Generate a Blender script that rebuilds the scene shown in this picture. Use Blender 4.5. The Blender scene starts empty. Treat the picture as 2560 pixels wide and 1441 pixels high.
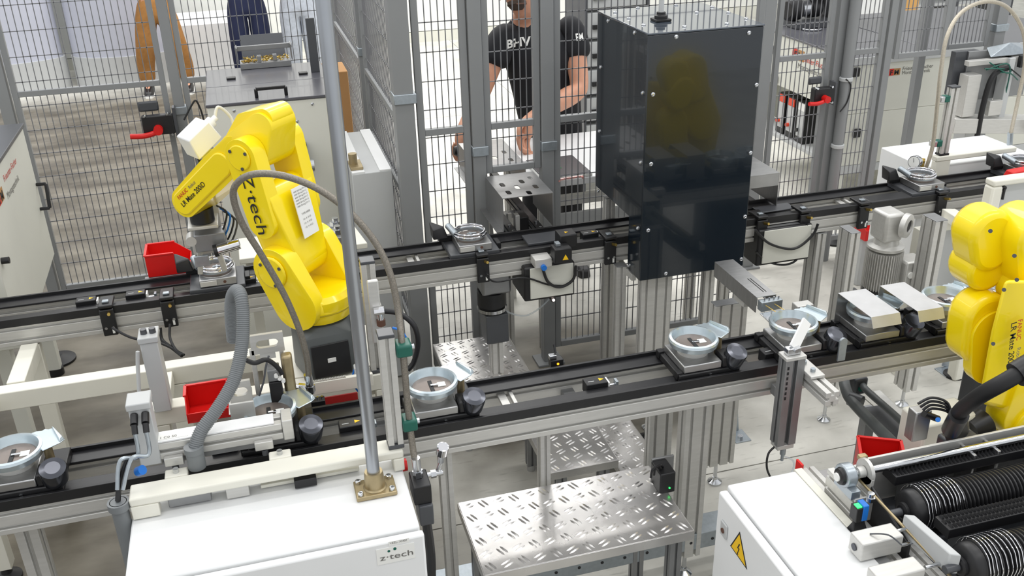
import bpy, bmesh, math, random
from mathutils import Vector, Matrix
random.seed(7)
V = Vector
S = bpy.context.scene
COL = S.collection
# ---------------------------------------------------------------- camera
CH = 2.5
RX = V((0.96200931, -0.27191492, -0.02450236))
RY = V((-0.139189, -0.41126367, -0.90082663))
RZ = V((0.23487127, 0.87001406, -0.43348705))
FP = 2389.97
cam = bpy.data.objects.new('camera', bpy.data.cameras.new('camera'))
COL.objects.link(cam)
cam.matrix_world = Matrix(((RX.x, -RY.x, -RZ.x, 0), (RX.y, -RY.y, -RZ.y, 0), (RX.z, -RY.z, -RZ.z, CH), (0, 0, 0, 1)))
cam.data.sensor_width = 36
cam.data.lens = FP / 2560 * 36
cam.data.clip_start = 0.05
S.camera = cam
# ---------------------------------------------------------------- light and exposure
w = bpy.data.worlds.new('hall_light'); S.world = w; w.use_nodes = True
w.node_tree.nodes['Background'].inputs[0].default_value = (0.96, 0.98, 1.0, 1)
w.node_tree.nodes['Background'].inputs[1].default_value = 0.8
def area(loc, sx, sy, power, rot=(0, 0, 0), col=(1, 0.985, 0.96)):
    l = bpy.data.lights.new('ceiling_light', 'AREA'); l.shape = 'RECTANGLE'; l.size = sx; l.size_y = sy
    l.energy = power; l.color = col
    o = bpy.data.objects.new('ceiling_light', l); o.location = loc; o.rotation_euler = rot; COL.objects.link(o)
for yy in (0.2, 3.2, 6.2, 9.4):
    area((-2.5, yy, 6.0), 5.0, 0.35, 40)
    area((4.0, yy, 6.0), 6.0, 0.35, 75)

area((0.8, 10.0, 5.6), 5.0, 3.0, 300)
S.view_settings.view_transform = 'Standard'; S.view_settings.look = 'None'
S.view_settings.gamma = 1; S.view_settings.exposure = 0.22; S.view_settings.use_curve_mapping = False
# ---------------------------------------------------------------- pixel (2560x1441) to point on a world plane
def A(px, py, x=None, y=None, z=None):
    d = RX * ((px - 1280) / FP) + RY * ((py - 720.5) / FP) + RZ
    if x is not None: t = x / d.x
    elif y is not None: t = y / d.y
    else: t = (z - CH) / d.z
    return V((d.x * t, d.y * t, CH + d.z * t))
# ---------------------------------------------------------------- materials
def lin(c):
    return tuple((v / 255 / 12.92 if v <= 10 else ((v / 255 + 0.055) / 1.055) ** 2.4) for v in c) + (1,)
def mat(name, c, rough=0.5, metal=0.0, noise=0.0, scale=40, bump=0.0, bscale=200, coat=0.0, emit=None, alpha=None, stretch=None, spec=None):
    m = bpy.data.materials.new(name); m.use_nodes = True
    nt = m.node_tree; b = nt.nodes['Principled BSDF']
    b.inputs['Roughness'].default_value = rough; b.inputs['Metallic'].default_value = metal
    b.inputs['Base Color'].default_value = lin(c)
    b.inputs['Coat Weight'].default_value = coat
    if spec is not None: b.inputs['Specular IOR Level'].default_value = spec
    if emit:
        b.inputs['Emission Color'].default_value = lin(c); b.inputs['Emission Strength'].default_value = emit
    if alpha is not None: b.inputs['Alpha'].default_value = alpha
    co = None
    if noise or bump:
        tc = nt.nodes.new('ShaderNodeTexCoord'); mp = nt.nodes.new('ShaderNodeMapping')
        nt.links.new(tc.outputs['Object'], mp.inputs[0]); co = mp.outputs[0]
        if stretch: mp.inputs['Scale'].default_value = stretch
    if noise:
        n = nt.nodes.new('ShaderNodeTexNoise'); n.inputs['Scale'].default_value = scale; n.inputs['Detail'].default_value = 6
        nt.links.new(co, n.inputs['Vector'])
        r = nt.nodes.new('ShaderNodeMapRange'); r.inputs['From Min'].default_value = 0.3; r.inputs['From Max'].default_value = 0.7
        r.inputs['To Min'].default_value = 1 - noise; r.inputs['To Max'].default_value = 1 + noise * 0.5
        nt.links.new(n.outputs['Fac'], r.inputs['Value'])
        mx = nt.nodes.new('ShaderNodeVectorMath'); mx.operation = 'SCALE'
        mx.inputs[0].default_value = lin(c)[:3]
        nt.links.new(r.outputs[0], mx.inputs['Scale']); nt.links.new(mx.outputs[0], b.inputs['Base Color'])
        r2 = nt.nodes.new('ShaderNodeMapRange'); r2.inputs['To Min'].default_value = max(0.02, rough - noise * 0.4); r2.inputs['To Max'].default_value = min(1, rough + noise * 0.4)
        nt.links.new(n.outputs['Fac'], r2.inputs['Value']); nt.links.new(r2.outputs[0], b.inputs['Roughness'])
    if bump:
        n2 = nt.nodes.new('ShaderNodeTexNoise'); n2.inputs['Scale'].default_value = bscale; n2.inputs['Detail'].default_value = 3
        nt.links.new(co, n2.inputs['Vector'])
        bp = nt.nodes.new('ShaderNodeBump'); bp.inputs['Strength'].default_value = bump; bp.inputs['Distance'].default_value = 0.002
        nt.links.new(n2.outputs['Fac'], bp.inputs['Height']); nt.links.new(bp.outputs[0], b.inputs['Normal'])
    return m
M = {}
M['alu'] = mat('anodised_aluminium', (204, 203, 199), 0.42, 0.45, 0.06, 14, stretch=(1, 8, 8))
M['alu_dark'] = mat('dull_aluminium', (150, 151, 152), 0.45, 0.75, 0.08, 20)
M['steel'] = mat('polished_steel', (205, 207, 210), 0.16, 1.0, 0.05, 30)
M['brushed'] = mat('brushed_steel', (176, 176, 176), 0.36, 0.9, 0.10, 18, stretch=(1, 6, 1))
M['hood'] = mat('bright_brushed_sheet', (200, 200, 201), 0.4, 0.5, 0.06, 20)
M['zinc'] = mat('galvanised_steel', (168, 176, 182), 0.34, 0.75, 0.10, 60)
M['plate'] = mat('tread_plate_aluminium', (205, 203, 201), 0.27, 0.85, 0.10, 7, bump=0.2, bscale=26)
M['chrome'] = mat('chrome', (225, 225, 228), 0.07, 1.0)
M['darkchrome'] = mat('dark_chrome', (84, 86, 92), 0.2, 0.9)
M['cream'] = mat('cream_powder_coat', (226, 224, 212), 0.45, 0, 0.03, 8, bump=0.05, bscale=500)
M['white'] = mat('white_powder_coat', (232, 233, 233), 0.42, 0, 0.02, 6, bump=0.05, bscale=600)
M['offwhite'] = mat('off_white_cabinet_paint', (212, 212, 202), 0.5, 0, 0.03, 5, bump=0.05, bscale=500)
M['ltgrey'] = mat('light_grey_paint', (188, 190, 190), 0.5, 0, 0.03, 8)
M['grey'] = mat('fence_grey_paint', (134, 136, 137), 0.45, 0.0, 0.04, 6)
M['wire'] = mat('fence_wire_grey', (120, 121, 124), 0.4, 0.2)
M['dkgrey'] = mat('dark_grey_paint', (72, 74, 78), 0.35, 0, 0.05, 8)
M['robotgrey'] = mat('robot_base_grey', (84, 88, 88), 0.45, 0, 0.05, 10)
M['navy'] = mat('dark_navy_gloss_panel', (17, 27, 36), 0.16, 0, 0.06, 3, coat=0.5)
M['black'] = mat('black_plastic', (26, 26, 28), 0.42, 0, 0.05, 30)
M['rubber'] = mat('black_rubber', (20, 20, 22), 0.55, 0, 0.05, 30)
M['belt'] = mat('black_belt', (24, 24, 27), 0.38, 0, 0.08, 50)
M['yellow'] = mat('robot_yellow_paint', (250, 222, 8), 0.28, 0, 0.02, 6, coat=0.35)
M['red'] = mat('red_plastic', (214, 22, 18), 0.4, 0, 0.03, 20)
M['orange'] = mat('orange_red', (226, 70, 40), 0.5)
M['green'] = mat('green_plastic', (14, 92, 78), 0.4, 0, 0.05, 20)
M['brass'] = mat('bronze_brass', (172, 156, 122), 0.4, 0.75, 0.12, 30)
M['gold'] = mat('brass_fitting', (196, 168, 92), 0.3, 0.9)
M['blue'] = mat('blue_plastic', (20, 110, 200), 0.4)
M['label'] = mat('white_label', (236, 236, 232), 0.5)
M['warn'] = mat('warning_yellow', (244, 196, 20), 0.45)
M['ink'] = mat('black_print', (25, 25, 28), 0.5)
M['redink'] = mat('red_print', (200, 50, 35), 0.5)
M['greyink'] = mat('grey_print', (110, 108, 104), 0.5)
M['hosegrey'] = mat('grey_corrugated_plastic', (116, 120, 122), 0.45, 0, 0.04, 20)
M['braid'] = mat('braided_steel_hose', (140, 134, 124), 0.42, 0.6, 0.3, 260, bump=0.6, bscale=500)
M['glassy'] = mat('grey_gloss_lid', (84, 84, 90), 0.28, 0.0, 0.03, 5, coat=0.12)
M['skin'] = mat('skin', (206, 150, 122), 0.5, 0, 0.05, 40)
M['shirt'] = mat('black_cotton', (22, 23, 28), 0.85, 0, 0.12, 12, bump=0.2, bscale=30)
M['jeans'] = mat('navy_denim', (26, 34, 66), 0.85, 0, 0.15, 60)
M['ltjeans'] = mat('pale_grey_denim', (176, 182, 192), 0.85, 0, 0.15, 25)
M['tan'] = mat('tan_cotton', (160, 112, 58), 0.85, 0, 0.15, 25)
M['leather'] = mat('brown_leather', (92, 62, 48), 0.6)
M['hair'] = mat('brown_hair', (60, 45, 34), 0.7)
M['cardboard'] = mat('cardboard', (176, 132, 84), 0.8)
M['wood'] = mat('pale_orange_wood', (214, 164, 96), 0.6)
M['curtain'] = mat('pale_grey_sheet', (190, 193, 206), 0.5, 0, 0.05, 2)
M['clear'] = mat('clear_tube', (210, 220, 225), 0.15, 0, alpha=0.35)
M['led_green'] = mat('green_light', (40, 230, 90), 0.5, emit=2.5)
M['led_orange'] = mat('orange_light', (255, 150, 30), 0.5, emit=2.5)
M['led_white'] = mat('white_light', (255, 235, 225), 0.5, emit=4)
M['screen'] = mat('blue_grey_panel', (120, 140, 158), 0.3)
# ---------------------------------------------------------------- mesh builder
class MB:
    def __init__(s): s.v = []; s.f = []; s.sm = []; s.m = Matrix()
    def add(s, vs, fs, smooth=False):
        n = len(s.v)
        for p in vs: s.v.append(tuple(s.m @ V(p)))
        for f in fs: s.f.append(tuple(i + n for i in f)); s.sm.append(smooth)
        return s
    def box(s, x0, x1, y0, y1, z0, z1):
        if x0 > x1: x0, x1 = x1, x0
        if y0 > y1: y0, y1 = y1, y0
        if z0 > z1: z0, z1 = z1, z0
        return s.add([(x0, y0, z0), (x1, y0, z0), (x1, y1, z0), (x0, y1, z0), (x0, y0, z1), (x1, y0, z1), (x1, y1, z1), (x0, y1, z1)],
                     [(3, 2, 1, 0), (4, 5, 6, 7), (0, 1, 5, 4), (1, 2, 6, 5), (2, 3, 7, 6), (3, 0, 4, 7)])
    def fr(s, p0, p1, up=None):
        d = (V(p1) - V(p0)).normalized()
        u = V(up) if up is not None else (V((0, 0, 1)) if abs(d.z) < 0.9 else V((0, 1, 0)))
        side = d.cross(u).normalized(); u2 = side.cross(d).normalized()
        return d, side, u2
    def bar(s, p0, p1, w, h, up=None):      # box beam between two points, centred on the line
        d, a, b = s.fr(p0, p1, up); vs = []
        for p in (V(p0), V(p1)):
            for i, j in ((-1, -1), (1, -1), (1, 1), (-1, 1)): vs.append(p + a * (i * w / 2) + b * (j * h / 2))
        return s.add(vs, [(3, 2, 1, 0), (4, 5, 6, 7), (0, 1, 5, 4), (1, 2, 6, 5), (2, 3, 7, 6), (3, 0, 4, 7)])
    def loft(s, rings, smooth=True, caps=True, closed=False):
        n = len(rings[0]); vs = [p for r in rings for p in r]; fs = []
        k = len(rings)
        for i in range(k if closed else k - 1):
            for j in range(n):
                fs.append((i * n + j, i * n + (j + 1) % n, ((i + 1) % k) * n + (j + 1) % n, ((i + 1) % k) * n + j))
        s.add(vs, fs, smooth)
        if caps and not closed:
            s.add(rings[0], [tuple(range(n))[::-1]]); s.add(rings[-1], [tuple(range(n))])
        return s
    def cyl(s, p0, p1, r, r1=None, n=20, caps=True):
        d, a, b = s.fr(p0, p1); r1 = r if r1 is None else r1
        rings = [[V(p) + (a * math.cos(t) + b * math.sin(t)) * rr for t in [2 * math.pi * i / n for i in range(n)]] for p, rr in ((p0, r), (p1, r1))]
        return s.loft(rings, True, caps)
    def turn(s, p0, axis, prof, n=24, caps=True):       # lathe: prof = [(distance along axis, radius)]
        p0 = V(p0); d = V(axis).normalized(); _, a, b = s.fr(p0, p0 + d)
        return s.loft([[p0 + d * h + (a * math.cos(2 * math.pi * i / n) + b * math.sin(2 * math.pi * i / n)) * max(r, 1e-5) for i in range(n)] for h, r in prof], True, caps)
    def tube(s, pts, r, n=10, rfun=None, closed=False):
        pts = [V(p) for p in pts]; k = len(pts); rings = []; pu = None
        for i, p in enumerate(pts):
            if closed: t = pts[(i + 1) % k] - pts[i - 1]
            else: t = pts[min(i + 1, k - 1)] - pts[max(i - 1, 0)]
            t.normalize()
            if pu is None: u = t.orthogonal().normalized()
            else: u = (pu - t * pu.dot(t)).normalized()
            pu = u; v = t.cross(u); rr = rfun(i) if rfun else r
            rings.append([p + (u * math.cos(2 * math.pi * j / n) + v * math.sin(2 * math.pi * j / n)) * rr for j in range(n)])
        return s.loft(rings, True, True, closed)
    def ring(s, c, axis, R, r, n=40, m=10):
        d = V(axis).normalized(); _, a, b = s.fr(c, V(c) + d)
        return s.tube([V(c) + (a * math.cos(2 * math.pi * i / n) + b * math.sin(2 * math.pi * i / n)) * R for i in range(n)], r, m, closed=True)
    def band(s, c, axis, R0, R1, h, n=40):              # flat-walled ring, from R0 to R1, height h
        d = V(axis).normalized(); c = V(c); _, a, b = s.fr(c, c + d); rings = []
        for i in range(n):
            e = a * math.cos(2 * math.pi * i / n) + b * math.sin(2 * math.pi * i / n)
            rings.append([c + e * R0, c + e * R1, c + e * R1 + d * h, c + e * R0 + d * h])
        return s.loft(rings, False, False, True)
    def prism(s, poly, p, ex, ey, t):                   # 2D outline in plane (ex, ey) at p, thickness vector t
        p, ex, ey, t = V(p), V(ex), V(ey), V(t); n = len(poly)
        lo = [p + ex * a + ey * b for a, b in poly]; hi = [q + t for q in lo]
        fs = [(i, (i + 1) % n, n + (i + 1) % n, n + i) for i in range(n)] + [tuple(range(n))[::-1], tuple(range(n, 2 * n))]
        if ex.cross(ey).dot(t) < 0: fs = [f[::-1] for f in fs]
        return s.add(lo + hi, fs)
    def hull(s, pts, smooth=False):
        bm = bmesh.new()
        for p in pts: bm.verts.new(p)
        r = bmesh.ops.convex_hull(bm, input=bm.verts)
        bmesh.ops.delete(bm, geom=[v for v in bm.verts if not v.link_faces], context='VERTS')
        bmesh.ops.dissolve_limit(bm, angle_limit=0.02, verts=bm.verts, edges=bm.edges)
        bm.verts.index_update()
        s.add([v.co.copy() for v in bm.verts], [tuple(v.index for v in f.verts) for f in bm.faces], smooth); bm.free()
        return s
    def sph(s, c, r, n=12):
        c = V(c); return s.turn(c - V((0, 0, r)), (0, 0, 1), [(r - r * math.cos(math.pi * i / n), r * math.sin(math.pi * i / n)) for i in range(n + 1)], n * 2, False)
    def prof(s, p0, p1, wd, ht, up=None, slot=None):     # slotted aluminium extrusion
        d, a, b = s.fr(p0, p1, up); u = slot or min(wd, ht); nx = max(1, round(wd / u)); ny = max(1, round(ht / u))
        def side(L, n):
            o = []; c = L / n; g = c * 0.11; dp = c * 0.26
            for i in range(n):
                m = -L / 2 + c * (i + 0.5)
                o += [(m - g, 0), (m - g, dp), (m + g, dp), (m + g, 0)]
            return o
        poly = [(-wd / 2, -ht / 2)] + [(x, -ht / 2 + q) for x, q in side(wd, nx)]
        poly += [(wd / 2, -ht / 2)] + [(wd / 2 - q, x) for x, q in side(ht, ny)]
        poly += [(wd / 2, ht / 2)] + [(-x, ht / 2 - q) for x, q in side(wd, nx)]
        poly += [(-wd / 2, ht / 2)] + [(-wd / 2 + q, -x) for x, q in side(ht, ny)]
        return s.prism(poly, p0, a, b, V(p1) - V(p0))
def circ(c, axis, r, n=20):
    d = V(axis).normalized(); a = d.orthogonal().normalized(); b = d.cross(a)
    return [V(c) + (a * math.cos(2 * math.pi * i / n) + b * math.sin(2 * math.pi * i / n)) * r for i in range(n)]
W = {}
def mesh_of(name, mb, mt, inv, bevel=0, ang=35):
    me = bpy.data.meshes.new(name)
    me.from_pydata([tuple(inv @ V(p)) for p in mb.v], [], mb.f)
    me.polygons.foreach_set('use_smooth', [True] * len(mb.f))
    me.materials.append(M[mt] if isinstance(mt, str) else mt)
    bm = bmesh.new(); bm.from_mesh(me); bmesh.ops.recalc_face_normals(bm, faces=bm.faces); bm.to_mesh(me); bm.free()
    me.set_sharp_from_angle(angle=math.radians(ang))
    return me
def bev(o, wd):
    if wd:
        b = o.modifiers.new('bevel', 'BEVEL'); b.width = wd; b.segments = 2; b.limit_method = 'ANGLE'; b.angle_limit = math.radians(38); b.harden_normals = False
def thing(name, label, cat, loc=(0, 0, 0), group=None, rz=0):
    o = bpy.data.objects.new(name, None); COL.objects.link(o); o.location = loc; o.rotation_euler = (0, 0, rz)
    o.empty_display_size = 0.05
    o['label'] = label; o['category'] = cat
    if group: o['group'] = group
    W[o.name] = Matrix.Translation(V(loc)) @ Matrix.Rotation(rz, 4, 'Z')
    return o
def part(par, name, mb, mt, bevel=0, label=None, ang=35):
    Wm = W[par.name]; o = bpy.data.objects.new(name, mesh_of(name, mb, mt, Wm.inverted(), ang=ang)); COL.objects.link(o)
    o.parent = par; W[o.name] = Wm
    if label: o['label'] = label
    bev(o, bevel); return o
def solo(name, label, cat, mb, mt, group=None, bevel=0, kind=None):
    xs = [p[0] for p in mb.v]; ys = [p[1] for p in mb.v]; zs = [p[2] for p in mb.v]
    L = Matrix.Translation(V(((min(xs) + max(xs)) / 2, (min(ys) + max(ys)) / 2, min(zs))))
    o = bpy.data.objects.new(name, mesh_of(name, mb, mt, L.inverted())); COL.objects.link(o); o.matrix_world = L
    W[o.name] = L
    if kind: o['kind'] = kind
    if label: o['label'] = label
    if cat: o['category'] = cat
    if group: o['group'] = group
    bev(o, bevel); return o
def share(par, src, name, loc):      # cheap repeat of a part, sharing its mesh
    o = bpy.data.objects.new(name, src.data); COL.objects.link(o); o.parent = par; o.location = loc; return o
def dup(root, loc, rz=0, label=None):
    def cp(o, par):
        c = o.copy(); COL.objects.link(c)
        if par: c.parent = par
        for ch in [k for k in o.children]: cp(ch, c)
        return c
    r = cp(root, None); r.location = loc; r.rotation_euler = (0, 0, rz)
    if label: r['label'] = label
    return r
def text(par, s, p, ex, ey, size, mt='ink', lift=0.0008, name='lettering', bold=0.0, sx=1.0, align='LEFT', sub=None):
    c = bpy.data.curves.new('t', 'FONT'); c.body = s; c.size = 1; c.offset = bold; c.align_x = align
    o = bpy.data.objects.new('t', c); COL.objects.link(o)
    bpy.context.view_layer.update()
    me = bpy.data.meshes.new_from_object(o.evaluated_get(bpy.context.evaluated_depsgraph_get()))
    bpy.data.objects.remove(o)
    ex = V(ex).normalized(); ey = V(ey).normalized(); n = ex.cross(ey).normalized(); p = V(p) + n * lift
    inv = W[par.name].inverted()
    for v in me.vertices: v.co = inv @ (p + ex * (v.co.x * size * sx) + ey * (v.co.y * size))
    me.materials.clear(); me.materials.append(M[mt])
    me.name = name; q = bpy.data.objects.new(name, me); COL.objects.link(q); q.parent = par; W[q.name] = W[par.name]
    return q
def bez(pts, n=8):          # smooth curve through points
    P = [V(p) for p in pts]; out = []
    for i in range(len(P) - 1):
        p0 = P[max(i - 1, 0)]; p1 = P[i]; p2 = P[i + 1]; p3 = P[min(i + 2, len(P) - 1)]
        for k in range(n):
            t = k / n
            out.append(0.5 * ((2 * p1) + (p2 - p0) * t + (2 * p0 - 5 * p1 + 4 * p2 - p3) * t * t + (3 * p1 - p0 - 3 * p2 + p3) * t ** 3))
    out.append(P[-1]); return out
# ================================================================ SETTING
def floor_mat():
    m = mat('concrete_floor', (205, 204, 198), 0.55); nt = m.node_tree; b = nt.nodes['Principled BSDF']; L = nt.links.new
    tc = nt.nodes.new('ShaderNodeTexCoord')
    def noise(sc, det, st=None):
        n = nt.nodes.new('ShaderNodeTexNoise'); n.inputs['Scale'].default_value = sc; n.inputs['Detail'].default_value = det
        mp = nt.nodes.new('ShaderNodeMapping'); mp.inputs['Scale'].default_value = st or (1, 1, 1)
        L(tc.outputs['Object'], mp.inputs[0]); L(mp.outputs[0], n.inputs['Vector']); return n.outputs['Fac']
    def mr(v, a, b_, c, d):
        r = nt.nodes.new('ShaderNodeMapRange'); r.inputs[1].default_value = a; r.inputs[2].default_value = b_; r.inputs[3].default_value = c; r.inputs[4].default_value = d
        L(v, r.inputs[0]); return r.outputs[0]
    def mth(op, a, b_):
        n = nt.nodes.new('ShaderNodeMath'); n.operation = op
        for i, q in enumerate((a, b_)):
            if isinstance(q, (int, float)): n.inputs[i].default_value = q
            else: L(q, n.inputs[i])
        return n.outputs[0]
    def mix(f, c1, c2):
        n = nt.nodes.new('ShaderNodeMix'); n.data_type = 'RGBA'; L(f, n.inputs[0])
        for i, q in ((6, c1), (7, c2)):
            if isinstance(q, tuple): n.inputs[i].default_value = q
            else: L(q, n.inputs[i])
        return n.outputs[2]
    sx = nt.nodes.new('ShaderNodeSeparateXYZ'); L(tc.outputs['Object'], sx.inputs[0])
    worn = mix(mr(noise(2.2, 8, (1, 2.2, 1)), 0.35, 0.68, 0, 1), lin((76, 70, 58)), lin((122, 116, 103)))     # worn brown concrete on the left, reused for painted shade below the rear conveyor
    n2 = mr(noise(3.5, 9), 0.35, 0.75, 0, 1)
    clean = mix(n2, lin((214, 212, 204)), lin((176, 174, 166)))
    scr = mr(noise(9, 10, (1, 5, 1)), 0.60, 0.72, 0, 0.45)
    clean = mix(scr, clean, lin((134, 132, 126)))
    edge = mth('ADD', sx.outputs['X'], mr(noise(1.3, 5), 0, 1, -0.5, 0.5))
    f = mr(edge, 0.15, 0.75, 0, 1)
    far = mr(mth('ADD', sx.outputs['Y'], mr(noise(0.8, 4), 0, 1, -0.6, 0.6)), 10.6, 11.4, 0, 1)
    f = mth('MAXIMUM', f, far)
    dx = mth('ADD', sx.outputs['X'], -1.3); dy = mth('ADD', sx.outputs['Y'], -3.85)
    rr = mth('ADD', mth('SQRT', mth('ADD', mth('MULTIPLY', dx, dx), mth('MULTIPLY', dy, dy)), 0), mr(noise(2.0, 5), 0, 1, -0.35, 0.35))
    f = mth('MULTIPLY', f, mr(rr, 0.5, 0.9, 0.1, 1))  # brown floor with the rear conveyor's shade painted in as a blurred patch
    L(mix(f, worn, clean), b.inputs['Base Color'])  # worn is also the painted shade below the rear conveyor
    L(mr(noise(6, 6), 0.3, 0.7, 0.35, 0.6), b.inputs['Roughness'])
    return m
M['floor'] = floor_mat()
def struct(name, mb, mt, par=None):
    if par is None: return solo(name, None, None, mb, mt, kind='structure')
    return part(par, name, mb, mt)
fl = solo('floor', None, None, MB().box(-9, 14, -3, 18, -0.12, -0.012), 'dkgrey', kind='structure')
JY = A(1990, 1143, z=0).y
for x0, x1 in ((-9, -3.4), (-3.394, 2.62), (2.626, 8.6), (8.606, 14)):
    for y0, y1 in ((-3, JY), (JY + 0.006, 8.9), (8.906, 18)):
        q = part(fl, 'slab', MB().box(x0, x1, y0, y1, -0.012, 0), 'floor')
        for v in q.data.vertices: pass
# slabs carry world coordinates for their texture
for q in [o for o in fl.children]:
    off = W['floor'].translation
    q.data.transform(Matrix.Translation(off)); q.location = -off
WY = 12.6
mb = MB().box(-9, 14, WY, WY + 0.2, 0, 6)
M['wall'] = mat('white_wall_panel', (226, 227, 222), 0.6, 0, 0.03, 2)
wb = struct('wall_back', mb, 'wall')
for k in range(-6, 12):
    part(wb, 'wall_panel', MB().box(k * 1.2 + 0.003, k * 1.2 + 1.197, WY - 0.03, WY, 0.14, 5.9), 'wall')
struct('baseboard_back', MB().box(-9, 14, WY - 0.05, WY, 0, 0.13), 'offwhite')
# big pale columns / sheeting at the far left
for i, (x0, x1) in enumerate(((-3.9, -1.95), (-1.85, -0.72))):
    pts = []; n = 24; w0 = x1 - x0
    mb = MB(); cx = (x0 + x1) / 2
    outline = [(w0 / 2 * math.cos(t) , 0.34 * math.sin(t)) for t in [math.pi * 2 * k / 40 for k in range(40)]]
    mb.prism(outline, (cx, 11.7, 0), (1, 0, 0), (0, 1, 0), (0, 0, 3.4))
    t = thing('column_cladding', ['wide pale grey clad column standing at the far left wall', 'narrower pale grey clad column left of the person in tan trousers'][i], 'column', (cx, 11.7, 0), 'clad columns at the back wall')
    part(t, 'cladding', mb, 'curtain')
    mb = MB().prism([(a * 1.03, b * 1.06) for a, b in outline], (cx, 11.7, 0), (1, 0, 0), (0, 1, 0), (0, 0, 0.34))
    part(t, 'skirting', mb, 'ltgrey')

# ================================================================ FENCES
def meshgrid(par, p0, p1, z0, z1, px=0.031, pz=0.135, r=0.0021):
    """wire grid in the vertical plane from p0 to p1"""
    p0 = V((p0[0], p0[1], 0)); p1 = V((p1[0], p1[1], 0)); L = (p1 - p0).length; d = (p1 - p0) / L
    mb = MB(); n = int(L / px)
    for i in range(1, n + 1):
        q = p0 + d * (i * L / (n + 1)); mb.bar(q + V((0, 0, z0)), q + V((0, 0, z1)), 2 * r, 2 * r, up=(0, 1, 0.01))
    k = int((z1 - z0) / pz)
    for i in range(1, k + 1):
        z = z0 + i * (z1 - z0) / (k + 1); mb.bar(p0 + V((0, 0, z)), p1 + V((0, 0, z)), 2 * r, 2 * r)
    o = part(par, 'wire_mesh', mb, 'wire'); o['kind'] = 'stuff'
def panel(name, label, p0, p1, z0, z1, rails=(1.28,), fw=0.03, group='mesh safety fence panels', px=0.031):
    P0 = V((p0[0], p0[1], 0)); P1 = V((p1[0], p1[1], 0))
    t = thing(name, label, 'fence', (P0 + P1) / 2 + V((0, 0, z0)), group)
    d = (P1 - P0).normalized()
    for q in (P0 + d * fw / 2, P1 - d * fw / 2):
        part(t, 'frame_upright', MB().bar(q + V((0, 0, z0)), q + V((0, 0, z1)), fw, fw, up=(0, 1, 0)), 'grey', 0.002)
    for z in [z0 + fw / 2, z1 - fw / 2] + list(rails):
        part(t, 'frame_rail', MB().bar(P0 + d * fw + V((0, 0, z)), P1 - d * fw + V((0, 0, z)), fw, fw), 'grey', 0.002)
    meshgrid(t, P0 + d * fw, P1 - d * fw, z0 + fw, z1 - fw, px)
    return t
def post(label, x, y, z1=2.4, wd=0.06, clampz=None, group='fence posts'):
    t = thing('fence_post', label, 'post', (x, y, 0), group)
    part(t, 'upright', MB().box(x - wd / 2, x + wd / 2, y - wd / 2, y + wd / 2, 0.012, z1), 'grey', 0.003)
    part(t, 'foot_plate', MB().box(x - 0.07, x + 0.07, y - 0.06, y + 0.06, 0, 0.012), 'grey', 0.002)
    for cz in clampz or ():
        part(t, 'clamp', MB().box(x - wd / 2 - 0.004, x + wd / 2 + 0.012, y - wd / 2 - 0.008, y + wd / 2 + 0.004, cz - 0.022, cz + 0.022), 'zinc', 0.003, label='shiny zinc clamp')
    return t
FY = 4.12
post('grey fence post standing left of the slotted steel tunnel', A(1190, 250, y=FY).x, FY, clampz=(1.175, 0.42))
post('grey fence post right of the slotted tunnel, beside the black tower', A(1365, 250, y=FY).x, FY, clampz=(1.165,))
post('broad grey corner post where side fence meets centre fence', A(1018, 400, y=FY).x, FY, wd=0.085, clampz=(1.45,))
xp1, xp2 = A(1190, 250, y=FY).x, A(1365, 250, y=FY).x
panel('mesh_fence', 'tall narrow mesh panel between corner post and tunnel post', (A(1033, 250, y=FY).x + 0.012, FY), (xp1 - 0.035, FY), 0.08, 2.3)
panel('mesh_fence', 'short mesh panel above the slotted steel tunnel', (xp1 + 0.033, FY), (xp2 - 0.033, FY), A(1280, 425, y=FY).z, 2.3)
panel('mesh_fence', 'wide mesh panel behind the black tower', (xp2 + 0.035, FY), (A(1930, 300, y=FY).x - 0.1, FY), 0.08, 2.3)
# side fence running back
sx = 0.64
panel('mesh_fence', 'mesh panel running back from the corner post, seen edge on', (sx, FY + 0.07), (sx, 5.35), 0.2, 2.3, rails=(1.31, 0.95), px=0.04)
post('grey post at the far end of the side fence, behind the steel pipe', sx, 5.42, clampz=(1.4,))
panel('mesh_fence', 'far mesh panel of the side fence, beyond its back post', (sx, 5.5), (sx, 6.9), 0.2, 2.3, rails=(1.31,), px=0.05)
# left fence
LY = 5.6
xl0, xl1, xl2 = A(8, 230, y=LY).x, A(437, 200, y=LY).x, A(838, 100, y=LY).x
post('grey fence post at the left edge above the off white cabinet', xl0, LY)
post('grey fence post carrying the red handled latch, left of the hopper machine', xl1, LY, wd=0.055, clampz=(1.12,))
panel('mesh_gate', 'large mesh gate left of the latch post', (xl0 + 0.04, LY), (xl1 - 0.05, LY), 0.12, 2.3, px=0.036)
panel('mesh_fence', 'mesh panel behind the hopper machine, right of the latch post', (xl1 + 0.035, LY), (xl2, LY), 0.12, 2.3, px=0.036)
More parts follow.
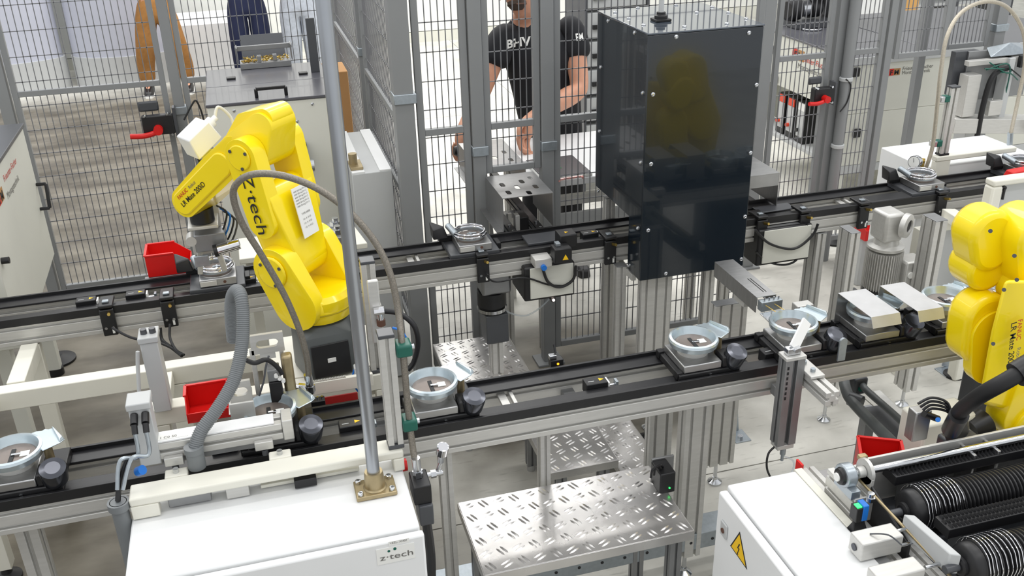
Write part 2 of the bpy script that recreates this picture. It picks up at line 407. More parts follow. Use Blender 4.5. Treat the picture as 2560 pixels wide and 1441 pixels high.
# right fence
RYF = 4.85
def rx(px, py): return A(px, py, y=RYF).x
post('slim grey fence post just right of the black tower', rx(1900, 250), RYF, wd=0.07, clampz=(0.62,))
post('square grey fence post behind the round conduit, right fence', rx(2072, 300), RYF, wd=0.065)
post('grey fence post left of the framed machine name plate', rx(2192, 300), RYF, wd=0.045)
post('grey fence post at the right, behind the bent hose', rx(2360, 200), RYF + 0.25, wd=0.05)
post('grey fence post nearest the right edge with zinc clamp', rx(2515, 110), RYF + 0.1, wd=0.075, clampz=(1.33,))
panel('mesh_fence', 'mesh panel left of the round conduit, in front of the bowl feeder', (rx(1925, 250), RYF), (rx(2058, 300) - 0.01, RYF), 0.1, 2.3)
panel('mesh_fence', 'mesh panel right of the round conduit', (rx(2095, 300), RYF), (rx(2180, 300), RYF), 0.1, 2.3)
panel('mesh_fence', 'low mesh panel above the name plate machine', (rx(2208, 300), RYF), (rx(2345, 200), RYF), 1.22, 2.3, rails=())
panel('mesh_fence', 'mesh panel at upper right between the bent hose and the last post', (rx(2372, 200), RYF + 0.1), (rx(2495, 110), RYF + 0.1), 1.22, 2.3, rails=())
t = thing('conduit_pipe', 'round grey conduit pipe strapped to the square fence post', 'pipe', (rx(2112, 100), RYF - 0.06, 0))
xc = rx(2098, 200)
part(t, 'pipe', MB().cyl((xc, RYF - 0.065, 0.001), (xc, RYF - 0.065, 2.4), 0.031), 'grey')
for z in (1.145, 0.745): part(t, 'strap', MB().turn((xc, RYF - 0.065, z - 0.012), (0, 0, 1), [(0, 0.034), (0.004, 0.039), (0.02, 0.039), (0.024, 0.034)]), 'ltgrey')
# latches with red handles
def latch(label, p, s=1.0):
    t = thing('gate_latch', label, 'latch', p, 'gate latches with red handles')
    x, y, z = p
    part(t, 'housing', MB().box(x - 0.10 * s, x + 0.045 * s, y - 0.05, y, z - 0.045 * s, z + 0.05 * s), 'black', 0.006)
    part(t, 'mounting_plate', MB().box(x + 0.045 * s, x + 0.06 * s, y - 0.045, y + 0.02, z - 0.07 * s, z + 0.08 * s), 'dkgrey', 0.002)
    mb = MB().tube(bez([(x - 0.02 * s, y - 0.07, z - 0.02 * s), (x - 0.09 * s, y - 0.08, z - 0.035 * s), (x - 0.16 * s, y - 0.085, z - 0.03 * s)], 4), 0.013 * s, 10)
    mb.cyl((x - 0.03 * s, y - 0.05, z - 0.015 * s), (x - 0.03 * s, y - 0.09, z - 0.015 * s), 0.022 * s)
    part(t, 'handle', mb, 'red', label='red lever handle')
    for dx, dz in ((-0.085, 0.052), (0.02, 0.054), (-0.06, -0.047), (0.03, -0.047)):
        part(t, 'bolt', MB().cyl((x + dx * s, y - 0.055, z + dz * s), (x + dx * s, y - 0.03, z + dz * s), 0.007, n=6), 'steel')
    mb = MB().box(x - 0.11 * s, x - 0.015 * s, y + 0.01, y + 0.03, z + 0.06 * s, z + 0.11 * s)
    part(t, 'keeper', mb, 'dkgrey', 0.01)
    return t
q = A(412, 308, y=LY - 0.04)
LT1 = latch('red handled gate latch on the left fence post above the robot', (q.x, LY - 0.04, q.z), 1.15)
q = A(2062, 235, y=RYF - 0.07)
LT2 = latch('red handled gate latch on the right fence beside the round conduit', (q.x, RYF - 0.06, q.z), 0.9)
def cable(label, pts, r, mt='black', name='cable', cat='cable', group=None, n=8):
    return solo(name, label, cat, MB().tube(bez(pts), r, n), mt, group)
part(LT1, 'cable', MB().tube(bez([A(460, 300, y=LY - 0.1), A(480, 262, y=LY - .1), A(490, 252, y=LY - .1), A(502, 275, y=LY - .1), A(512, 310, y=LY - 0.1)]), 0.005, 8), 'black')
part(LT2, 'cable', MB().tube(bez([A(2115, 198, y=RYF - 0.1), A(2127, 215, y=RYF - 0.1), A(2118, 255, y=RYF - 0.1), A(2100, 280, y=RYF - 0.1)]), 0.004, 8), 'black')

# ================================================================ CONVEYORS
def conveyor(label, Y0, x0, x1, skip=()):
    t = thing('belt_conveyor', label, 'conveyor', (x0, Y0 + 0.1, 0.79))
    for nm, ya, yb in (('front_rail', Y0, Y0 + 0.045), ('back_rail', Y0 + 0.165, Y0 + 0.21)):
        part(t, nm, MB().prof((x0, (ya + yb) / 2, 0.837), (x1, (ya + yb) / 2, 0.837), 0.045, 0.088, slot=0.045), 'alu', 0.0015)
    part(t, 'belt', MB().box(x0, x1, Y0 + 0.005, Y0 + 0.062, 0.884, 0.893), 'belt', 0.002)
    part(t, 'belt', MB().box(x0, x1, Y0 + 0.148, Y0 + 0.205, 0.884, 0.893), 'belt', 0.002)
    part(t, 'edge_guide', MB().box(x0, x1, Y0 - 0.004, Y0 + 0.006, 0.873, 0.905), 'black', 0.001)
    part(t, 'edge_guide', MB().box(x0, x1, Y0 + 0.204, Y0 + 0.214, 0.873, 0.905), 'black', 0.001)
    x = x0 + 0.3
    while x < x1 - 0.1:
        part(t, 'cross_bar', MB().bar((x, Y0 + 0.045, 0.83), (x, Y0 + 0.165, 0.83), 0.04, 0.03), 'alu_dark', 0.001); x += 0.62
    return t
C1, C2 = 3.54, 2.37
conveyor('rear belt conveyor crossing the picture behind the yellow robot', C1, -1.7, 4.3)
conveyor('front belt conveyor running under the chain of clamp pallets', C2, -1.3, 2.9)
def stand(label, x, y, ztop, wd=0.045, dp=0.09, foot=True, name='support_post', group='aluminium support posts', dz=0.0):
    t = thing(name, label, 'post', (x, y, 0), group)
    z0 = 0.10 if foot else 0.004
    part(t, 'profile', MB().prof((x, y, z0), (x, y, ztop), wd, dp, up=(0, 1, 0), slot=0.045), 'alu', 0.001)
    part(t, 'end_cap', MB().box(x - wd / 2, x + wd / 2, y - dp / 2, y + dp / 2, ztop, ztop + 0.004), 'alu_dark', 0.001)
    if foot:
        part(t, 'foot_screw', MB().cyl((x, y, 0.02), (x, y, z0), 0.008, n=10), 'steel')
        part(t, 'foot_pad', MB().turn((x, y, 0), (0, 0, 1), [(0, 0.03), (0.008, 0.03), (0.02, 0.012), (0.03, 0.01)]), 'steel')
    return t
# ================================================================ BLACK TOWER
TX0, TX1, TY0, TY1, TZ0, TZ1 = 1.447, 1.922, 3.33, 3.86, 0.79, 1.80
t = thing('machine_housing', 'tall dark navy steel housing with bolted panels standing over the rear conveyor', 'machine', ((TX0 + TX1) / 2, 3.6, TZ0))
part(t, 'front_panel', MB().box(TX0, TX1, TY0 - 0.006, TY0, TZ0, TZ1 - 0.004), 'navy', 0.003)
def sidepoly(x, th):
    n0, n1 = 3.46, 1.03     # notch where the conveyor passes
    pts = [(TY0 + 0.0006, TZ0), (n0, TZ0), (n0, n1), (TY1, n1), (TY1, TZ1 - 0.004), (TY0 + 0.0006, TZ1 - 0.004)]
    return MB().prism(pts, (x, 0, 0), (0, 1, 0), (0, 0, 1), (th, 0, 0))
part(t, 'side_panel', sidepoly(TX0, 0.006), 'navy', 0.002)
part(t, 'side_panel', sidepoly(TX1 - 0.006, 0.006), 'navy', 0.002)
part(t, 'back_panel', MB().box(TX0 + 0.0066, TX1 - 0.0066, TY1 - 0.006, TY1, 1.03, TZ1 - 0.004), 'navy', 0.002)
M['smoked'] = mat('smoked_top_plate', (70, 78, 88), 0.08, 0.0, coat=0.6)
part(t, 'top_plate', MB().box(TX0 - 0.003, TX1 + 0.003, TY0 - 0.008, TY1 + 0.003, TZ1 - 0.003, TZ1 + 0.004), 'smoked', 0.002)
for dx in (0.01,):
    for xx in (TX0 + 0.025, TX1 - 0.025):
        for yy in (TY0 + 0.025, TY1 - 0.025):
            part(t, 'corner_profile', MB().prof((xx, yy, 1.04 if yy > 3.5 else TZ0 + 0.005), (xx, yy, TZ1 - 0.006), 0.035, 0.035), 'alu')
scr = MB().turn((0, 0, 0), (0, -1, 0), [(0, 0.0085), (0.003, 0.0085), (0.006, 0.005), (0.0062, 0.0045), (0.004, 0.004), (0.004, 0)], 12)
first = None
def screw(p, rot=None):
    global first
    if first is None:
        first = part(t, 'button_screw', scr, 'steel'); first.data.transform(Matrix.Translation(W[t.name].translation)); o = first
    else:
        o = bpy.data.objects.new('button_screw', first.data); COL.objects.link(o); o.parent = t
    o.location = V(p) - W[t.name].translation
    if rot: o.rotation_euler = rot
for px, py in ((1690, 92), (1872, 82), (1632, 236), (1891, 212), (1627, 410), (1878, 382), (1620, 576), (1865, 541), (1664, 684), (1872, 645)):
    p = A(px, py, y=TY0 - 0.006)
    screw((min(max(p.x, TX0 + 0.012), TX1 - 0.012), TY0 - 0.006, p.z))
for px, py in ((1521, 52), (1587, 82), (1502, 168), (1607, 233), (1499, 328), (1602, 407), (1497, 478), (1595, 571), (1573, 664)):
    p = A(px, py, x=TX0)
    screw((TX0, min(max(p.y, TY0 + 0.015), TY1 - 0.02), p.z), (0, 0, -math.pi / 2))
for px, py in ((1538, 32), (1594, 20), (1572, 47), (1609, 63), (1711, 67), (1742, 32), (1783, 18), (1822, 32), (1867, 47), (1817, 60), (1690, 14)):
    p = A(px, py, z=TZ1 + 0.004)
    screw((min(max(p.x, TX0 + 0.012), TX1 - 0.012), min(p.y, TY1 - 0.015), TZ1 + 0.004), (-math.pi / 2, 0, 0))
p = A(1652, 52, z=TZ1 + 0.004)
t2 = thing('cable_conduit', 'pale conduit rising from a black flanged gland on the tower top', 'pipe', (p.x, p.y, TZ1 + 0.004))
g = MB().box(p.x - 0.032, p.x + 0.032, p.y - 0.032, p.y + 0.032, TZ1 + 0.0045, TZ1 + 0.014)
g.turn((p.x, p.y, TZ1 + 0.014), (0, 0, 1), [(0, 0.026), (0.012, 0.026), (0.014, 0.018), (0.024, 0.018)])
part(t2, 'gland', g, 'black', 0.002)
part(t2, 'tube', MB().cyl((p.x, p.y, TZ1 + 0.036), (p.x, p.y, 2.5), 0.0105), 'ltgrey')
# aluminium stand below the tower
for lab, x, y, wd, dp in (('wide aluminium post under the front left corner of the tower', 1.545, 3.39, 0.135, 0.045), ('aluminium post under the front right corner of the tower', 1.80, 3.40, 0.045, 0.045),
                          ('aluminium post under the back left corner of the tower', 1.49, 3.80, 0.045, 0.045)):
    s_ = stand(lab, x, y, 0.785 if y < 3.5 else 0.99, wd, dp)
stand('aluminium post left of the wide post below the rear conveyor', A(1545, 690, y=3.52).x, 3.50, 0.79, 0.045, 0.045)
stand('dark edged aluminium post behind the wide tower post', 1.70, 3.62, 0.785, 0.05, 0.05)
solo('support_beam', 'thin aluminium beam running forward below the tower to the wide post', 'beam', MB().bar((1.46, 3.415, 0.765), (1.46, 4.0, 0.765), 0.02, 0.03), 'alu', bevel=0.001)
# tall dark-reflecting centre fence parts under conveyor
cable('thin clear hose sagging below the gear motor by the fence post', [A(1232, 730, y=3.62), A(1262, 775, y=3.62), A(1310, 790, y=3.62), A(1350, 770, y=3.6), A(1385, 735, y=3.6)], 0.004, 'clear')

# ================================================================ CABINETS BEHIND
t = thing('feeder_cabinet', 'off white hopper machine with glossy dark grey lid behind the robot', 'machine', (0.09, 4.85, 0))
hx0, hx1, hy0, hy1, hz = -0.20, 0.38, 4.50, 5.24, 1.40
part(t, 'cabinet_body', MB().box(hx0, hx1, hy0, hy1, 0.06, hz - 0.016), 'offwhite', 0.004)
part(t, 'plinth', MB().box(hx0 + 0.03, hx1 - 0.03, hy0 + 0.03, hy1 - 0.03, 0, 0.058), 'dkgrey')
part(t, 'lid', MB().box(hx0 - 0.005, hx1 + 0.005, hy0 - 0.005, hy0 + 0.34, hz - 0.014, hz), 'glassy', 0.003)
part(t, 'lid', MB().box(hx0 - 0.005, hx1 + 0.005, hy0 + 0.344, hy1, hz - 0.014, hz), 'glassy', 0.003)
def handle(par, p, d, up, L, out, r=0.009, mt='black'):
    p, d, up = V(p), V(d).normalized(), V(up).normalized()
    mb = MB().bar(p - d * L / 2, p - d * L / 2 + up * out, r * 2, r * 2, up=d)
    mb.bar(p + d * L / 2, p + d * L / 2 + up * out, r * 2, r * 2, up=d)
    mb.bar(p - d * (L / 2 + r), p + d * (L / 2 + r), 0, 0) if False else None
    mb.bar(p - d * (L / 2) + up * out, p + d * (L / 2) + up * out, r * 2, r * 2, up=up)
    return part(par, 'handle', mb, mt, 0.004)
p = A(680, 245, z=hz)
handle(t, (p.x, p.y + 0.03, hz), (1, 0, 0), (0, -0.25, 1), 0.135, 0.045, 0.008)
for px, py in ((578, 198), (758, 185)):
    p = A(px, py, z=hz); part(t, 'hinge', MB().box(p.x - 0.022, p.x + 0.022, p.y - 0.02, p.y + 0.02, hz, hz + 0.01), 'black', 0.003)
for px, py in ((585, 277), (781, 260), (743, 303), (837, 295)):
    p = A(px, py, y=hy0); part(t, 'bolt', MB().turn((p.x, hy0, p.z), (0, -1, 0), [(0, 0.007), (0.003, 0.007), (0.006, 0.003), (0.006, 0)], 12), 'steel')
p = A(789, 180, z=hz)
part(t, 'upright_plate', MB().box(p.x - 0.022, p.x + 0.022, p.y - 0.006, p.y + 0.006, hz, hz + 0.27), 'dkgrey', 0.002)
# funnel on lid with screws
p = A(665, 165, z=hz)
f = thing('screw_hopper', 'grey sheet metal screw hopper on the back of the glossy lid', 'hopper', (p.x, p.y, hz + 0.001))
fx, fy, fz = p.x, p.y, hz + 0.001
part(f, 'tray', MB().box(fx - 0.13, fx + 0.13, fy - 0.055, fy + 0.055, fz, fz + 0.03), 'alu_dark', 0.002)
part(f, 'back_slope', MB().prism([(fy + 0.05, fz + 0.032), (fy + 0.06, fz + 0.032), (fy + 0.17, fz + 0.13), (fy + 0.16, fz + 0.137)], (fx - 0.11, 0, 0), (0, 1, 0), (0, 0, 1), (0.22, 0, 0)), 'dkgrey', 0.001)
part(f, 'front_lip', MB().box(fx - 0.145, fx + 0.145, fy - 0.0, fy + 0.012, fz + 0.085, fz + 0.11), 'alu_dark', 0.002)
for sxx in (-0.14, 0.136): part(f, 'side_plate', MB().box(fx + sxx, fx + sxx + 0.004, fy - 0.05, fy + 0.05, fz + 0.031, fz + 0.11), 'alu_dark')
mb = MB()
for i in range(90):
    q = V((fx + random.uniform(-0.12, 0.12), fy + random.uniform(-0.05, 0.045), fz + 0.034 + random.random() * 0.01)); d = V((random.uniform(-1, 1), random.uniform(-1, 1), random.uniform(-.2, .5))).normalized() * 0.014
    mb.cyl(q, q + d, 0.0022, n=5); mb.cyl(q, q - d * 0.15, 0.0045, n=6)
o = part(f, 'loose_screws', mb, 'gold'); o['kind'] = 'stuff'
for sxx in (-0.04, 0.04): part(f, 'divider', MB().box(fx + sxx, fx + sxx + 0.02, fy - 0.05, fy + 0.0, fz + 0.032, fz + 0.06), 'alu_dark')

# left cabinet with text
lc = thing('machine_cabinet', 'off white machine cabinet with red and black emblem at the left edge', 'cabinet', (-1.33, 4.5, 0))
lx = -1.07; ly1 = 4.93; lz = 1.285
pts = [(3.7, 0.16), (ly1 - 0.14, 0.16), (ly1, 0.42), (ly1, lz - 0.02), (3.7, lz - 0.02)]
lx = A(54, 309, z=lz).x; ly1 = A(54, 309, z=lz).y
q = A(135, 640, x=lx); q2 = A(106, 735, x=lx)
pts = [(3.95, q2.z), (q2.y, q2.z), (ly1, q.z), (ly1, lz - 0.02), (3.95, lz - 0.02)]
part(lc, 'cabinet_body', MB().prism(pts, (lx, 0, 0), (0, 1, 0), (0, 0, 1), (-0.6, 0, 0)), 'offwhite', 0.004)
for xx in (lx - 0.5, lx - 0.1):
    for yy in (4.05, ly1 - 0.15): part(lc, 'leg', MB().box(xx - .03, xx + .03, yy - .03, yy + .03, 0.0385, q2.z - 0.002), 'offwhite')
part(lc, 'top_cover', MB().box(lx - 0.61, lx + 0.008, 3.94, ly1 + 0.008, lz - 0.018, lz), 'dkgrey', 0.003)
for xx in (lx - 0.5, lx - 0.1):
    for yy in (4.05, ly1 - 0.15): part(lc, 'foot', MB().cyl((xx, yy, 0), (xx, yy, 0.038), 0.04), 'black')
p0 = A(90, 462, x=lx); p1 = A(100, 523, x=lx)
handle(lc, (lx, (p0.y + p1.y) / 2, (p0.z + p1.z) / 2), (p1 - p0), (1, 0, 0), (p1 - p0).length, 0.045, 0.008)
p = A(0, 660, x=lx); 
part(lc, 'door_latch', MB().cyl((lx, p.y + 0.03, p.z), (lx + 0.03, p.y + 0.03, p.z), 0.014), 'black')
def fm_logo(par, p, ex, ey, h):
    p, ex, ey = V(p), V(ex).normalized(), V(ey).normalized(); n = ex.cross(ey) * 0.001
    part(par, 'emblem', MB().prism([(0, 0), (h * 1.0, 0), (h * 1.0, h), (0, h)], p, ex, ey, n), 'redink', label='dark red emblem square')
    part(par, 'emblem', MB().prism([(h * 1.0, 0), (h * 2.1, 0), (h * 2.1, h), (h * 1.0, h)], p, ex, ey, n), 'cardboard')
    text(par, 'F', p + ex * h * 0.35 + ey * h * 0.12 + n * 1.3, ex, ey, h * 0.95, 'ink', bold=0.03)
    text(par, 'M', p + ex * h * 1.05 + ey * h * 0.12 + n * 1.3, ex, ey, h * 0.95, 'ink', bold=0.03, sx=1.15)
a = A(2, 520, x=lx); b_ = A(40, 470, x=lx)
exl = V((0, 1, 0)); eyl = V((0, 0, 1))
fm_logo(lc, (lx + 0.001, A(0, 515, x=lx).y - 0.02, A(0, 515, x=lx).z), exl, eyl, 0.055)
q = A(25, 480, x=lx); text(lc, 'Frieunter-Fischer', (lx + 0.001, q.y - 0.05, q.z + 0.06), exl, eyl, 0.042, 'redink')
q = A(28, 500, x=lx); text(lc, 'Montagetechnik', (lx + 0.001, q.y - 0.05, q.z + 0.02), exl, eyl, 0.042, 'greyink')

# grey/white bench between hopper machine and side fence
t = thing('side_cabinet', 'pale grey cabinet with white top and grey stripe behind the steel pipe', 'cabinet', (0.49, 4.5, 0))
sz = 1.1; bx0, bx1, by0, by1 = 0.392, 0.575, 4.19, 4.88
part(t, 'cabinet_body', MB().box(bx0, bx1, by0, by1, 0.01, sz - 0.002), 'ltgrey', 0.003)
part(t, 'top_plate', MB().box(bx0 + 0.002, bx0 + 0.06, by0 + 0.002, by1, sz - 0.002, sz + 0.006), 'white', 0.001)
part(t, 'top_plate', MB().box(bx1 - 0.055, bx1 - 0.002, by0 + 0.002, by1, sz - 0.002, sz + 0.006), 'white', 0.001)
solo('cardboard_box', 'small brown cardboard box behind the steel pipe, on the floor past the side fence', 'box', MB().box(0.42, 0.62, 6.2, 6.5, 0, 1.12), 'cardboard', bevel=0.004)
p = A(900, 425, z=sz)
solo('pipe_flange', 'bronze flange at the rear edge of the pale grey cabinet top', 'bracket', MB().box(bx0 + 0.0, bx0 + 0.058, 4.22, 4.34, sz + 0.0065, sz + 0.02).cyl((bx0 + 0.02, 4.28, sz + 0.02), (bx0 + 0.02, 4.28, sz + 0.07), 0.02), 'brass', bevel=0.002)
# white platform behind rear conveyor
t = thing('work_table', 'white table edge just behind the rear conveyor beside the robot', 'table', (0.17, 3.9, 0))
part(t, 'tabletop', MB().prism([(-0.14, 3.785), (0.39, 3.785), (0.36, 4.02), (-0.14, 4.02)], (0, 0, 0.90), (1, 0, 0), (0, 1, 0), (0, 0, 0.025)), 'cream', 0.003)
for xx in (-0.10, 0.32): part(t, 'leg', MB().box(xx - 0.02, xx + 0.02, 3.88, 3.92, 0, 0.9), 'cream')
p = A(835, 615, z=0.925)
t = thing('bolted_bracket', 'grey clamp block with two large nuts right of the robot elbow', 'bracket', (0.27, 3.9, 0.926))
part(t, 'block', MB().box(0.24, 0.31, 3.80, 3.98, 0.926, 0.96), 'alu_dark', 0.004)
for yy in (3.835, 3.93):
    b_ = part(t, 'nut', MB().cyl((0.275, yy, 0.96), (0.275, yy, 0.985), 0.024, n=6).cyl((0.275, yy, 0.985), (0.275, yy, 1.0), 0.014), 'steel', 0.001)
# gripper mounted on hopper cabinet (behind elbow)
p = A(765, 400, y=hy0)
t = thing('pneumatic_cylinder', 'chrome round cylinder on a black bracket behind the robot elbow', 'actuator', (p.x, hy0 - 0.1, p.z))
part(t, 'bracket', MB().box(p.x - 0.04, p.x + 0.01, hy0 - 0.05, hy0 - 0.001, p.z - 0.05, p.z + 0.09), 'black', 0.003)
part(t, 'cylinder', MB().turn((p.x - 0.05, hy0 - 0.09, p.z), (1, 0, 0), [(0, 0.03), (0.05, 0.03), (0.052, 0.027), (0.06, 0.027), (0.062, 0.031), (0.08, 0.031)]), 'steel')

# ================================================================ RIGHT BACKGROUND MACHINES
t = thing('assembly_machine', 'large off white machine with glossy top and red emblem behind the right fence', 'machine', (4.6, 5.9, 0))
z1 = 1.1
mx0, my0, mx1, my1 = 3.80, 5.42, 5.75, 6.75
part(t, 'cabinet_body', MB().box(mx0, mx1, my0, my1, 0.72, z1 - 0.015), 'offwhite', 0.004)
part(t, 'cabinet_body', MB().box(mx0 + 0.22, mx1, my0, my1, 0.36, 0.719), 'offwhite', 0.004)
part(t, 'corner_upright', MB().box(mx0, mx0 + 0.219, my0, my0 + 0.06, 0.36, 0.719), 'offwhite', 0.003)
part(t, 'corner_upright', MB().box(mx0, mx0 + 0.219, my1 - 0.06, my1, 0.36, 0.719), 'offwhite', 0.003)
part(t, 'niche_floor', MB().box(mx0, mx0 + 0.219, my0 + 0.061, my1 - 0.061, 0.33, 0.36), 'ltgrey', 0.002)
part(t, 'lower_rail', MB().box(mx0, mx1, my0, my0 + 0.05, 0.30, 0.358), 'ltgrey', 0.002)
for xx in (mx0 + 0.03, mx0 + 0.6, mx1 - 0.05):
    for yy in (my0 + 0.04, my1 - 0.05):
        part(t, 'leg', MB().box(xx - 0.03, xx + 0.03, yy - 0.03, yy + 0.03, 0.0, 0.30), 'offwhite', 0.002)
part(t, 'lid', MB().box(mx0 - 0.01, mx0 + 0.62, my0 + 0.0, my1, z1 - 0.013, z1), 'glassy', 0.003)
part(t, 'lid', MB().box(mx0 + 0.63, mx1, my0 + 0.0, my1, z1 - 0.013, z1), 'glassy', 0.003)
part(t, 'top_edge', MB().box(mx0 - 0.004, mx1, my0 - 0.012, my0 - 0.001, z1 - 0.05, z1 - 0.002), 'ltgrey', 0.002)
for px, py in ((2140, 180), (2142, 332)):
    p = A(px, py, y=my0); part(t, 'hinge', MB().box(p.x - 0.035, p.x + 0.02, my0 - 0.02, my0, p.z - 0.03, p.z + 0.03), 'black', 0.006)
for px, py in ((1938, 125), (1932, 265)):
    p = A(px, py, x=mx0); part(t, 'hinge', MB().box(mx0 - 0.02, mx0, p.y - 0.04, p.y + 0.04, max(p.z, 0.76) - 0.03, max(p.z, 0.76) + 0.03), 'black', 0.006)
p = A(2218, 190, y=my0)
fm_logo(t, (p.x, my0 - 0.001, p.z), (1, 0, 0), (0, 0, 1), 0.045)
text(t, 'Frieunter-Fischer', (p.x + 0.11, my0 - 0.001, p.z + 0.028), (1, 0, 0), (0, 0, 1), 0.034, 'greyink')
text(t, 'Montagetechnik', (p.x + 0.11, my0 - 0.001, p.z), (1, 0, 0), (0, 0, 1), 0.034, 'greyink')
p = A(1980, 145, x=mx0)
fm_logo(t, (mx0 - 0.001, p.y, p.z), (0, -1, 0), (0, 0, 1), 0.075)
q = A(2010, 165, x=mx0); text(t, 'Frieunter-Fischer', (mx0 - 0.001, q.y + 0.08, q.z + 0.03), (0, -1, 0), (0, 0, 1), 0.055, 'redink')
text(t, 'Montagetechnik', (mx0 - 0.001, q.y + 0.08, q.z - 0.03), (0, -1, 0), (0, 0, 1), 0.055, 'greyink')
for k, (px, py, c) in enumerate(((1950, 385, 'orange'), (1972, 405, 'orange'), (1996, 425, 'label'))):
    p = A(px, py, x=mx0 + 0.06)
    u = thing('controller_module', ['orange topped controller module farthest back in the machine niche', 'middle orange topped controller module in the machine niche', 'grey controller module with round knob in the machine niche'][k], 'controller', (mx0 + 0.13, p.y, 0.361), 'controller modules in the niche')
    hh = 0.30
    part(u, 'housing', MB().box(mx0 + 0.03, mx0 + 0.2, p.y - 0.055, p.y + 0.055, 0.3615, 0.3615 + hh), 'black', 0.003)
    part(u, 'face_plate', MB().box(mx0 + 0.022, mx0 + 0.0295, p.y - 0.05, p.y + 0.03, 0.41, 0.3615 + hh - 0.06), 'ltgrey', 0.002)
    part(u, 'label_strip', MB().box(mx0 + 0.022, mx0 + 0.0295, p.y - 0.05, p.y + 0.03, 0.3615 + hh - 0.058, 0.3615 + hh - 0.005), c)
    part(u, 'knob', MB().cyl((mx0 + 0.0215, p.y, 0.46), (mx0 + 0.0, p.y, 0.46), 0.014), 'black' if k == 2 else 'orange')
# bowl feeder on the lid
p = A(2010, 66, z=z1)
t = thing('bowl_feeder', 'shiny sheet metal feeder with black motor on the glossy machine lid, upper right', 'feeder', (p.x, p.y, z1 + 0.001))
x, y = p.x, p.y
part(t, 'base_block', MB().box(x - 0.12, x + 0.2, y - 0.1, y + 0.12, z1 + 0.001, z1 + 0.05), 'dkgrey', 0.004)
part(t, 'motor', MB().turn((x - 0.16, y, z1 + 0.13), (1, 0.15, 0), [(0, 0.06), (0.01, 0.08), (0.1, 0.08), (0.11, 0.065)]), 'black')
part(t, 'motor_collar', MB().turn((x - 0.045, y + 0.017, z1 + 0.13), (1, 0.15, 0), [(0, 0.062), (0.07, 0.062)]), 'steel')
part(t, 'drive_drum', MB().turn((x + 0.03, y + 0.03, z1 + 0.13), (1, 0.15, 0), [(0, 0.075), (0.09, 0.075), (0.1, 0.06)]), 'black')
part(t, 'cone', MB().turn((x + 0.32, y + 0.1, z1 + 0.03), (-0.1, 0, 1), [(0, 0.1), (0.1, 0.14), (0.3, 0.3), (0.302, 0.295), (0.1, 0.13)], 30, False), 'brushed')
part(t, 'clear_ring', MB().ring((x - 0.02, y - 0.13, z1 + 0.01), (0, 0, 1), 0.07, 0.007), 'steel')
solo('overlit_patch_block', 'plain white block put in for an overlit patch behind the right machine', 'panel', MB().box(5.0, 6.0, 8.0, 8.4, 0, 1.35), 'white', bevel=0.004)  # white block added in place of an overlit patch of floor and wall
p = A(2130, 5, y=9.0)
solo('wooden_board', 'pale orange board lying high behind the plain white block, top edge', 'board', MB().box(p.x - 0.75, p.x + 0.75, 8.9, 9.2, 0, p.z + 0.05), 'wood', bevel=0.004)
p = A(2560, 60, y=10.0)
t = thing('shelving_unit', 'blue grey shelving with dark openings far behind the right fence', 'shelf', (p.x - 0.4, 10.2, 0))
for zz in (0.05, 0.45, 0.9, 1.35): part(t, 'shelf_board', MB().box(p.x - 1.9, p.x + 0.5, 10.0, 10.5, zz, zz + 0.03), 'ltgrey')
for xx in (-1.9, -1.1, -0.3, 0.5): part(t, 'upright', MB().box(p.x + xx - 0.025, p.x + xx + 0.025, 9.95, 10.52, 0, 1.7), 'dkgrey')
for i in range(3):
    part(t, 'storage_box', MB().box(p.x - 1.8 + i * 0.8, p.x - 1.25 + i * 0.8, 10.02, 10.4, 0.931, 1.25), 'screen', 0.004)
# drawer rack left of the tower
xr = A(1480, 150, y=6.4).x
t = thing('drawer_rack', 'grey rack with stacked drawers between the worker and the black tower', 'rack', (xr + 0.15, 6.6, 0))
for k in range(7): part(t, 'drawer', MB().box(xr - 0.04, xr + 0.4, 6.4, 6.8, 0.16 + k * 0.2, 0.33 + k * 0.2), 'ltgrey', 0.006)
for k in range(7): part(t, 'drawer_handle', MB().box(xr + 0.0, xr + 0.1, 6.38, 6.399, 0.22 + k * 0.2, 0.25 + k * 0.2), 'black')
part(t, 'frame', MB().box(xr - 0.06, xr - 0.041, 6.39, 6.82, 0, 1.7).box(xr + 0.401, xr + 0.42, 6.39, 6.82, 0, 1.7), 'dkgrey')

# mechanism in front of the emblem machine
ey = 4.72
def E_(px, py, dy=0): return A(px, py, y=ey + dy)
a = E_(2385, 300); b_ = E_(2560, 330)
t = thing('pick_and_place_unit', 'small pick and place mechanism with black hose and steel plates, right background', 'mechanism', (a.x + 0.25, ey + 0.1, 0))
part(t, 'support_column', MB().box(a.x + 0.12, a.x + 0.22, ey + 0.02, ey + 0.12, 0, a.z - 0.03), 'ltgrey', 0.003)
part(t, 'base_beam', MB().bar((a.x - 0.03, ey, a.z - 0.02), (a.x + 0.65, ey - 0.12, a.z - 0.06), 0.12, 0.09), 'alu', 0.003)
part(t, 'slide_block', MB().box(a.x, a.x + 0.09, ey - 0.06, ey + 0.02, a.z + 0.03, a.z + 0.28), 'alu', 0.003)
part(t, 'end_plate', MB().box(a.x + 0.27, a.x + 0.31, ey - 0.06, ey + 0.02, a.z - 0.03, a.z + 0.36), 'ltgrey', 0.003)
part(t, 'back_plate', MB().box(a.x + 0.05, a.x + 0.5, ey + 0.03, ey + 0.045, a.z + 0.1, a.z + 0.40), 'alu_dark', 0.003)
part(t, 'cross_rail', MB().box(a.x + 0.0, a.x + 0.55, ey - 0.04, ey + 0.0, a.z + 0.33, a.z + 0.36), 'alu', 0.002)
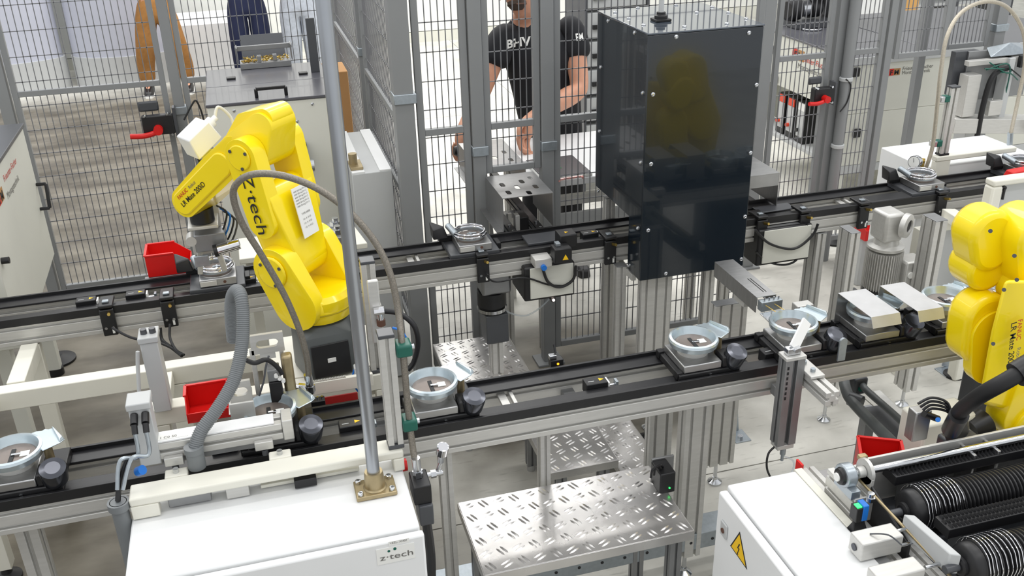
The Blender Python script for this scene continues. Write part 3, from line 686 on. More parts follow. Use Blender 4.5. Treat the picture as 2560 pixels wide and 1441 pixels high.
part(t, 'cover_film', MB().hull([(a.x + 0.15, ey - 0.03, a.z + 0.37), (a.x + 0.45, ey - 0.03, a.z + 0.37), (a.x + 0.42, ey + 0.06, a.z + 0.42), (a.x + 0.18, ey + 0.05, a.z + 0.41), (a.x + 0.3, ey, a.z + 0.44)]), 'zinc', 0.004)
part(t, 'sensor', MB().box(a.x + 0.34, a.x + 0.44, ey - 0.07, ey - 0.041, a.z + 0.3, a.z + 0.37), 'black', 0.003)
part(t, 'guide_ring', MB().ring((a.x + 0.5, ey - 0.05, a.z + 0.34), (0, 1, 0), 0.03, 0.008), 'black')
part(t, 'corner_foot', MB().box(a.x + 0.16, a.x + 0.25, ey - 0.09, ey - 0.061, a.z + 0.03, a.z + 0.12), 'alu', 0.003)
part(t, 'hose', MB().tube(bez([(a.x + 0.26, ey - 0.07, a.z + 0.31), (a.x + 0.15, ey - 0.08, a.z + 0.27), (a.x + 0.12, ey - 0.08, a.z + 0.1), (a.x + 0.12, ey - 0.08, a.z - 0.1)]), 0.016), 'rubber', label='thick black hose')
part(t, 'hose_collar', MB().cyl((a.x + 0.12, ey - 0.08, a.z - 0.13), (a.x + 0.12, ey - 0.08, a.z - 0.1), 0.03), 'ltgrey')
for k in range(5):
    q = (a.x + random.uniform(0.08, 0.3), ey - 0.08, a.z + random.uniform(0.28, 0.36))
    part(t, 'thin_cable', MB().tube(bez([q, (q[0] + random.uniform(0.05, 0.15), ey - 0.1, q[2] - random.uniform(-0.03, 0.08)), (q[0] + 0.2, ey - 0.05, q[2] - random.uniform(0, 0.2))]), 0.004, 6), random.choice(['black', 'green', 'black']))
part(t, 'valve_bank', MB().box(a.x - 0.03, a.x + 0.13, ey + 0.046, ey + 0.09, a.z + 0.14, a.z + 0.4), 'dkgrey', 0.003)
part(t, 'vent_plate', MB().box(a.x + 0.4, a.x + 0.52, ey - 0.21, ey - 0.2, a.z - 0.08, a.z + 0.02), 'alu', 0.002)
# ================================================================ WORK TABLE, TUNNEL, TRAY, WORKER
t = thing('assembly_table', 'long white assembly table in front of the worker, behind the centre fence', 'table', (1.6, 4.9, 0))
part(t, 'tabletop', MB().box(1.27, 2.2, 4.20, 4.93, 0.915, 0.95), 'white', 0.004)
for xx in (1.32, 2.15):
    for yy in (4.26, 4.9): part(t, 'leg', MB().prof((xx, yy, 0), (xx, yy, 0.914), 0.045, 0.045), 'alu')
part(t, 'skirt', MB().box(1.33, 2.1, 4.23, 4.25, 0.50, 0.76), 'ltgrey', 0.002)
part(t, 'cross_rail', MB().box(1.345, 2.1, 4.235, 4.27, 0.80, 0.85), 'alu', 0.002)
p0 = A(1380, 403, z=0.975)
tr = thing('work_tray', 'square dark tray with a shiny loop on it, on the white table', 'tray', (1.49, 4.29, 0.951))
part(tr, 'base', MB().box(1.30, 1.56, 4.205, 4.50, 0.951, 0.965), 'label', 0.002)
part(tr, 'mat', MB().box(1.305, 1.555, 4.21, 4.495, 0.966, 0.972), 'dkgrey', 0.002)
p = A(1388, 418, z=0.975)
solo('green_part', 'small green plastic piece at the left of the dark tray', 'part', MB().hull([(p.x - .012, p.y - .02, .9725), (p.x + .03, p.y - .02, .9725), (p.x - .012, p.y + .02, .9725), (p.x + .02, p.y + .015, .9725), (p.x, p.y, .992)]), mat('bright_green', (10, 170, 70), 0.4), bevel=0.002)
p = A(1425, 452, z=0.975)
solo('pink_tube', 'pinkish metal tube loop lying on the front of the dark tray', 'tube', MB().tube(bez([(p.x - .055, p.y - .008, .982), (p.x - .05, p.y + .01, .982), (p.x + .06, p.y + .02, .982), (p.x + .065, p.y, .982)]), 0.0055, 8), mat('copper_pink', (225, 170, 165), 0.25, 0.8))

# slotted tunnel over a cross conveyor
def slot_sheet(x0, x1, y0, y1, z, th, slots):
    """sheet with elongated openings: built as strips around each slot grid cell"""
    bm = bmesh.new()
    outer = [(x0, y0), (x1, y0), (x1, y1), (x0, y1)]
    def loop(pts):
        vs = [bm.verts.new((a, b, z)) for a, b in pts]
        return [bm.edges.new((vs[i], vs[(i + 1) % len(vs)])) for i in range(len(vs))]
    es = loop(outer)
    for cx, cy, w, l in slots:
        r = w / 2; pts = []
        for k in range(7): a = math.pi * k / 6; pts.append((cx + r * math.cos(a), cy + (l / 2 - r) + r * math.sin(a)))
        for k in range(7): a = math.pi + math.pi * k / 6; pts.append((cx + r * math.cos(a), cy - (l / 2 - r) + r * math.sin(a)))
        es += loop(pts)
    bmesh.ops.triangle_fill(bm, use_beauty=True, edges=es)
    r = bmesh.ops.extrude_face_region(bm, geom=bm.faces[:])
    for v in [g for g in r['geom'] if isinstance(g, bmesh.types.BMVert)]: v.co.z += th
    bm.verts.index_update(); mb = MB(); mb.add([v.co.copy() for v in bm.verts], [tuple(v.index for v in f.verts) for f in bm.faces]); bm.free(); return mb
def tunnel(label, x0, x1, y0, y1, z, zb, slots):
    t = thing('slotted_tunnel', label, 'cover', ((x0 + x1) / 2, (y0 + y1) / 2, zb), 'slotted steel tunnel covers')
    part(t, 'top_sheet', slot_sheet(x0, x1, y0, y1, z, 0.003, slots), 'brushed')
    part(t, 'side_sheet', MB().box(x0, x0 + 0.003, y0, y1, zb, z - 0.0003), 'brushed')
    part(t, 'side_sheet', MB().box(x1 - 0.003, x1, y0, y1, zb, z - 0.0003), 'brushed')
    part(t, 'foot_flange', MB().box(x0 - 0.03, x0 - 0.0003, y0, y1, zb, zb + 0.003), 'brushed')
    return t
sl = []
for i, yy in enumerate((3.80, 3.88, 3.96)):
    for j, xx in enumerate((1.03, 1.10)):
        sl.append((xx + (0.045 if i % 2 == 0 else 0) - 0.005, yy, 0.022, 0.05))
sl.append((1.17, 3.88, 0.02, 0.045))
tunnel('front slotted sheet steel tunnel in front of the centre fence', 0.985, 1.215, 3.765, 4.07, 1.055, 0.90, [(1.03, 3.83, .022, .05), (1.115, 3.80, .022, .05), (1.165, 3.865, .022, .05), (1.085, 3.885, .022, .05), (1.03, 3.935, .022, .05), (1.125, 3.95, .022, .05), (1.175, 3.985, .02, .04)])
tunnel('rear slotted sheet steel tunnel beyond the centre fence', 0.985, 1.215, 4.19, 4.62, 1.055, 0.93, [(1.03, 4.28, .022, .05), (1.1, 4.33, .022, .05), (1.165, 4.27, .022, .05), (1.03, 4.42, .022, .05), (1.1, 4.48, .022, .05), (1.165, 4.40, .022, .05)])
t = thing('cross_conveyor', 'short black conveyor running back through the slotted steel tunnel', 'conveyor', (1.1, 4.2, 0.84))
for xx in (1.025, 1.15):
    part(t, 'rail', MB().prof((xx + 0.012, 3.765, 0.86), (xx + 0.012, 4.62, 0.86), 0.04, 0.04), 'dkgrey')
    part(t, 'belt', MB().box(xx - 0.005, xx + 0.03, 3.765, 4.62, 0.881, 0.887), 'belt', 0.001)
    for yy in (3.79, 3.86): part(t, 'bolt', MB().cyl((xx + 0.012, yy, 0.887), (xx + 0.012, yy, 0.894), 0.007, n=6), 'steel')
part(t, 'stop_block', MB().box(1.062, 1.082, 3.84, 3.88, 0.86, 0.94), 'alu', 0.002)
part(t, 'drive_block', MB().box(1.085, 1.13, 3.86, 3.95, 0.85, 0.92), 'black', 0.003)
for yy in (4.15, 4.6): part(t, 'leg', MB().prof((1.1, yy, 0.0), (1.1, yy, 0.838), 0.045, 0.045), 'alu')
part(t, 'cross_member', MB().box(1.02, 1.18, 4.13, 4.17, 0.815, 0.8375), 'alu_dark')
part(t, 'cross_member', MB().box(1.02, 1.18, 4.58, 4.62, 0.815, 0.8375), 'alu_dark')
# handheld black tool under the worker's right hand
p = A(1158, 375, y=4.75)
solo('black_grip', 'black knob held in the worker\'s outstretched right hand', 'tool', MB().turn((p.x - 0.05, 4.75, p.z), (1, 0, -0.1), [(0, 0.022), (0.02, 0.03), (0.05, 0.026), (0.09, 0.032), (0.11, 0.02)]), 'black')
q = solo('tool_stand', 'grey slanted panel post below the black knob, beside the fence', 'stand', MB().bar((p.x + 0.09, 4.76, p.z - 0.03), (p.x + 0.14, 4.70, 0.0), 0.05, 0.05), 'alu_dark', bevel=0.003)

def skin_mesh(V_, E_, sub=2):
    me = bpy.data.meshes.new('s'); me.from_pydata([v[0] for v in V_], [], []); me.edges.add(len(E_))
    for i, (a, b) in enumerate(E_): me.edges[i].vertices = (a, b)
    o = bpy.data.objects.new('s', me); COL.objects.link(o)
    m = o.modifiers.new('k', 'SKIN'); m.use_smooth_shade = True
    me.update()
    ly = me.skin_vertices[0].data if me.skin_vertices else None
    if ly is None:
        bm = bmesh.new(); bm.from_mesh(me); bm.verts.layers.skin.verify(); bm.to_mesh(me); bm.free(); ly = me.skin_vertices[0].data
    for i, v in enumerate(V_):
        r = v[1] if isinstance(v[1], tuple) else (v[1], v[1]); ly[i].radius = r; ly[i].use_root = (i == 0)
    s2 = o.modifiers.new('u', 'SUBSURF'); s2.levels = sub; s2.render_levels = sub
    bpy.context.view_layer.update()
    r = bpy.data.meshes.new_from_object(o.evaluated_get(bpy.context.evaluated_depsgraph_get()))
    mb = MB(); mb.add([v.co.copy() for v in r.vertices], [tuple(p.vertices) for p in r.polygons], True)
    bpy.data.objects.remove(o); return mb
def chain(lst):
    """list of (name, parent or None, point, radius) -> verts, edges"""
    idx = {}; Vv = []; Ee = []
    for n, par, p, r in lst:
        idx[n] = len(Vv); Vv.append((tuple(p), r))
        if par is not None: Ee.append((idx[par], idx[n]))
    return Vv, Ee
def fingers(lst, pre, wrist, d, side, down, curl=0.5, s=1.0):
    """palm and five fingers; d = hand direction, side = towards the thumb, down = palm side"""
    d, side, down = V(d).normalized(), V(side).normalized(), V(down).normalized(); w0 = V(wrist)
    lst.append((pre + 'palm', pre + 'wrist', w0 + d * 0.045 * s, (0.034 * s, 0.017 * s)))
    for k, (o, L) in enumerate(((0.027, 0.075), (0.009, 0.085), (-0.009, 0.079), (-0.026, 0.062))):
        b0 = w0 + d * 0.085 * s + side * o * s
        lst.append((pre + 'k%d' % k, pre + 'palm', b0, 0.0105 * s))
        c = curl
        p1 = b0 + (d * math.cos(c) + down * math.sin(c)) * L * 0.45 * s
        p2 = p1 + (d * math.cos(2.1 * c) + down * math.sin(2.1 * c)) * L * 0.32 * s
        p3 = p2 + (d * math.cos(2.9 * c) + down * math.sin(2.9 * c)) * L * 0.23 * s
        lst.append((pre + 'f%d' % k, pre + 'k%d' % k, p1, 0.0092 * s)); lst.append((pre + 'g%d' % k, pre + 'f%d' % k, p2, 0.0085 * s)); lst.append((pre + 'h%d' % k, pre + 'g%d' % k, p3, 0.007 * s))
    t0 = w0 + d * 0.03 * s + side * 0.034 * s
    lst.append((pre + 't0', pre + 'palm', t0, 0.0125 * s))
    t1 = t0 + (d * 0.7 + side * 0.6 + down * 0.3).normalized() * 0.035 * s
    lst.append((pre + 't1', pre + 't0', t1, 0.0105 * s)); lst.append((pre + 't2', pre + 't1', t1 + (d * 0.8 + down * 0.5).normalized() * 0.028 * s, 0.0085 * s))
# ---- worker: stands behind the table facing the camera
wy = 5.12
def P(px, py, y): return A(px, py, y=y)
neck = P(1308, 46, 5.1); shL = P(1432, 62, 5.1); shR = P(1258, 88, 5.1)
headc = P(1290, -14, 5.0)
waist = P(1376, 300, 5.16); hip = P(1384, 400, 5.2); chest = P(1352, 130, 5.12)
elR = P(1205, 235, 5.02); wrR = P(1155, 325, 4.82)      # arm on the left of the picture
elL = P(1450, 225, 4.95); wrL = P(1330, 295, 4.74)      # arm on the right of the picture
wt = thing('person', 'worker in a black t-shirt with white lettering leaning over the white table', 'person', (hip.x, hip.y, 0))
L = [('pelvis', None, hip, 0.12), ('waist', 'pelvis', waist, 0.11), ('chest', 'waist', chest, 0.12), ('base', 'chest', (neck.x, neck.y + 0.04, neck.z - 0.06), (0.1, 0.08)),
     ('neck', 'base', neck + V((0, 0, 0.02)), 0.058), ('chin', 'neck', neck + V((-0.01, -0.07, 0.05)), (0.055, 0.06)), ('face', 'chin', headc + V((0, 0, 0.02)), (0.075, 0.095)), ('crown', 'face', headc + V((0, 0.03, 0.12)), (0.07, 0.085)),
     ('sR', 'chest', shR - V((0, 0, .02)), 0.045), ('uR', 'sR', shR.lerp(elR, .5), 0.056), ('eR', 'uR', elR, 0.047), ('mR', 'eR', elR.lerp(wrR, .3), 0.05), ('Rwrist', 'mR', wrR, 0.032),
     ('sL', 'chest', shL - V((0, 0, .02)), 0.045), ('uL', 'sL', shL.lerp(elL, .5), 0.062), ('eL', 'uL', elL, 0.056), ('mL', 'eL', elL.lerp(wrL, .3), 0.06), ('Lwrist', 'mL', wrL, 0.038),
     ('lR', 'pelvis', (hip.x - 0.1, hip.y, hip.z - 0.1), 0.085), ('kR', 'lR', (hip.x - 0.12, hip.y + 0.02, 0.5), 0.06), ('aR', 'kR', (hip.x - 0.13, hip.y + 0.06, 0.1), 0.04), ('tR', 'aR', (hip.x - 0.14, hip.y - 0.1, 0.05), 0.035),
     ('lL', 'pelvis', (hip.x + 0.1, hip.y, hip.z - 0.1), 0.085), ('kL', 'lL', (hip.x + 0.12, hip.y + 0.02, 0.5), 0.06), ('aL', 'kL', (hip.x + 0.13, hip.y + 0.06, 0.1), 0.04), ('tL', 'aL', (hip.x + 0.14, hip.y - 0.1, 0.05), 0.035)]
fingers(L, 'R', wrR, (-0.35, -0.35, -0.85), (0.6, -0.7, 0), (0.6, -0.3, -0.4), 0.35, 1.15)
fingers(L, 'L', wrL, (-0.5, -0.35, -0.75), (-0.6, -0.4, 0.5), (0.5, -0.3, -0.7), 0.95, 1.55)
part(wt, 'body', skin_mesh(*chain(L)), 'skin')
Ls = [('waist', None, (waist.x, waist.y, waist.z - 0.0), (0.152, 0.12)), ('belly', 'waist', waist.lerp(chest, .5), (0.155, 0.125)), ('chest', 'belly', chest, (0.185, 0.135)), ('base', 'chest', (neck.x + 0.01, neck.y + 0.06, neck.z - 0.07), (0.125, 0.09)),
      ('hem', 'waist', hip + V((0, 0, 0.07)), (0.172, 0.13)),
      ('sR', 'chest', shR + V((0, 0, 0.002)), 0.078), ('uR', 'sR', shR.lerp(elR, .42), 0.07), ('u2R', 'uR', shR.lerp(elR, .52), 0.068),
      ('sL', 'chest', shL + V((0, 0, 0.002)), 0.08), ('uL', 'sL', shL.lerp(elL, .42), 0.074), ('u2L', 'uL', shL.lerp(elL, .5), 0.072)]
shm = MB(); Nn = 28; rings = []
hm = hip + V((0.0, 0, 0.05)); ax = (shL - shR).normalized()
for cpt, rx_, ry_, sk in ((hm, .186, .135, 0), (hip.lerp(waist, .45), .184, .13, 0), (waist, .186, .13, 0), (waist.lerp(chest, .4), .196, .134, .1), (waist.lerp(chest, .75), .208, .138, .3), (chest, .222, .14, .6),
                          (chest.lerp(neck, .35) + V((0, .02, 0)), .225, .13, 1), (chest.lerp(neck, .62) + V((0, .03, 0)), .19, .115, 1), (neck + V((0, .035, -.035)), .085, .075, 1), (neck + V((0, .03, -.012)), .066, .062, 1)):
    e1 = V((1, 0, 0)).lerp(ax, sk).normalized()
    rings.append([cpt + e1 * (rx_ * math.copysign(abs(math.cos(a_)) ** .85, math.cos(a_))) + V((0, ry_ * math.sin(a_), .004 * math.sin(5 * a_ + rx_ * 60))) for a_ in [2 * math.pi * i_ / Nn for i_ in range(Nn)]])
shm.loft(rings)
for s0, e0 in ((shR, elR), (shL, elL)):
    sl_ = skin_mesh([(tuple(s0.lerp(chest, .4)), .105), (tuple(s0), .098), (tuple(s0.lerp(e0, .3)), .094), (tuple(s0.lerp(e0, .56)), .09)], [(0, 1), (1, 2), (2, 3)])
    shm.add(sl_.v, sl_.f, True)
sh = part(wt, 't_shirt', shm, 'shirt')
Lt = [('w', None, hip + V((0, 0, 0.06)), (0.168, 0.125)), ('p', 'w', hip, (0.17, 0.13)), ('lR', 'p', (hip.x - 0.1, hip.y, hip.z - 0.12), 0.1), ('kR', 'lR', (hip.x - 0.12, hip.y + 0.02, 0.5), 0.078), ('aR', 'kR', (hip.x - 0.13, hip.y + 0.06, 0.12), 0.065),
      ('lL', 'p', (hip.x + 0.1, hip.y, hip.z - 0.12), 0.1), ('kL', 'lL', (hip.x + 0.12, hip.y + 0.02, 0.5), 0.078), ('aL', 'kL', (hip.x + 0.13, hip.y + 0.06, 0.12), 0.065)]
part(wt, 'trousers', skin_mesh(*chain(Lt)), 'shirt')
for s_ in (-1, 1):
    part(wt, 'shoe', MB().hull([V((hip.x + s_ * 0.14 + dx, hip.y + dy, z)) for dx, dy, z in ((-.05, .12, 0), (.05, .12, 0), (-.055, -.12, 0), (.055, -.12, 0), (-.03, -.2, 0), (.03, -.2, 0), (-.04, .1, .1), (.04, .1, .1), (-.04, -.02, .1), (.04, -.02, .1), (-.03, -.18, .045), (.03, -.18, .045))]), 'black', 0.01)
hb = MB().turn(headc + V((0, 0.04, 0.0)), (0, 0.12, 1), [(0.0, 0.086), (0.05, 0.104), (0.1, 0.105), (0.15, 0.085), (0.185, 0.04), (0.19, 0.0)], 20, False)
part(wt, 'hair', hb, 'hair')
part(wt, 'beard', MB().turn(headc + V((-0.008, -0.05, -0.075)), (0, 0.3, 1), [(0, 0.0), (0.004, 0.03), (0.03, 0.052), (0.045, 0.05), (0.05, 0.04)], 16, False), 'hair')
for s_ in (-1, 1): part(wt, 'ear', MB().turn(headc + V((s_ * 0.082, 0.01, 0.0)), (s_, 0, 0), [(0, 0.026), (0.008, 0.028), (0.014, 0.015)], 12), 'skin')
part(wt, 'nose', MB().hull([headc + V(q) for q in ((-0.012, -0.088, 0.04), (0.012, -0.088, 0.04), (-0.018, -0.09, -0.01), (0.018, -0.09, -0.01), (0, -0.125, 0.0), (0, -0.095, 0.055))]), 'skin', 0.004)
part(wt, 'mouth', MB().box(headc.x - 0.025, headc.x + 0.025, headc.y - 0.102, headc.y - 0.09, headc.z - 0.036, headc.z - 0.03), 'leather', 0.002)
for s_ in (-1, 1): part(wt, 'eye', MB().sph(headc + V((s_ * 0.032, -0.086, 0.048)), 0.011, 8), 'ink')
def proj_text(par, s, p, ex, ey, size, src, mt='label', bold=0.02, sx=1.0):
    o = text(par, s, p, ex, ey, size, mt, 0.0, 'lettering', bold, sx)
    m = o.modifiers.new('wrap', 'SHRINKWRAP'); m.target = src; m.wrap_method = 'PROJECT'; m.use_negative_direction = True; m.use_positive_direction = True
    m.use_project_z = False; m.use_project_y = True; m.offset = 0.003; m.project_limit = 0.4
    return o
p = P(1274, 128, 4.93)
proj_text(wt, 'BHV', p, (1, 0, 0.05), (0, 0, 1), 0.062, sh, bold=0.03, sx=1.2)
p = P(1378, 112, 4.93)
proj_text(wt, '___', p, (1, 0, 0.02), (0, 0, 1), 0.05, sh, bold=0.02, sx=0.6)
p = P(1447, 106, 4.93)
proj_text(wt, 'EM', p, (1, 0, 0), (0, 0, 1), 0.05, sh, bold=0.03, sx=0.75)
# ---- standing people far left, only legs in view
def legs(label, px0, px1, py_foot, mt, spread, pymid, y, shoe='black', turn=0.0, shoes=True, part_name='trousers'):
    f0 = A(px0, py_foot, z=0.04); f1 = A(px1, py_foot, z=0.04)
    yy = (f0.y + f1.y) / 2 if y is None else y
    if y is not None: f0 = A(px0, py_foot, y=y); f1 = A(px1, py_foot, y=y); f0.z = f1.z = 0.04
    c = (f0 + f1) / 2; c.z = 0
    t = thing('person', label, 'person', c, 'visitors behind the left fence')
    hip = V((c.x, yy, 0.95))
    L = [('p', None, hip, (0.13, 0.11)), ('w', 'p', hip + V((0, 0, 0.12)), (0.13, 0.1)), ('ch', 'w', hip + V((0, 0, 0.4)), (0.16, 0.11)), ('n', 'ch', hip + V((0, 0, 0.56)), 0.055), ('h', 'n', hip + V((0, -0.01, 0.7)), (0.075, 0.09)), ('hh', 'h', hip + V((0, 0.01, 0.78)), 0.07)]
    for k, f in (('a', f0), ('b', f1)):
        s_ = -1 if k == 'a' else 1
        kn = V(((hip.x + s_ * 0.1) * 0.45 + f.x * 0.55, yy - 0.03, 0.5))
        L += [(k + 'l', 'p', hip + V((s_ * 0.1, 0, -0.12)), 0.08), (k + 'k', k + 'l', kn, 0.055), (k + 'a', k + 'k', V((f.x, yy + 0.02, 0.1)), 0.04), (k + 't', k + 'a', V((f.x, yy - 0.12, 0.05)), 0.034)]
        sd = hip + V((s_ * 0.21, 0, 0.47)); L += [(k + 's', 'ch', sd, 0.05), (k + 'e', k + 's', sd + V((s_ * 0.05, 0.0, -0.25)), 0.038), (k + 'wrist', k + 'e', sd + V((s_ * -0.04, -0.24, -0.22)), 0.027)]
        fingers(L, k, sd + V((s_ * -0.04, -0.24, -0.22)), (-s_ * .4, -1, .1), (0, .1, 1), (-s_, 0, 0), 0.3)
    part(t, 'body', skin_mesh(*chain(L), sub=1), 'skin')
    L = [('w', None, hip + V((0, 0, 0.1)), (0.15, 0.12)), ('p', 'w', hip + V((0, 0, 0.0)), (0.155, 0.13))]
    for k, f in (('a', f0), ('b', f1)):
        s_ = -1 if k == 'a' else 1
        kn = V(((hip.x + s_ * 0.1) * 0.45 + f.x * 0.55, yy - 0.03, 0.5))
        L += [(k + 'l', 'p', hip + V((s_ * 0.1, 0, -0.13)), 0.125), (k + 'k', k + 'l', kn, 0.112), (k + 'c', k + 'k', V((f.x * 0.9 + kn.x * 0.1, yy + 0.02, 0.3)), 0.1), (k + 'a', k + 'c', V((f.x, yy + 0.02, 0.11)), 0.085)]
    part(t, 'trousers', skin_mesh(*chain(L)), mt)
    part(t, 'jacket', skin_mesh(*chain([('w', None, hip + V((0, 0, 0.13)), (0.17, 0.13)), ('c', 'w', hip + V((0, 0, 0.4)), (0.19, 0.13)), ('n', 'c', hip + V((0, 0, 0.52)), 0.09), ('a', 'c', hip + V((-.22, 0, .46)), 0.07), ('ae', 'a', hip + V((-.27, 0, .2)), 0.055), ('b', 'c', hip + V((.22, 0, .46)), 0.07), ('be', 'b', hip + V((.27, 0, .2)), 0.055)])), 'shirt')
    if shoes:
        for f in (f0, f1):
            so = part(t, 'shoe', MB().hull([V((f.x + dx, yy + dy, z)) for dx, dy, z in ((-.05, .1, 0.02), (.05, .1, 0.02), (-.055, -.14, 0.02), (.055, -.14, 0.02), (-.03, -.2, 0.02), (.03, -.2, 0.02), (-.04, .09, .11), (.04, .09, .11), (-.04, -.02, .11), (.04, -.02, .11), (-.03, -.18, .06), (.03, -.18, .06))]), shoe, 0.012)
            part(t, 'sole', MB().hull([V((f.x + dx, yy + dy, z)) for dx, dy in ((-.053, .11), (.053, .11), (-.058, -.14), (.058, -.14), (-.03, -.21), (.03, -.21)) for z in (0, .0195)]), 'label')
    return t
legs('standing person in tan trousers and dark shoes behind the left fence post', 375, 472, 222, 'tan', 0.3, 0, None)
legs('standing person in navy jeans behind the hopper machine', 612, 672, 205, 'jeans', 0.3, 0, None)
legs('standing person in pale grey jeans beside the navy jeans', 742, 795, 205, 'ltjeans', 0.3, 0, None)
# white table behind tan person
solo('white_bench', 'low white crate standing between the tan and navy trousered people', 'crate', MB().box(-0.72, 0.28, 11.4, 12.3, 0, 0.62), 'white', bevel=0.006)
# ================================================================ YELLOW ROBOT ARM
def robot(label, base, rz, k, q2=0.185, q3=-0.686, brz=0.12, group='yellow six axis robots'):
    t = thing('industrial_robot', label, 'robot', base, group)
    TM = Matrix.Translation(V(base)) @ Matrix.Rotation(rz, 4, 'Z') @ Matrix.Scale(k, 4)
    def nb(): m = MB(); m.m = TM; return m
    def hx(*items, n=24):
        pts = []
        for y, z, r, x0, x1 in items:
            for x in (x0, x1): pts += circ((x, y, z), (1, 0, 0), r, n)
        return pts
    def H(name, items, mt='yellow', b=0.012, extra=(), par=None, lb=None, n=24):
        m = nb(); m.hull(hx(*items, n=n) + [V(e) for e in extra]); return part(par or t, name, m, mt, b * k, lb, ang=50)
    J2 = (0.05, 0.33); u = (math.sin(q2), math.cos(q2)); J3 = (J2[0] + .33 * u[0], J2[1] + .33 * u[1])
    v = (math.cos(q3), math.sin(q3)); w_ = (-math.sin(q3), math.cos(q3))
    J5 = (J3[0] + .035 * w_[0] + .335 * v[0], J3[1] + .035 * w_[1] + .335 * v[1])
    def on(J, a, d, b=0, e=(0, 0)): return (J[0] + a * d[0] + b * e[0], J[1] + a * d[1] + b * e[1])
    # base (turned square to the frame, the arm above it is swung)
    B0 = Matrix.Translation(V(base)) @ Matrix.Rotation(brz, 4, 'Z') @ Matrix.Scale(k, 4)
    def nbb(): m = MB(); m.m = B0; return m
    m = nbb(); m.hull([V((x, y, z)) for x, y, z in ((-.072, -.115, 0), (.072, -.115, 0), (-.068, -.1, .125), (.068, -.1, .125))] + circ((0, 0, 0), (0, 0, 1), .09, 28) + circ((0, 0, .155), (0, 0, 1), .086, 28))
    bs = part(t, 'base', m, 'robotgrey', .006)
    m = nbb(); m.hull([V((x, y, z)) for x in (-.055, .055) for y, z in ((-.1215, .006), (-.1175, .006), (-.109, .105), (-.105, .105))]); part(t, 'connector_panel', m, 'black', .003)
    m = nbb(); m.box(-.012, .012, -.1195, -.116, .05, .062); part(t, 'serial_label', m, 'label')
    m = nbb(); m.box(.078, .115, -.08, .02, .01, .135); part(t, 'cable_box', m, 'dkgrey', .006)
    # shoulder bowl
    m = nb(); m.turn((0, 0, .157), (0, 0, 1), [(0, .088), (.006, .098), (.05, .112), (.075, .112), (.09, .1)], 40); part(t, 'turntable', m, 'yellow', 0)
    m = nb(); m.hull(circ((0, 0, .19), (0, 0, 1), .112, 32) + circ((0, 0, .225), (0, 0, 1), .108, 32) + [V((x, y, z)) for x in (-.09, .09) for y, z in ((-.07, .24), (.06, .24))])
    part(t, 'shoulder_bowl', m, 'yellow', .01 * k)
    for s_, x0, x1 in ((-1, -.118, -.066), (1, .066, .112)):
        H('shoulder_fork', [(J2[0], J2[1], .068, x0, x1), (0.0, .225, .075, x0 * .92, x1)], b=.012)
        H('hub_cap', [(J2[0], J2[1], .048, (x0 - .01 if s_ < 0 else x1), (x0 if s_ < 0 else x1 + .01))], b=.006)
    # lower arm
    c1 = on(J2, .11, u, -.012, (-u[1], u[0])); c2 = on(J2, .19, u)
    H('lower_arm', [(J2[0], J2[1], .058, -.062, .062), (c1[0], c1[1], .058, -.068, .075), (c2[0], c2[1], .05, -.098, .095)], b=.014)
    for x0, x1 in ((-.112, -.062), (.062, .108)):
        a1 = on(J2, .14, u); H('arm_column', [(a1[0], a1[1], .045, x0 * .96, x1), (J3[0], J3[1], .05, x0, x1)], b=.014)
        H('joint_cap', [(J3[0], J3[1], .036, min(x0, x0 - .006) if x0 < 0 else x1, x0 if x0 < 0 else x1 + .006)], b=.004)
    # printed label on the back of the lower arm
    bx = V((0, -u[1], u[0])); up = V((0, u[0], u[1])); cc = V((0.0, J2[0], J2[1])) + up * .065 + bx * .0705
    m = nb(); 
    def q(a, b, c=0): return cc + V((a, 0, 0)) + up * b + bx * c
    m.add([q(-.034, 0), q(.034, 0), q(.034, .145), q(-.034, .145), q(-.034, 0, .0025), q(.034, 0, .0025), q(.034, .145, .0025), q(-.034, .145, .0025)], [(3, 2, 1, 0), (4, 5, 6, 7), (0, 1, 5, 4), (1, 2, 6, 5), (2, 3, 7, 6), (3, 0, 4, 7)])
    part(t, 'rating_label', m, 'label', label='white rating label with fine print')
    ex = (TM.to_3x3() @ V((1, 0, 0))).normalized(); eu = (TM.to_3x3() @ up).normalized(); tb = lambda a, b, c: TM @ q(a, b, c)
    for i in range(6): text(t, 'IMAP 28.4 kg 0.9-1.2', tb(-.029, .132 - i * .0085, .0028), ex, eu, .0066 * k, 'greyink')
    text(t, 'TYPE A05B', tb(-.02, .065, .0028), ex, eu, .008 * k, 'greyink')
    for i in range(3): text(t, 'I O  A  0123', tb(-.02, .05 - i * .012, .0028), ex, eu, .007 * k, 'greyink')
    # elbow housing
    e1 = on(J3, .035, w_); back = on(J3, -.07, v, .035, w_)
    H('elbow_housing', [(J3[0], J3[1], .052, -.061, .061), (back[0], back[1], .038, -.052, .055), on(J3, .055, v, .04, w_) + (.045, -.055, .05)], b=.014)
    H('elbow_cover', [on(J3, -.02, v, .075, w_) + (.03, -.04, .05), on(J3, -.085, v, .045, w_) + (.03, -.04, .05), on(J3, .06, v, .055, w_) + (.03, -.045, .045)], b=.012)
    # forearm, offset clear of the left column
    f0 = on(J3, .06, v, .035, w_); f1 = on(J3, .17, v, .035, w_)
    H('forearm', [f0 + (.048, -.058, .05), f1 + (.05, -.062, .05), J5 + (.045, -.062, .05)], b=.012)
    H('forearm_cover', [on(J3, .12, v, .035, w_) + (.036, -.068, -.06), J5 + (.036, -.068, -.06)], b=.004)
    m = nb(); m.cyl((0, J5[0], J5[1] - .035), (0, J5[0], J5[1] - .078), .036); part(t, 'wrist_flange', m, 'black', .002)
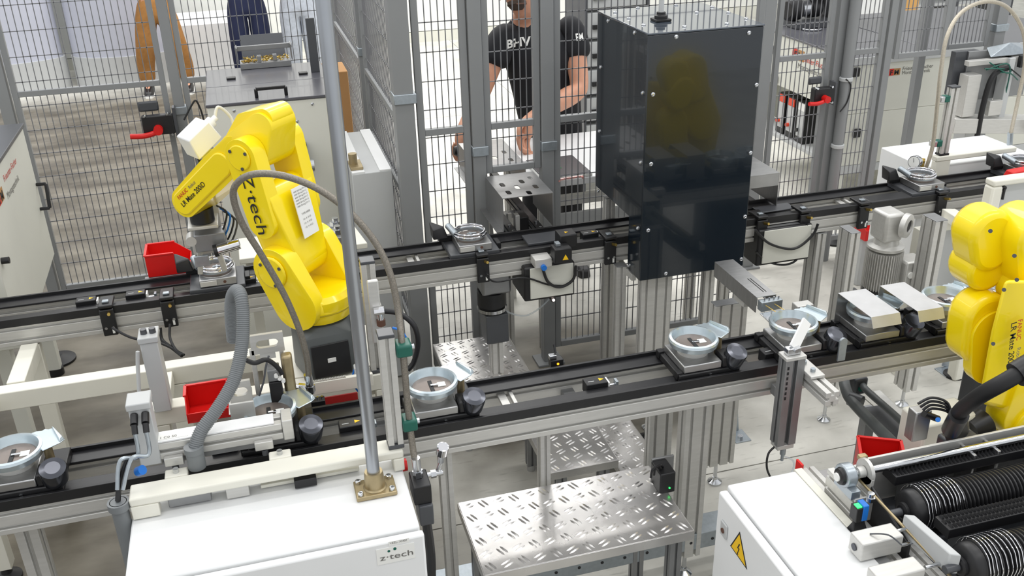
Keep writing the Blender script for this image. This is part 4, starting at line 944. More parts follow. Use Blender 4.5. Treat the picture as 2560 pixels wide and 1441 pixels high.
    # writing
    vx = (TM.to_3x3() @ V((0, -v[0], -v[1]))).normalized(); wx = (TM.to_3x3() @ V((0, w_[0], w_[1]))).normalized()
    def side(J, a, b, x): pt = on(J, a, v, b, w_); return TM @ V((x, pt[0], pt[1]))
    text(t, 'LR Mate 200iD', side(J5, .005, -.01, -.0685), vx, wx, .021 * k, 'ink', bold=.012)
    text(t, 'FANUC', side(J5, .0, .014, -.0685), vx, wx, .016 * k, 'redink', bold=.01)
    text(t, 'Robot', side(J5, -.062, .014, -.0685), vx, wx, .014 * k, 'greyink')
    # screws
    for J, x, R_ in ((J3, -.119, .03), (J2, -.129, .038)):
        for a in (0.6, 2.6, 4.4):
            m = nb(); m.cyl((x, J[0] + R_ * math.cos(a), J[1] + R_ * math.sin(a)), (x - .002, J[0] + R_ * math.cos(a), J[1] + R_ * math.sin(a)), .005, n=8)
            part(t, 'screw', m, 'dkgrey')
    return t, TM, J2, J3, J5, u, v
RK = 1.144
rb = (0.121, 2.956, 0.861)
R1, TM1, J2_, J3_, J5_, u_, v_ = robot('yellow robot arm with black company lettering standing between the two conveyors', rb, 0.86, RK)
ux = (TM1.to_3x3() @ V((0, -u_[0], -u_[1]))).normalized(); uy = (TM1.to_3x3() @ V((0, -u_[1], u_[0]))).normalized()
p = TM1 @ V((-.1125, J3_[0] - .05 * u_[0] + .02 * u_[1], J3_[1] - .05 * u_[1] - .02 * u_[0]))
ex_ = ux; ey_ = uy if (ux.cross(uy)).dot(TM1.to_3x3() @ V((-1, 0, 0))) > 0 else -uy
p = TM1 @ V((-.1125, J3_[0], J3_[1])) + ux * .05 - ey_ * .018
text(R1, 'Z\u00b7tech', p, ex_, ey_, .062, 'ink', sx=1.25)
# ---- gripper hanging from the flange
fl = TM1 @ V((0, J5_[0], J5_[1] - .08))
t = thing('gripper', 'aluminium gripper with small valves hanging from the robot wrist above the ring pallet', 'gripper', (fl.x, fl.y, fl.z - 0.22))
q1 = A(545, 600, y=3.42)
part(t, 'flange_plate', MB().box(fl.x - 0.05, fl.x + 0.05, fl.y - 0.05, fl.y + 0.09, fl.z - 0.012, fl.z - 0.001), 'alu', 0.002)
part(t, 'upright_plate', MB().box(fl.x - 0.055, fl.x + 0.055, fl.y + 0.07, fl.y + 0.082, fl.z - 0.15, fl.z + 0.06), 'alu', 0.002)
part(t, 'clamp_body', MB().box(fl.x - 0.04, fl.x + 0.065, fl.y + 0.0, fl.y + 0.069, fl.z - 0.115, fl.z - 0.05), 'alu_dark', 0.004)
part(t, 'round_boss', MB().cyl((fl.x - 0.05, fl.y - 0.001, fl.z - 0.07), (fl.x - 0.05, fl.y + 0.05, fl.z - 0.07), 0.018), 'alu', 0.002)
part(t, 'steel_cylinder', MB().cyl((fl.x + 0.03, fl.y - 0.035, fl.z - 0.1), (fl.x + 0.11, fl.y - 0.035, fl.z - 0.085), 0.019), 'chrome', 0.001)
part(t, 'cylinder_cap', MB().cyl((fl.x + 0.022, fl.y - 0.035, fl.z - 0.101), (fl.x + 0.035, fl.y - 0.035, fl.z - 0.099), 0.022), 'black')
part(t, 'small_plate', MB().box(fl.x - 0.05, fl.x - 0.0, fl.y - 0.02, fl.y - 0.012, fl.z - 0.16, fl.z - 0.12), 'zinc', 0.002)
for dx in (-0.03, 0.03):
    part(t, 'jaw', MB().bar((fl.x + dx, fl.y + 0.03, fl.z - 0.115), (fl.x + dx * 1.4, fl.y + 0.05, fl.z - 0.21), 0.018, 0.03), 'alu', 0.003)
for k in range(4):
    c0 = V((fl.x + 0.05 + 0.01 * k, fl.y + 0.06, fl.z + 0.03 - 0.012 * k))
    part(t, 'air_tube', MB().tube(bez([c0, c0 + V((0.03, -.02, -0.02)), c0 + V((0.02, -.03, -0.06)), c0 + V((-0.0, -.02, -0.1))]), 0.0035, 6), ['black', 'blue', 'black', 'dkgrey'][k])
# white camera box on the elbow
e = A(498, 345, y=3.30)
t = thing('camera_housing', 'white plastic camera box with a curled cable on the far side of the forearm', 'camera', (e.x, e.y, e.z - 0.05))
Mx = Matrix.Translation(e) @ Matrix.Rotation(0.5, 4, 'Z') @ Matrix.Rotation(-0.55, 4, 'Y')
m = MB(); m.m = Mx; m.hull([(-.06, -.045, -.035), (.05, -.045, -.035), (-.06, .045, -.035), (.05, .045, -.035), (-.045, -.045, .04), (.05, -.045, .04), (-.045, .045, .04), (.05, .045, .04)])
part(t, 'housing', m, 'white', 0.004)
m = MB(); m.m = Mx; m.cyl((.052, 0, 0.01), (.072, 0, 0.01), .02); m.cyl((.072, 0, .01), (.09, 0, .01), .011)
part(t, 'cable_gland', m, 'white', 0.001)
part(t, 'cable', MB().tube(bez([Mx @ V((.085, 0, .01)), Mx @ V((.12, 0, .03)), Mx @ V((.13, 0, -.03)), Mx @ V((.1, -.01, -.08))]), 0.0055, 8), 'cream', label='cream curled cable')
part(t, 'mount_bracket', MB().bar(e + V((0.02, 0.0, -0.04)), e + V((0.03, 0.02, -0.15)), 0.05, 0.012), 'steel', 0.002)
part(t, 'mount_bracket', MB().bar(e + V((-0.02, 0.03, -0.04)), e + V((-0.0, 0.05, -0.17)), 0.008, 0.05), 'black', 0.002)

# ================================================================ PALLETS
def carrierA(label, group='ring clamp pallets on the front conveyor'):
    t = thing('workpiece_pallet', label, 'pallet', (0, 0, 0), group)
    part(t, 'base_plate', MB().box(-.088, .125, -.093, .093, 0, .024), 'black', .003)
    part(t, 'edge_pad', MB().box(-.092, -.072, -.085, -.06, .004, .03), 'rubber', .002)
    part(t, 'edge_pad', MB().box(-.092, -.072, .06, .085, .004, .03), 'rubber', .002)
    part(t, 'screw', MB().cyl((0.02, -.0935, .012), (0.02, -.096, .012), .005, n=10), 'steel')
    part(t, 'fixture_block', MB().box(-.07, .062, -.086, .07, .0245, .05), 'brushed', .003)
    part(t, 'pedestal', MB().turn((0, 0, .0502), (0, 0, 1), [(0, .05), (.018, .05), (.02, .06), (.026, .06)], 32), 'alu')
    part(t, 'centre_disc', MB().turn((0, 0, .0764), (0, 0, 1), [(0, .061), (.004, .061), (.006, .058)], 36), mat_disc)
    part(t, 'key_slot', MB().box(-.008, .004, -.042, .03, .0826, .085), 'rubber', .001)
    part(t, 'key_slot', MB().box(-.004, .02, -.006, .002, .0855, .0885), 'steel', .001)
    part(t, 'white_tag', MB().box(.018, .042, -.012, .012, .0826, .0845), 'label')
    part(t, 'clamp_ring', MB().loft(ringprof([(.0600, .078), (.0655, .0765), (.078, .081), (.0815, .097), (.0785, .104), (.071, .106), (.0685, .1005), (.066, .089)], 52), True, False, True), 'zincring')
    m = MB(); m.prism([(.03, .066), (.05, .078), (.066, .076), (.074, .084), (.084, .078), (.092, .082), (.104, .068), (.136, .012), (.124, -.004), (.084, -.03), (.074, -.012), (.07, .03)], (0, 0, .098), (1, 0, 0), (0, 1, 0), (0, 0, .004))
    m.hull([(.092, .082, .102), (.104, .068, .102), (.136, .012, .102), (.124, -.004, .102), (.094, .078, .112), (.104, .064, .112), (.130, .014, .112), (.124, .004, .112)])
    part(t, 'ring_lug', m, 'zincring', .002, label='pressed zinc lug of the ring')
    part(t, 'bracket', MB().box(.064, .13, -.088, -.03, .0245, .062), 'black', .004)
    part(t, 'dark_roller', MB().turn((.106, -.066, .026), (.12, -.42, 1), [(0, .030), (.003, .034), (.052, .036), (.056, .034), (.058, .02)], 32), 'darkchrome', label='dark polished roller')
    part(t, 'lug_post', MB().cyl((.09, .0, .0245), (.09, .0, .097), .012, n=14), 'brass', .001)
    return t
def ringprof(pr, n):
    return [[V((math.cos(a) * r, math.sin(a) * r, z)) for r, z in pr] for a in [2 * math.pi * i / n for i in range(n)]]
mat_disc = mat('worn_grey_disc', (132, 122, 116), 0.4, 0.5, 0.1, 40)
M['zincring'] = mat('zinc_plated_ring', (200, 212, 218), 0.26, 0.7, 0.05, 30)
pA = None
for px, py, lab in ((1085, 975, 'ring clamp pallet in the middle of the front conveyor, right of the green clamps'), (20, 1165, 'ring clamp pallet cut off by the left edge of the picture'), (672, 1020, 'ring clamp pallet under the linear actuator and hydraulic block'),
                    (1748, 866, 'ring clamp pallet below the tower, left of the swinging white bar'), (1990, 815, 'ring clamp pallet under the wire guide and white bar'), (2185, 783, 'ring clamp pallet beneath the two bent steel covers'),
                    (2372, 752, 'ring clamp pallet right of the two bent steel covers'), (2478, 736, 'ring clamp pallet nearly hidden by the right robot')):
    p = A(px, py, z=.985)
    if pA is None:
        pA = carrierA(lab); pA.location = (p.x, C2 + .105, .8935)
    else: dup(pA, (p.x, C2 + .105, .8935), random.uniform(-.01, .01), lab)
def carrierB(label, group='ring pallets on the rear conveyor'):
    t = thing('workpiece_pallet', label, 'pallet', (0, 0, 0), group)
    part(t, 'base_plate', MB().box(-.105, .105, -.093, .093, 0, .024), 'dkgrey', .003)
    part(t, 'edge_pad', MB().box(.106, .125, -.04, .02, .002, .03), 'black', .002)
    part(t, 'fixture_block', MB().box(-.065, .075, -.085, .06, .0245, .056), 'brushed', .003)
    part(t, 'corner_notch', MB().box(-.062, .0, -.09, -.0855, .03, .05), 'alu', .001)
    part(t, 'rust_spot', MB().cyl((.03, -.0855, .04), (.03, -.087, .04), .006, n=10), 'leather')
    part(t, 'centre_disc', MB().turn((0, 0, .0564), (0, 0, 1), [(0, .06), (.006, .06), (.008, .056)], 32), mat_disc)
    part(t, 'clip', MB().box(-.012, .03, .0, .008, .066, .074).box(.0, .008, -.03, .02, .066, .072), 'zinc', .001)
    part(t, 'ring', MB().ring((0, 0, .078), (0, 0, 1), .068, .005), 'chrome')
    part(t, 'ring', MB().ring((0, 0, .089), (0, 0, 1), .064, .0045), 'chrome')
    part(t, 'ring_insert', MB().band((0, 0, .0645), (0, 0, 1), .060, .064, .012, 32), 'zinc')
    part(t, 'lever_tube', MB().turn((-.082, .055, .1), (.28, -.9, -.28), [(0, .011), (.004, .014), (.07, .014), (.072, .011), (.064, .008)], 16), 'zinc')
    part(t, 'black_stop', MB().hull([(-.15, .03, .05), (-.085, .03, .05), (-.15, .085, .05), (-.085, .085, .05), (-.15, .03, .095), (-.1, .05, .1), (-.155, .09, .115), (-.11, .085, .09)]), 'black', .004)
    part(t, 'stop_arm', MB().box(-.12, -.06, .06, .08, .0245, .05), 'black', .002)
    return t
pB = None
for px, py, lab in ((1182, 592, 'ring pallet on the rear conveyor in front of the fence post'), (538, 672, 'ring pallet on the rear conveyor below the robot gripper'), (2308, 437, 'ring pallet on the rear conveyor right of the gear motor'), (2560, 400, 'ring pallet at the right edge of the rear conveyor')):
    p = A(px, py, z=.975)
    if pB is None:
        pB = carrierB(lab); pB.location = (p.x, C1 + .105, .8935)
    else: dup(pB, (p.x, C1 + .105, .8935), 0, lab)
# stray dark pads and sensors on the rails
def sensor(label, p, L=0.072, tilt=0, blk=True):
    x, y, z = p; t = thing('light_sensor', label, 'sensor', (x, y, z), 'black sensors with yellow triangles')
    part(t, 'housing', MB().box(x - L / 2, x + L / 2, y - .022, y + .022, z, z + .042), 'black', .003)
    part(t, 'warning_triangle', MB().prism([(0, 0), (.016, .008), (0, .016)], (x + L / 2 - .024, y - .008, z + .0421), (1, 0, 0), (0, 1, 0), (0, 0, .0006)), 'warn')
    part(t, 'printed_line', MB().box(x - L / 2 + .01, x - L / 2 + .03, y - .006, y - .003, z + .0421, z + .0425), 'ltgrey')
    part(t, 'piston', MB().cyl((x + L / 2, y, z + .014), (x + L / 2 + .03, y, z + .014), .005, n=12), 'steel')
    part(t, 'stop_clip', MB().box(x + L / 2 + .002, x + L / 2 + .008, y - .018, y + .018, z + .001, z + .036), 'label' if blk else 'zinc', .001)
    part(t, 'stop_plate', MB().box(x + L / 2 + .031, x + L / 2 + .04, y - .012, y + .012, z, z + .03), 'zinc', .001)
    return t
for px, py, c, lab in ((1465, 945, C2, 'sensor in the middle of the front conveyor with a white clip'), (872, 1052, C2, 'sensor on the front conveyor left of the thin aluminium post'), (565, 1135, C2, 'sensor on the front conveyor under the linear actuator'), (1908, 884, C2, 'sensor on the front conveyor between two ring pallets'),
                       (222, 762, C1, 'leftmost sensor on the rear conveyor'), (345, 742, C1, 'second sensor from the left on the rear conveyor'), (618, 700, C1, 'sensor on the rear conveyor beside the corrugated hose'), (1462, 590, C1, 'sensor on the rear conveyor just left of the tower'), (2470, 452, C1, 'sensor at the right end of the rear conveyor')):
    p = A(px, py, z=.87); sensor(lab, (p.x, c + .085, .868))
def clampb(label, px, py, c, h=.1):
    p = A(px, py, y=c - .02); x = p.x
    t = thing('rail_bracket', label, 'bracket', (x, c - .015, .79), 'black brackets on the conveyor rails')
    part(t, 'plate', MB().box(x - .026, x + .026, c - .022, c - .0045, .79, .90), 'black', .004)
    part(t, 'top_arm', MB().box(x - .026, x + .026, c - .022, c + .07, .9055, .918), 'black', .003)
    part(t, 'wire_stop', MB().box(x - .012, x + .012, c + .0, c + .02, .918, .926), 'zinc', .002)
    for dx in (-.012, .014): part(t, 'screw', MB().cyl((x + dx, c - .0225, .825), (x + dx, c - .027, .825), .0055, n=10), 'steel')
    part(t, 'air_fitting', MB().cyl((x + .008, c - .0225, .885), (x + .012, c - .05, .893), .006, n=10), 'gold')
    part(t, 'white_tag', MB().box(x + .008, x + .016, c - .0245, c - .0225, .80, .82), 'label')
    return t
for px, py, lab in ((270, 800, 'leftmost black bracket on the rear conveyor'), (422, 780, 'second black bracket from the left on the rear conveyor'), (1208, 660, 'black bracket under the ring pallet on the rear conveyor'), (1527, 618, 'black bracket just left of the tower'),
                    (1908, 548, 'black bracket just right of the tower'), (2016, 530, 'second black bracket right of the tower'), (2163, 520, 'black bracket left of the gear motor'), (2358, 498, 'black bracket right of the gear motor')):
    clampb(lab, px, py, C1)
# centre stop unit with two black boxes
p = A(1398, 620, y=C1 - .03)
t = thing('stop_unit', 'pair of black stop boxes with yellow triangle on the rear conveyor left of the tower', 'unit', (p.x, C1, .84))
x = p.x
part(t, 'upper_box', MB().box(x - .0, x + .075, C1 - .045, C1 + .03, .906, .965), 'black', .004)
part(t, 'lower_box', MB().box(x - .045, x + .03, C1 - .11, C1 - .047, .87, .935), 'black', .004)
part(t, 'valve', MB().box(x - .12, x - .046, C1 - .075, C1 - .006, .845, .885), 'alu', .003)
part(t, 'blue_ring', MB().cyl((x - .085, C1 - .09, .85), (x - .085, C1 - .076, .85), .012), 'blue')
part(t, 'warning_triangle', MB().prism([(0, 0), (.026, 0), (.013, .024)], (x - .012, C1 - .1105, .885), (1, 0, 0), (0, 0, 1), (0, -.0008, 0)), 'warn')
part(t, 'warning_triangle', MB().prism([(0, 0), (.016, .008), (0, .016)], (x + .03, C1 - .02, .9652), (1, 0, 0), (0, 1, 0), (0, 0, .0008)), 'warn')
part(t, 'cover_plate', MB().box(x - .11, x + .1, C1 + .055, C1 + .16, .893, .905), 'dkgrey', .003)
part(t, 'steel_tab', MB().box(x - .03, x - .01, C1 - .08, C1 - .05, .9355, .948), 'zinc', .001)
cable('black cable looping below the twin stop boxes', [A(1355, 665, y=3.48), A(1370, 705, y=3.48), A(1400, 718, y=3.48), A(1432, 700, y=3.48), A(1440, 665, y=3.48)], .0065)
cable('thin black cable from the bracket to the stop boxes under the rear conveyor', [A(1215, 690, y=3.49), A(1240, 705, y=3.49), A(1310, 695, y=3.49), A(1370, 712, y=3.49), A(1410, 715, y=3.49)], .004)
cable('black cable looping below the rear conveyor right of the tower', [A(1888, 575, y=3.48), A(1925, 610, y=3.48), A(1985, 622, y=3.48), A(2030, 590, y=3.48), A(2045, 560, y=3.48)], .006)
cable('long black cable sagging under the control box right of the tower', [A(1890, 630, y=3.5), A(1920, 655, y=3.5), A(1965, 662, y=3.5), A(1998, 640, y=3.5), A(2018, 560, y=3.5)], .005)
cable('black cables trailing from the left bracket over the frame beam', [A(280, 820, y=3.48), A(330, 845, y=3.44), A(400, 858, y=3.42), A(455, 885, y=3.4)], .005)
cable('black cable pair dropping from the second bracket', [A(400, 820, y=3.48), A(405, 850, y=3.46), A(430, 870, y=3.42), A(455, 890, y=3.36)], .007)
cable('black cable hanging beside the second bracket at left', [A(425, 810, y=3.48), A(425, 845, y=3.45), A(440, 875, y=3.4), A(460, 888, y=3.36)], .005)
def ctrlbox(label, cs, y, d):
    a = A(*cs[0], y=y); b = A(*cs[1], y=y); t = thing('junction_box', label, 'box', ((a.x + b.x) / 2, y + d / 2, b.z), 'junction boxes below the rear conveyor')
    part(t, 'housing', MB().box(a.x, b.x, y, y + d, b.z, a.z), 'black', .008)
    part(t, 'white_cover', MB().box(a.x + .025, b.x - .008, y - .006, y - .0005, b.z + .012, a.z - .003), 'offwhite', .003)
    part(t, 'hanger', MB().box(a.x + .05, b.x - .05, y + .02, y + .04, a.z + .0005, .789), 'alu_dark')
ctrlbox('junction box with pale cover hanging below the stop boxes', ((1310, 672), (1437, 738)), 3.50, .2)
ctrlbox('junction box with pale cover hanging right of the tower', ((1898, 578), (2022, 648)), 3.50, .2)
# small grey T nuts / cross plates on the conveyors
def crossplate(label, px, py, c, mt='alu'):
    p = A(px, py, z=.88)
    solo('cross_plate', label, 'plate', MB().box(p.x - .028, p.x - .002, c + .047, c + .163, .862, .872).box(p.x + .008, p.x + .02, c + .047, c + .163, .862, .878), mt, group='light cross plates between the rails', bevel=.001)
crossplate('pale cross plate between the rails of the front conveyor', 1270, 990, C2)
crossplate('pale cross plate on the rear conveyor right of the steel pipe', 1035, 645, C1)
crossplate('pale cross plate on the rear conveyor left of the gear motor', 2105, 498, C1)
p = A(2105, 515, y=C1)
solo('guide_plate', 'dark bolted guide plate on the rear conveyor above the gear motor', 'plate', MB().box(A(2150, 500, z=.9).x, A(2260, 490, z=.9).x, C1 - .02, C1 + .06, .9055, .918), 'black', bevel=.006)
solo('mounting_plate', 'large dark plate with two screws on the rear conveyor just right of the tower', 'plate', MB().box(A(1905, 535, z=.9).x, A(1990, 520, z=.9).x, C1 + .07, C1 + .145, .893, .9), 'dkgrey', bevel=.003)
# gear motors
def gearmotor(label, px, py, y, s=1.0, full=True):
    p = A(px, py, y=y); x, z = p.x, p.z
    t = thing('gear_motor', label, 'motor', (x, y, z - .38 * s), 'gear motors below the rear conveyor')
    part(t, 'gearbox', MB().box(x - .05 * s, x + .035 * s, y - .05 * s, y + .05 * s, z - .12 * s, z), 'alu', .012 * s)
    part(t, 'gear_face', MB().turn((x + .03 * s, y - .05 * s, z - .05 * s), (.5, -.85, 0), [(0, .05 * s), (.02 * s, .048 * s), (.024 * s, .036 * s), (.024 * s, .026 * s), (.01 * s, .024 * s)], 28), 'alu')
    part(t, 'shaft_bore', MB().turn((x + .038 * s, y - .062 * s, z - .05 * s), (.5, -.85, 0), [(0, .022 * s), (.004 * s, .022 * s)], 20), 'rubber')
    part(t, 'flange', MB().turn((x, y, z - .16 * s), (0, 0, 1), [(0, .07 * s), (.012 * s, .072 * s), (.02 * s, .05 * s), (.045 * s, .045 * s)], 32), 'alu')
    mb = MB()
    n = 44; rings = []
    for h in (z - .33 * s, z - .17 * s):
        rings.append([V((x + math.cos(a) * rr, y + math.sin(a) * rr, h)) for i in range(n) for a, rr in ((2 * math.pi * i / n, .062 * s), (2 * math.pi * (i + .3) / n, .073 * s), (2 * math.pi * (i + .6) / n, .073 * s), (2 * math.pi * (i + .8) / n, .062 * s))])
    mb.loft(rings, False); part(t, 'finned_body', mb, 'alu')
    part(t, 'fan_cover', MB().turn((x, y, z - .40 * s), (0, 0, 1), [(0, .05 * s), (.006 * s, .068 * s), (.07 * s, .072 * s)], 32), 'black')
    part(t, 'terminal_box', MB().box(x + .045 * s, x + .14 * s, y - .09 * s, y + .0, z - .30 * s, z - .20 * s), 'alu', .01 * s)
    part(t, 'terminal_lid', MB().box(x + .042 * s, x + .143 * s, y - .098 * s, y - .0905 * s, z - .303 * s, z - .197 * s), 'alu', .004 * s)
    part(t, 'cap_screw', MB().cyl((x + .06 * s, y - .0985 * s, z - .25 * s), (x + .06 * s, y - .104 * s, z - .25 * s), .013 * s), 'label')
    part(t, 'cable', MB().tube(bez([(x + .1 * s, y - .05 * s, z - .301 * s), (x + .12 * s, y - .06 * s, z - .34 * s), (x + .14 * s, y - .04 * s, z - .42 * s)]), .006, 8), 'black')
    return t
gearmotor('bare aluminium gear motor with terminal box, right of the tower', 2228, 525, 3.36, 1.12)
p = A(1232, 672, y=3.63)
t = thing('belt_motor', 'grey belt drive motor with black lower half under the rear conveyor by the fence', 'motor', (p.x, 3.63, p.z - .25))
part(t, 'motor_body', MB().box(p.x - .065, p.x + .065, 3.57, 3.69, p.z - .1, p.z + .04), 'alu_dark', .012)
part(t, 'lower_collar', MB().turn((p.x - .01, 3.63, p.z - .2), (0, 0, 1), [(0, .055), (.035, .06), (.0351, .064), (.1, .064)], 28), 'black')
part(t, 'steel_band', MB().turn((p.x - .01, 3.63, p.z - .19), (0, 0, 1), [(0, .0655), (.015, .0655)], 28, False), 'steel')
part(t, 'foot_block', MB().box(p.x - .05, p.x + .05, 3.58, 3.68, p.z - .34, p.z - .202), 'dkgrey', .004)
solo('motor_post', 'aluminium post carrying the belt drive motor', 'post', MB().prof((p.x - .0, 3.63, 0), (p.x - .0, 3.63, p.z - .342), .045, .09, up=(0, 1, 0), slot=.045), 'alu')
# posts under rear conveyor right of the tower
stand('aluminium post with flat cap left of the gear motor', A(2125, 575, y=3.2).x, 3.2, A(2125, 575, y=3.2).z)
stand('aluminium post with flat cap right of the gear motor', A(2338, 545, y=3.2).x, 3.2, A(2338, 545, y=3.2).z, .06, .09)
stand('aluminium post under the right junction box', A(2035, 640, y=3.58).x, 3.58, .785)
stand('aluminium post under the sheet metal wire guide', A(1840, 740, y=2.92).x - .02, 2.93, A(1840, 745, y=2.92).z - .02, .135, .045)
t = thing('floor_bracket', 'galvanised angle bracket bolted to the floor beside a black pad', 'bracket', (A(1850, 1095, z=0).x, A(1850, 1095, z=0).y, 0), 'angle brackets on the floor')
a = A(1850, 1098, z=0); b_ = A(1832, 1000, y=a.y + .12)
part(t, 'foot_tab', MB().box(a.x - .035, a.x + .04, a.y - .03, a.y + .06, 0, .006), 'zinc', .001)
part(t, 'strut', MB().bar((a.x - .0, a.y + .058, .006), (a.x - .02, a.y + .1, .35), .045, .006, up=(0, -1, 0)), 'zinc', .001)
part(t, 'bolt', MB().cyl((a.x, a.y, .006), (a.x, a.y, .018), .013, n=6), 'steel')
def pad(label, px, py, h=.25, r=.05):
    a = A(px, py, z=0.01); t = thing('levelling_foot', label, 'foot', (a.x, a.y, 0), 'black levelling feet')
    part(t, 'rubber_pad', MB().turn((a.x, a.y, 0), (0, 0, 1), [(0, r), (.012, r), (.028, r * .45), (.035, r * .3)], 28), 'rubber')
    part(t, 'screw', MB().cyl((a.x, a.y, .035), (a.x, a.y, h), .008, n=10), 'steel')
    part(t, 'nut', MB().cyl((a.x, a.y, .05), (a.x, a.y, .06), .016, n=6), 'steel'); return t
pad('black levelling foot beside the galvanised bracket at the centre right', 1800, 1055, .3)
pad('black levelling foot half behind the diamond plate step', 1618, 1098, .2)
pad('black levelling foot far right behind the galvanised strip', 2385, 935, .3)
pad('grey levelling foot beyond the right junction box', 2085, 605, .2, .06)
a = A(2370, 935, z=0)
t = thing('floor_bracket', 'galvanised angle bracket on the floor left of the right robot', 'bracket', (a.x, a.y, 0), 'angle brackets on the floor')
part(t, 'foot_tab', MB().box(a.x - .035, a.x + .04, a.y - .03, a.y + .06, 0, .006), 'zinc', .001)
part(t, 'strut', MB().bar((a.x + .03, a.y + .058, .006), (a.x + .12, a.y + .1, .35), .05, .006, up=(0, -1, 0)), 'zinc', .001)
part(t, 'bolt', MB().cyl((a.x, a.y, .006), (a.x, a.y, .018), .013, n=6), 'steel')
for px, py, lab in ((2085, 985, 'short aluminium post on a ball foot below the front conveyor, left of the grey conduits'), (2283, 930, 'short aluminium post on a ball foot below the front conveyor at right')):
    a = A(px, py, z=0); stand(lab, a.x, a.y, .55, .09, .045)
# ================================================================ CREAM MACHINE FRAME (left)
t = thing('machine_stand', 'cream steel frame carrying the left robot between the conveyors', 'frame', (-0.4, 3.0, 0))
def beam(par, p0, p1, wd, ht, mt='cream', name='beam', b=.003): return part(par, name, MB().bar(p0, p1, wd, ht), mt, b)
beam(t, (-1.6, 3.20, .765), (0.30, 3.20, .765), .06, .07)
beam(t, (-.46, 2.83, .825), (.33, 2.83, .825), .06, .06)
for xx in (-1.02, -.43, .27): beam(t, (xx, 2.865 if xx > -1 else 2.66, .765), (xx, 3.165, .765), .05, .05, b=.002)
beam(t, (-1.6, 2.64, .80), (-.40, 2.64, .80), .04, .05)
for xx, yy, zz in ((-1.13, 3.20, .728), (-.40, 3.20, .728), (.27, 3.20, .728), (-1.02, 2.64, .773), (-.43, 2.83, .793), (.30, 2.83, .793)):
    part(t, 'leg', MB().box(xx - .03, xx + .03, yy - .03, yy + .03, .06, zz), 'cream', .002)
    part(t, 'foot', MB().turn((xx, yy, 0), (0, 0, 1), [(0, .05), (.012, .05), (.03, .02), (.058, .015)], 24), 'black')
part(t, 'robot_plate', MB().box(-.06, .345, 2.862, 3.168, .846, .858), 'cream', .002)
beam(t, (-.93, 3.24, .77), (-.93, 3.53, .77), .06, .06)
beam(t, (-.93, 3.56, .045), (-.93, 3.56, .785), .06, .04, name='leg')
pad('large black levelling foot at the far left below the rear conveyor', 145, 898, .3, .09)
# left column blocks with sensors cables
def block_post(label, px, py, pyb, y, wpx, dp=.07, mt='ltgrey'):
    a = A(px - wpx / 2, py, y=y); b = A(px + wpx / 2, py, y=y); c = A(px, pyb, y=y); xm = (a.x + b.x) / 2; wd = b.x - a.x
    t = thing('sensor_post', label, 'post', (xm, y, c.z), 'light grey sensor posts')
    part(t, 'column', MB().box(xm - wd / 2, xm + wd / 2, y, y + dp, .8565 if y > 2.7 else c.z, a.z), mt, .003)
    part(t, 'top_cap', MB().box(xm - wd / 2 - .004, xm + wd / 2 + .004, y - .004, y + dp + .004, a.z, a.z + .02), 'ltgrey', .003)
    return t, xm, a.z, c.z
t, xm, zt, zb = block_post('tall light grey sensor post behind the frame beam at left', 372, 862, 972, 2.78, 46)
for dx in (-.012, .014): part(t, 'connector', MB().cyl((xm + dx, 2.81, zt + .02), (xm + dx, 2.81, zt + .036), .010), 'dkgrey')
part(t, 'cable', MB().tube(bez([(xm - .035, 2.775, zt - .02), (xm - .045, 2.77, zt - .08), (xm - .055, 2.75, zt - .17)]), .006, 8), 'ltgrey')
t, xm, zt, zb = block_post('light grey sensor post with two plugged cables left of the linear actuator', 348, 1030, 1170, 2.33, 56, .06)
for dx in (-.014, .014):
    q0 = V((xm + dx, 2.328, zt - .012))
    part(t, 'plug', MB().cyl(q0, q0 + V((0, -.03, -.012)), .010).cyl(q0 + V((0, -.03, -.012)), q0 + V((0, -.045, -.032)), .008), 'black')
    e0 = A(300 + dx * 500, 1225, y=2.22)
    part(t, 'cable', MB().tube(bez([q0 + V((0, -.045, -.03)), q0 + V((-.004, -.06, -.09)), A(315, 1150, y=2.25) + V((dx, 0, 0)), e0]), .0055, 8), 'zinc', label='grey cable')
p = A(345, 1180, y=2.26)
solo('cable_connector', 'bright blue push fitting below the left sensor post', 'fitting', MB().cyl(p, p + V((.014, -.01, .01)), .013), 'blue', bevel=.001)
a = A(295, 1255, y=2.22)
t = thing('cable_conduit', 'dark grey open tube collecting the sensor cables at the cabinet corner', 'tube', (a.x, a.y, a.z - .3))
part(t, 'tube', MB().cyl(a + V((.0, 0, -.3)), a, .022), 'hosegrey'); part(t, 'collar', MB().turn(a + V((0, 0, -.02)), (0, 0, 1), [(0, .024), (0, .028), (.02, .028), (.02, .02), (.0, .018)], 24), 'hosegrey')
part(t, 'cable_bundle', MB().tube(bez([a + V((0, 0, .002)), A(300, 1200, y=2.24), A(318, 1150, y=2.26)]), .007, 8), 'black')

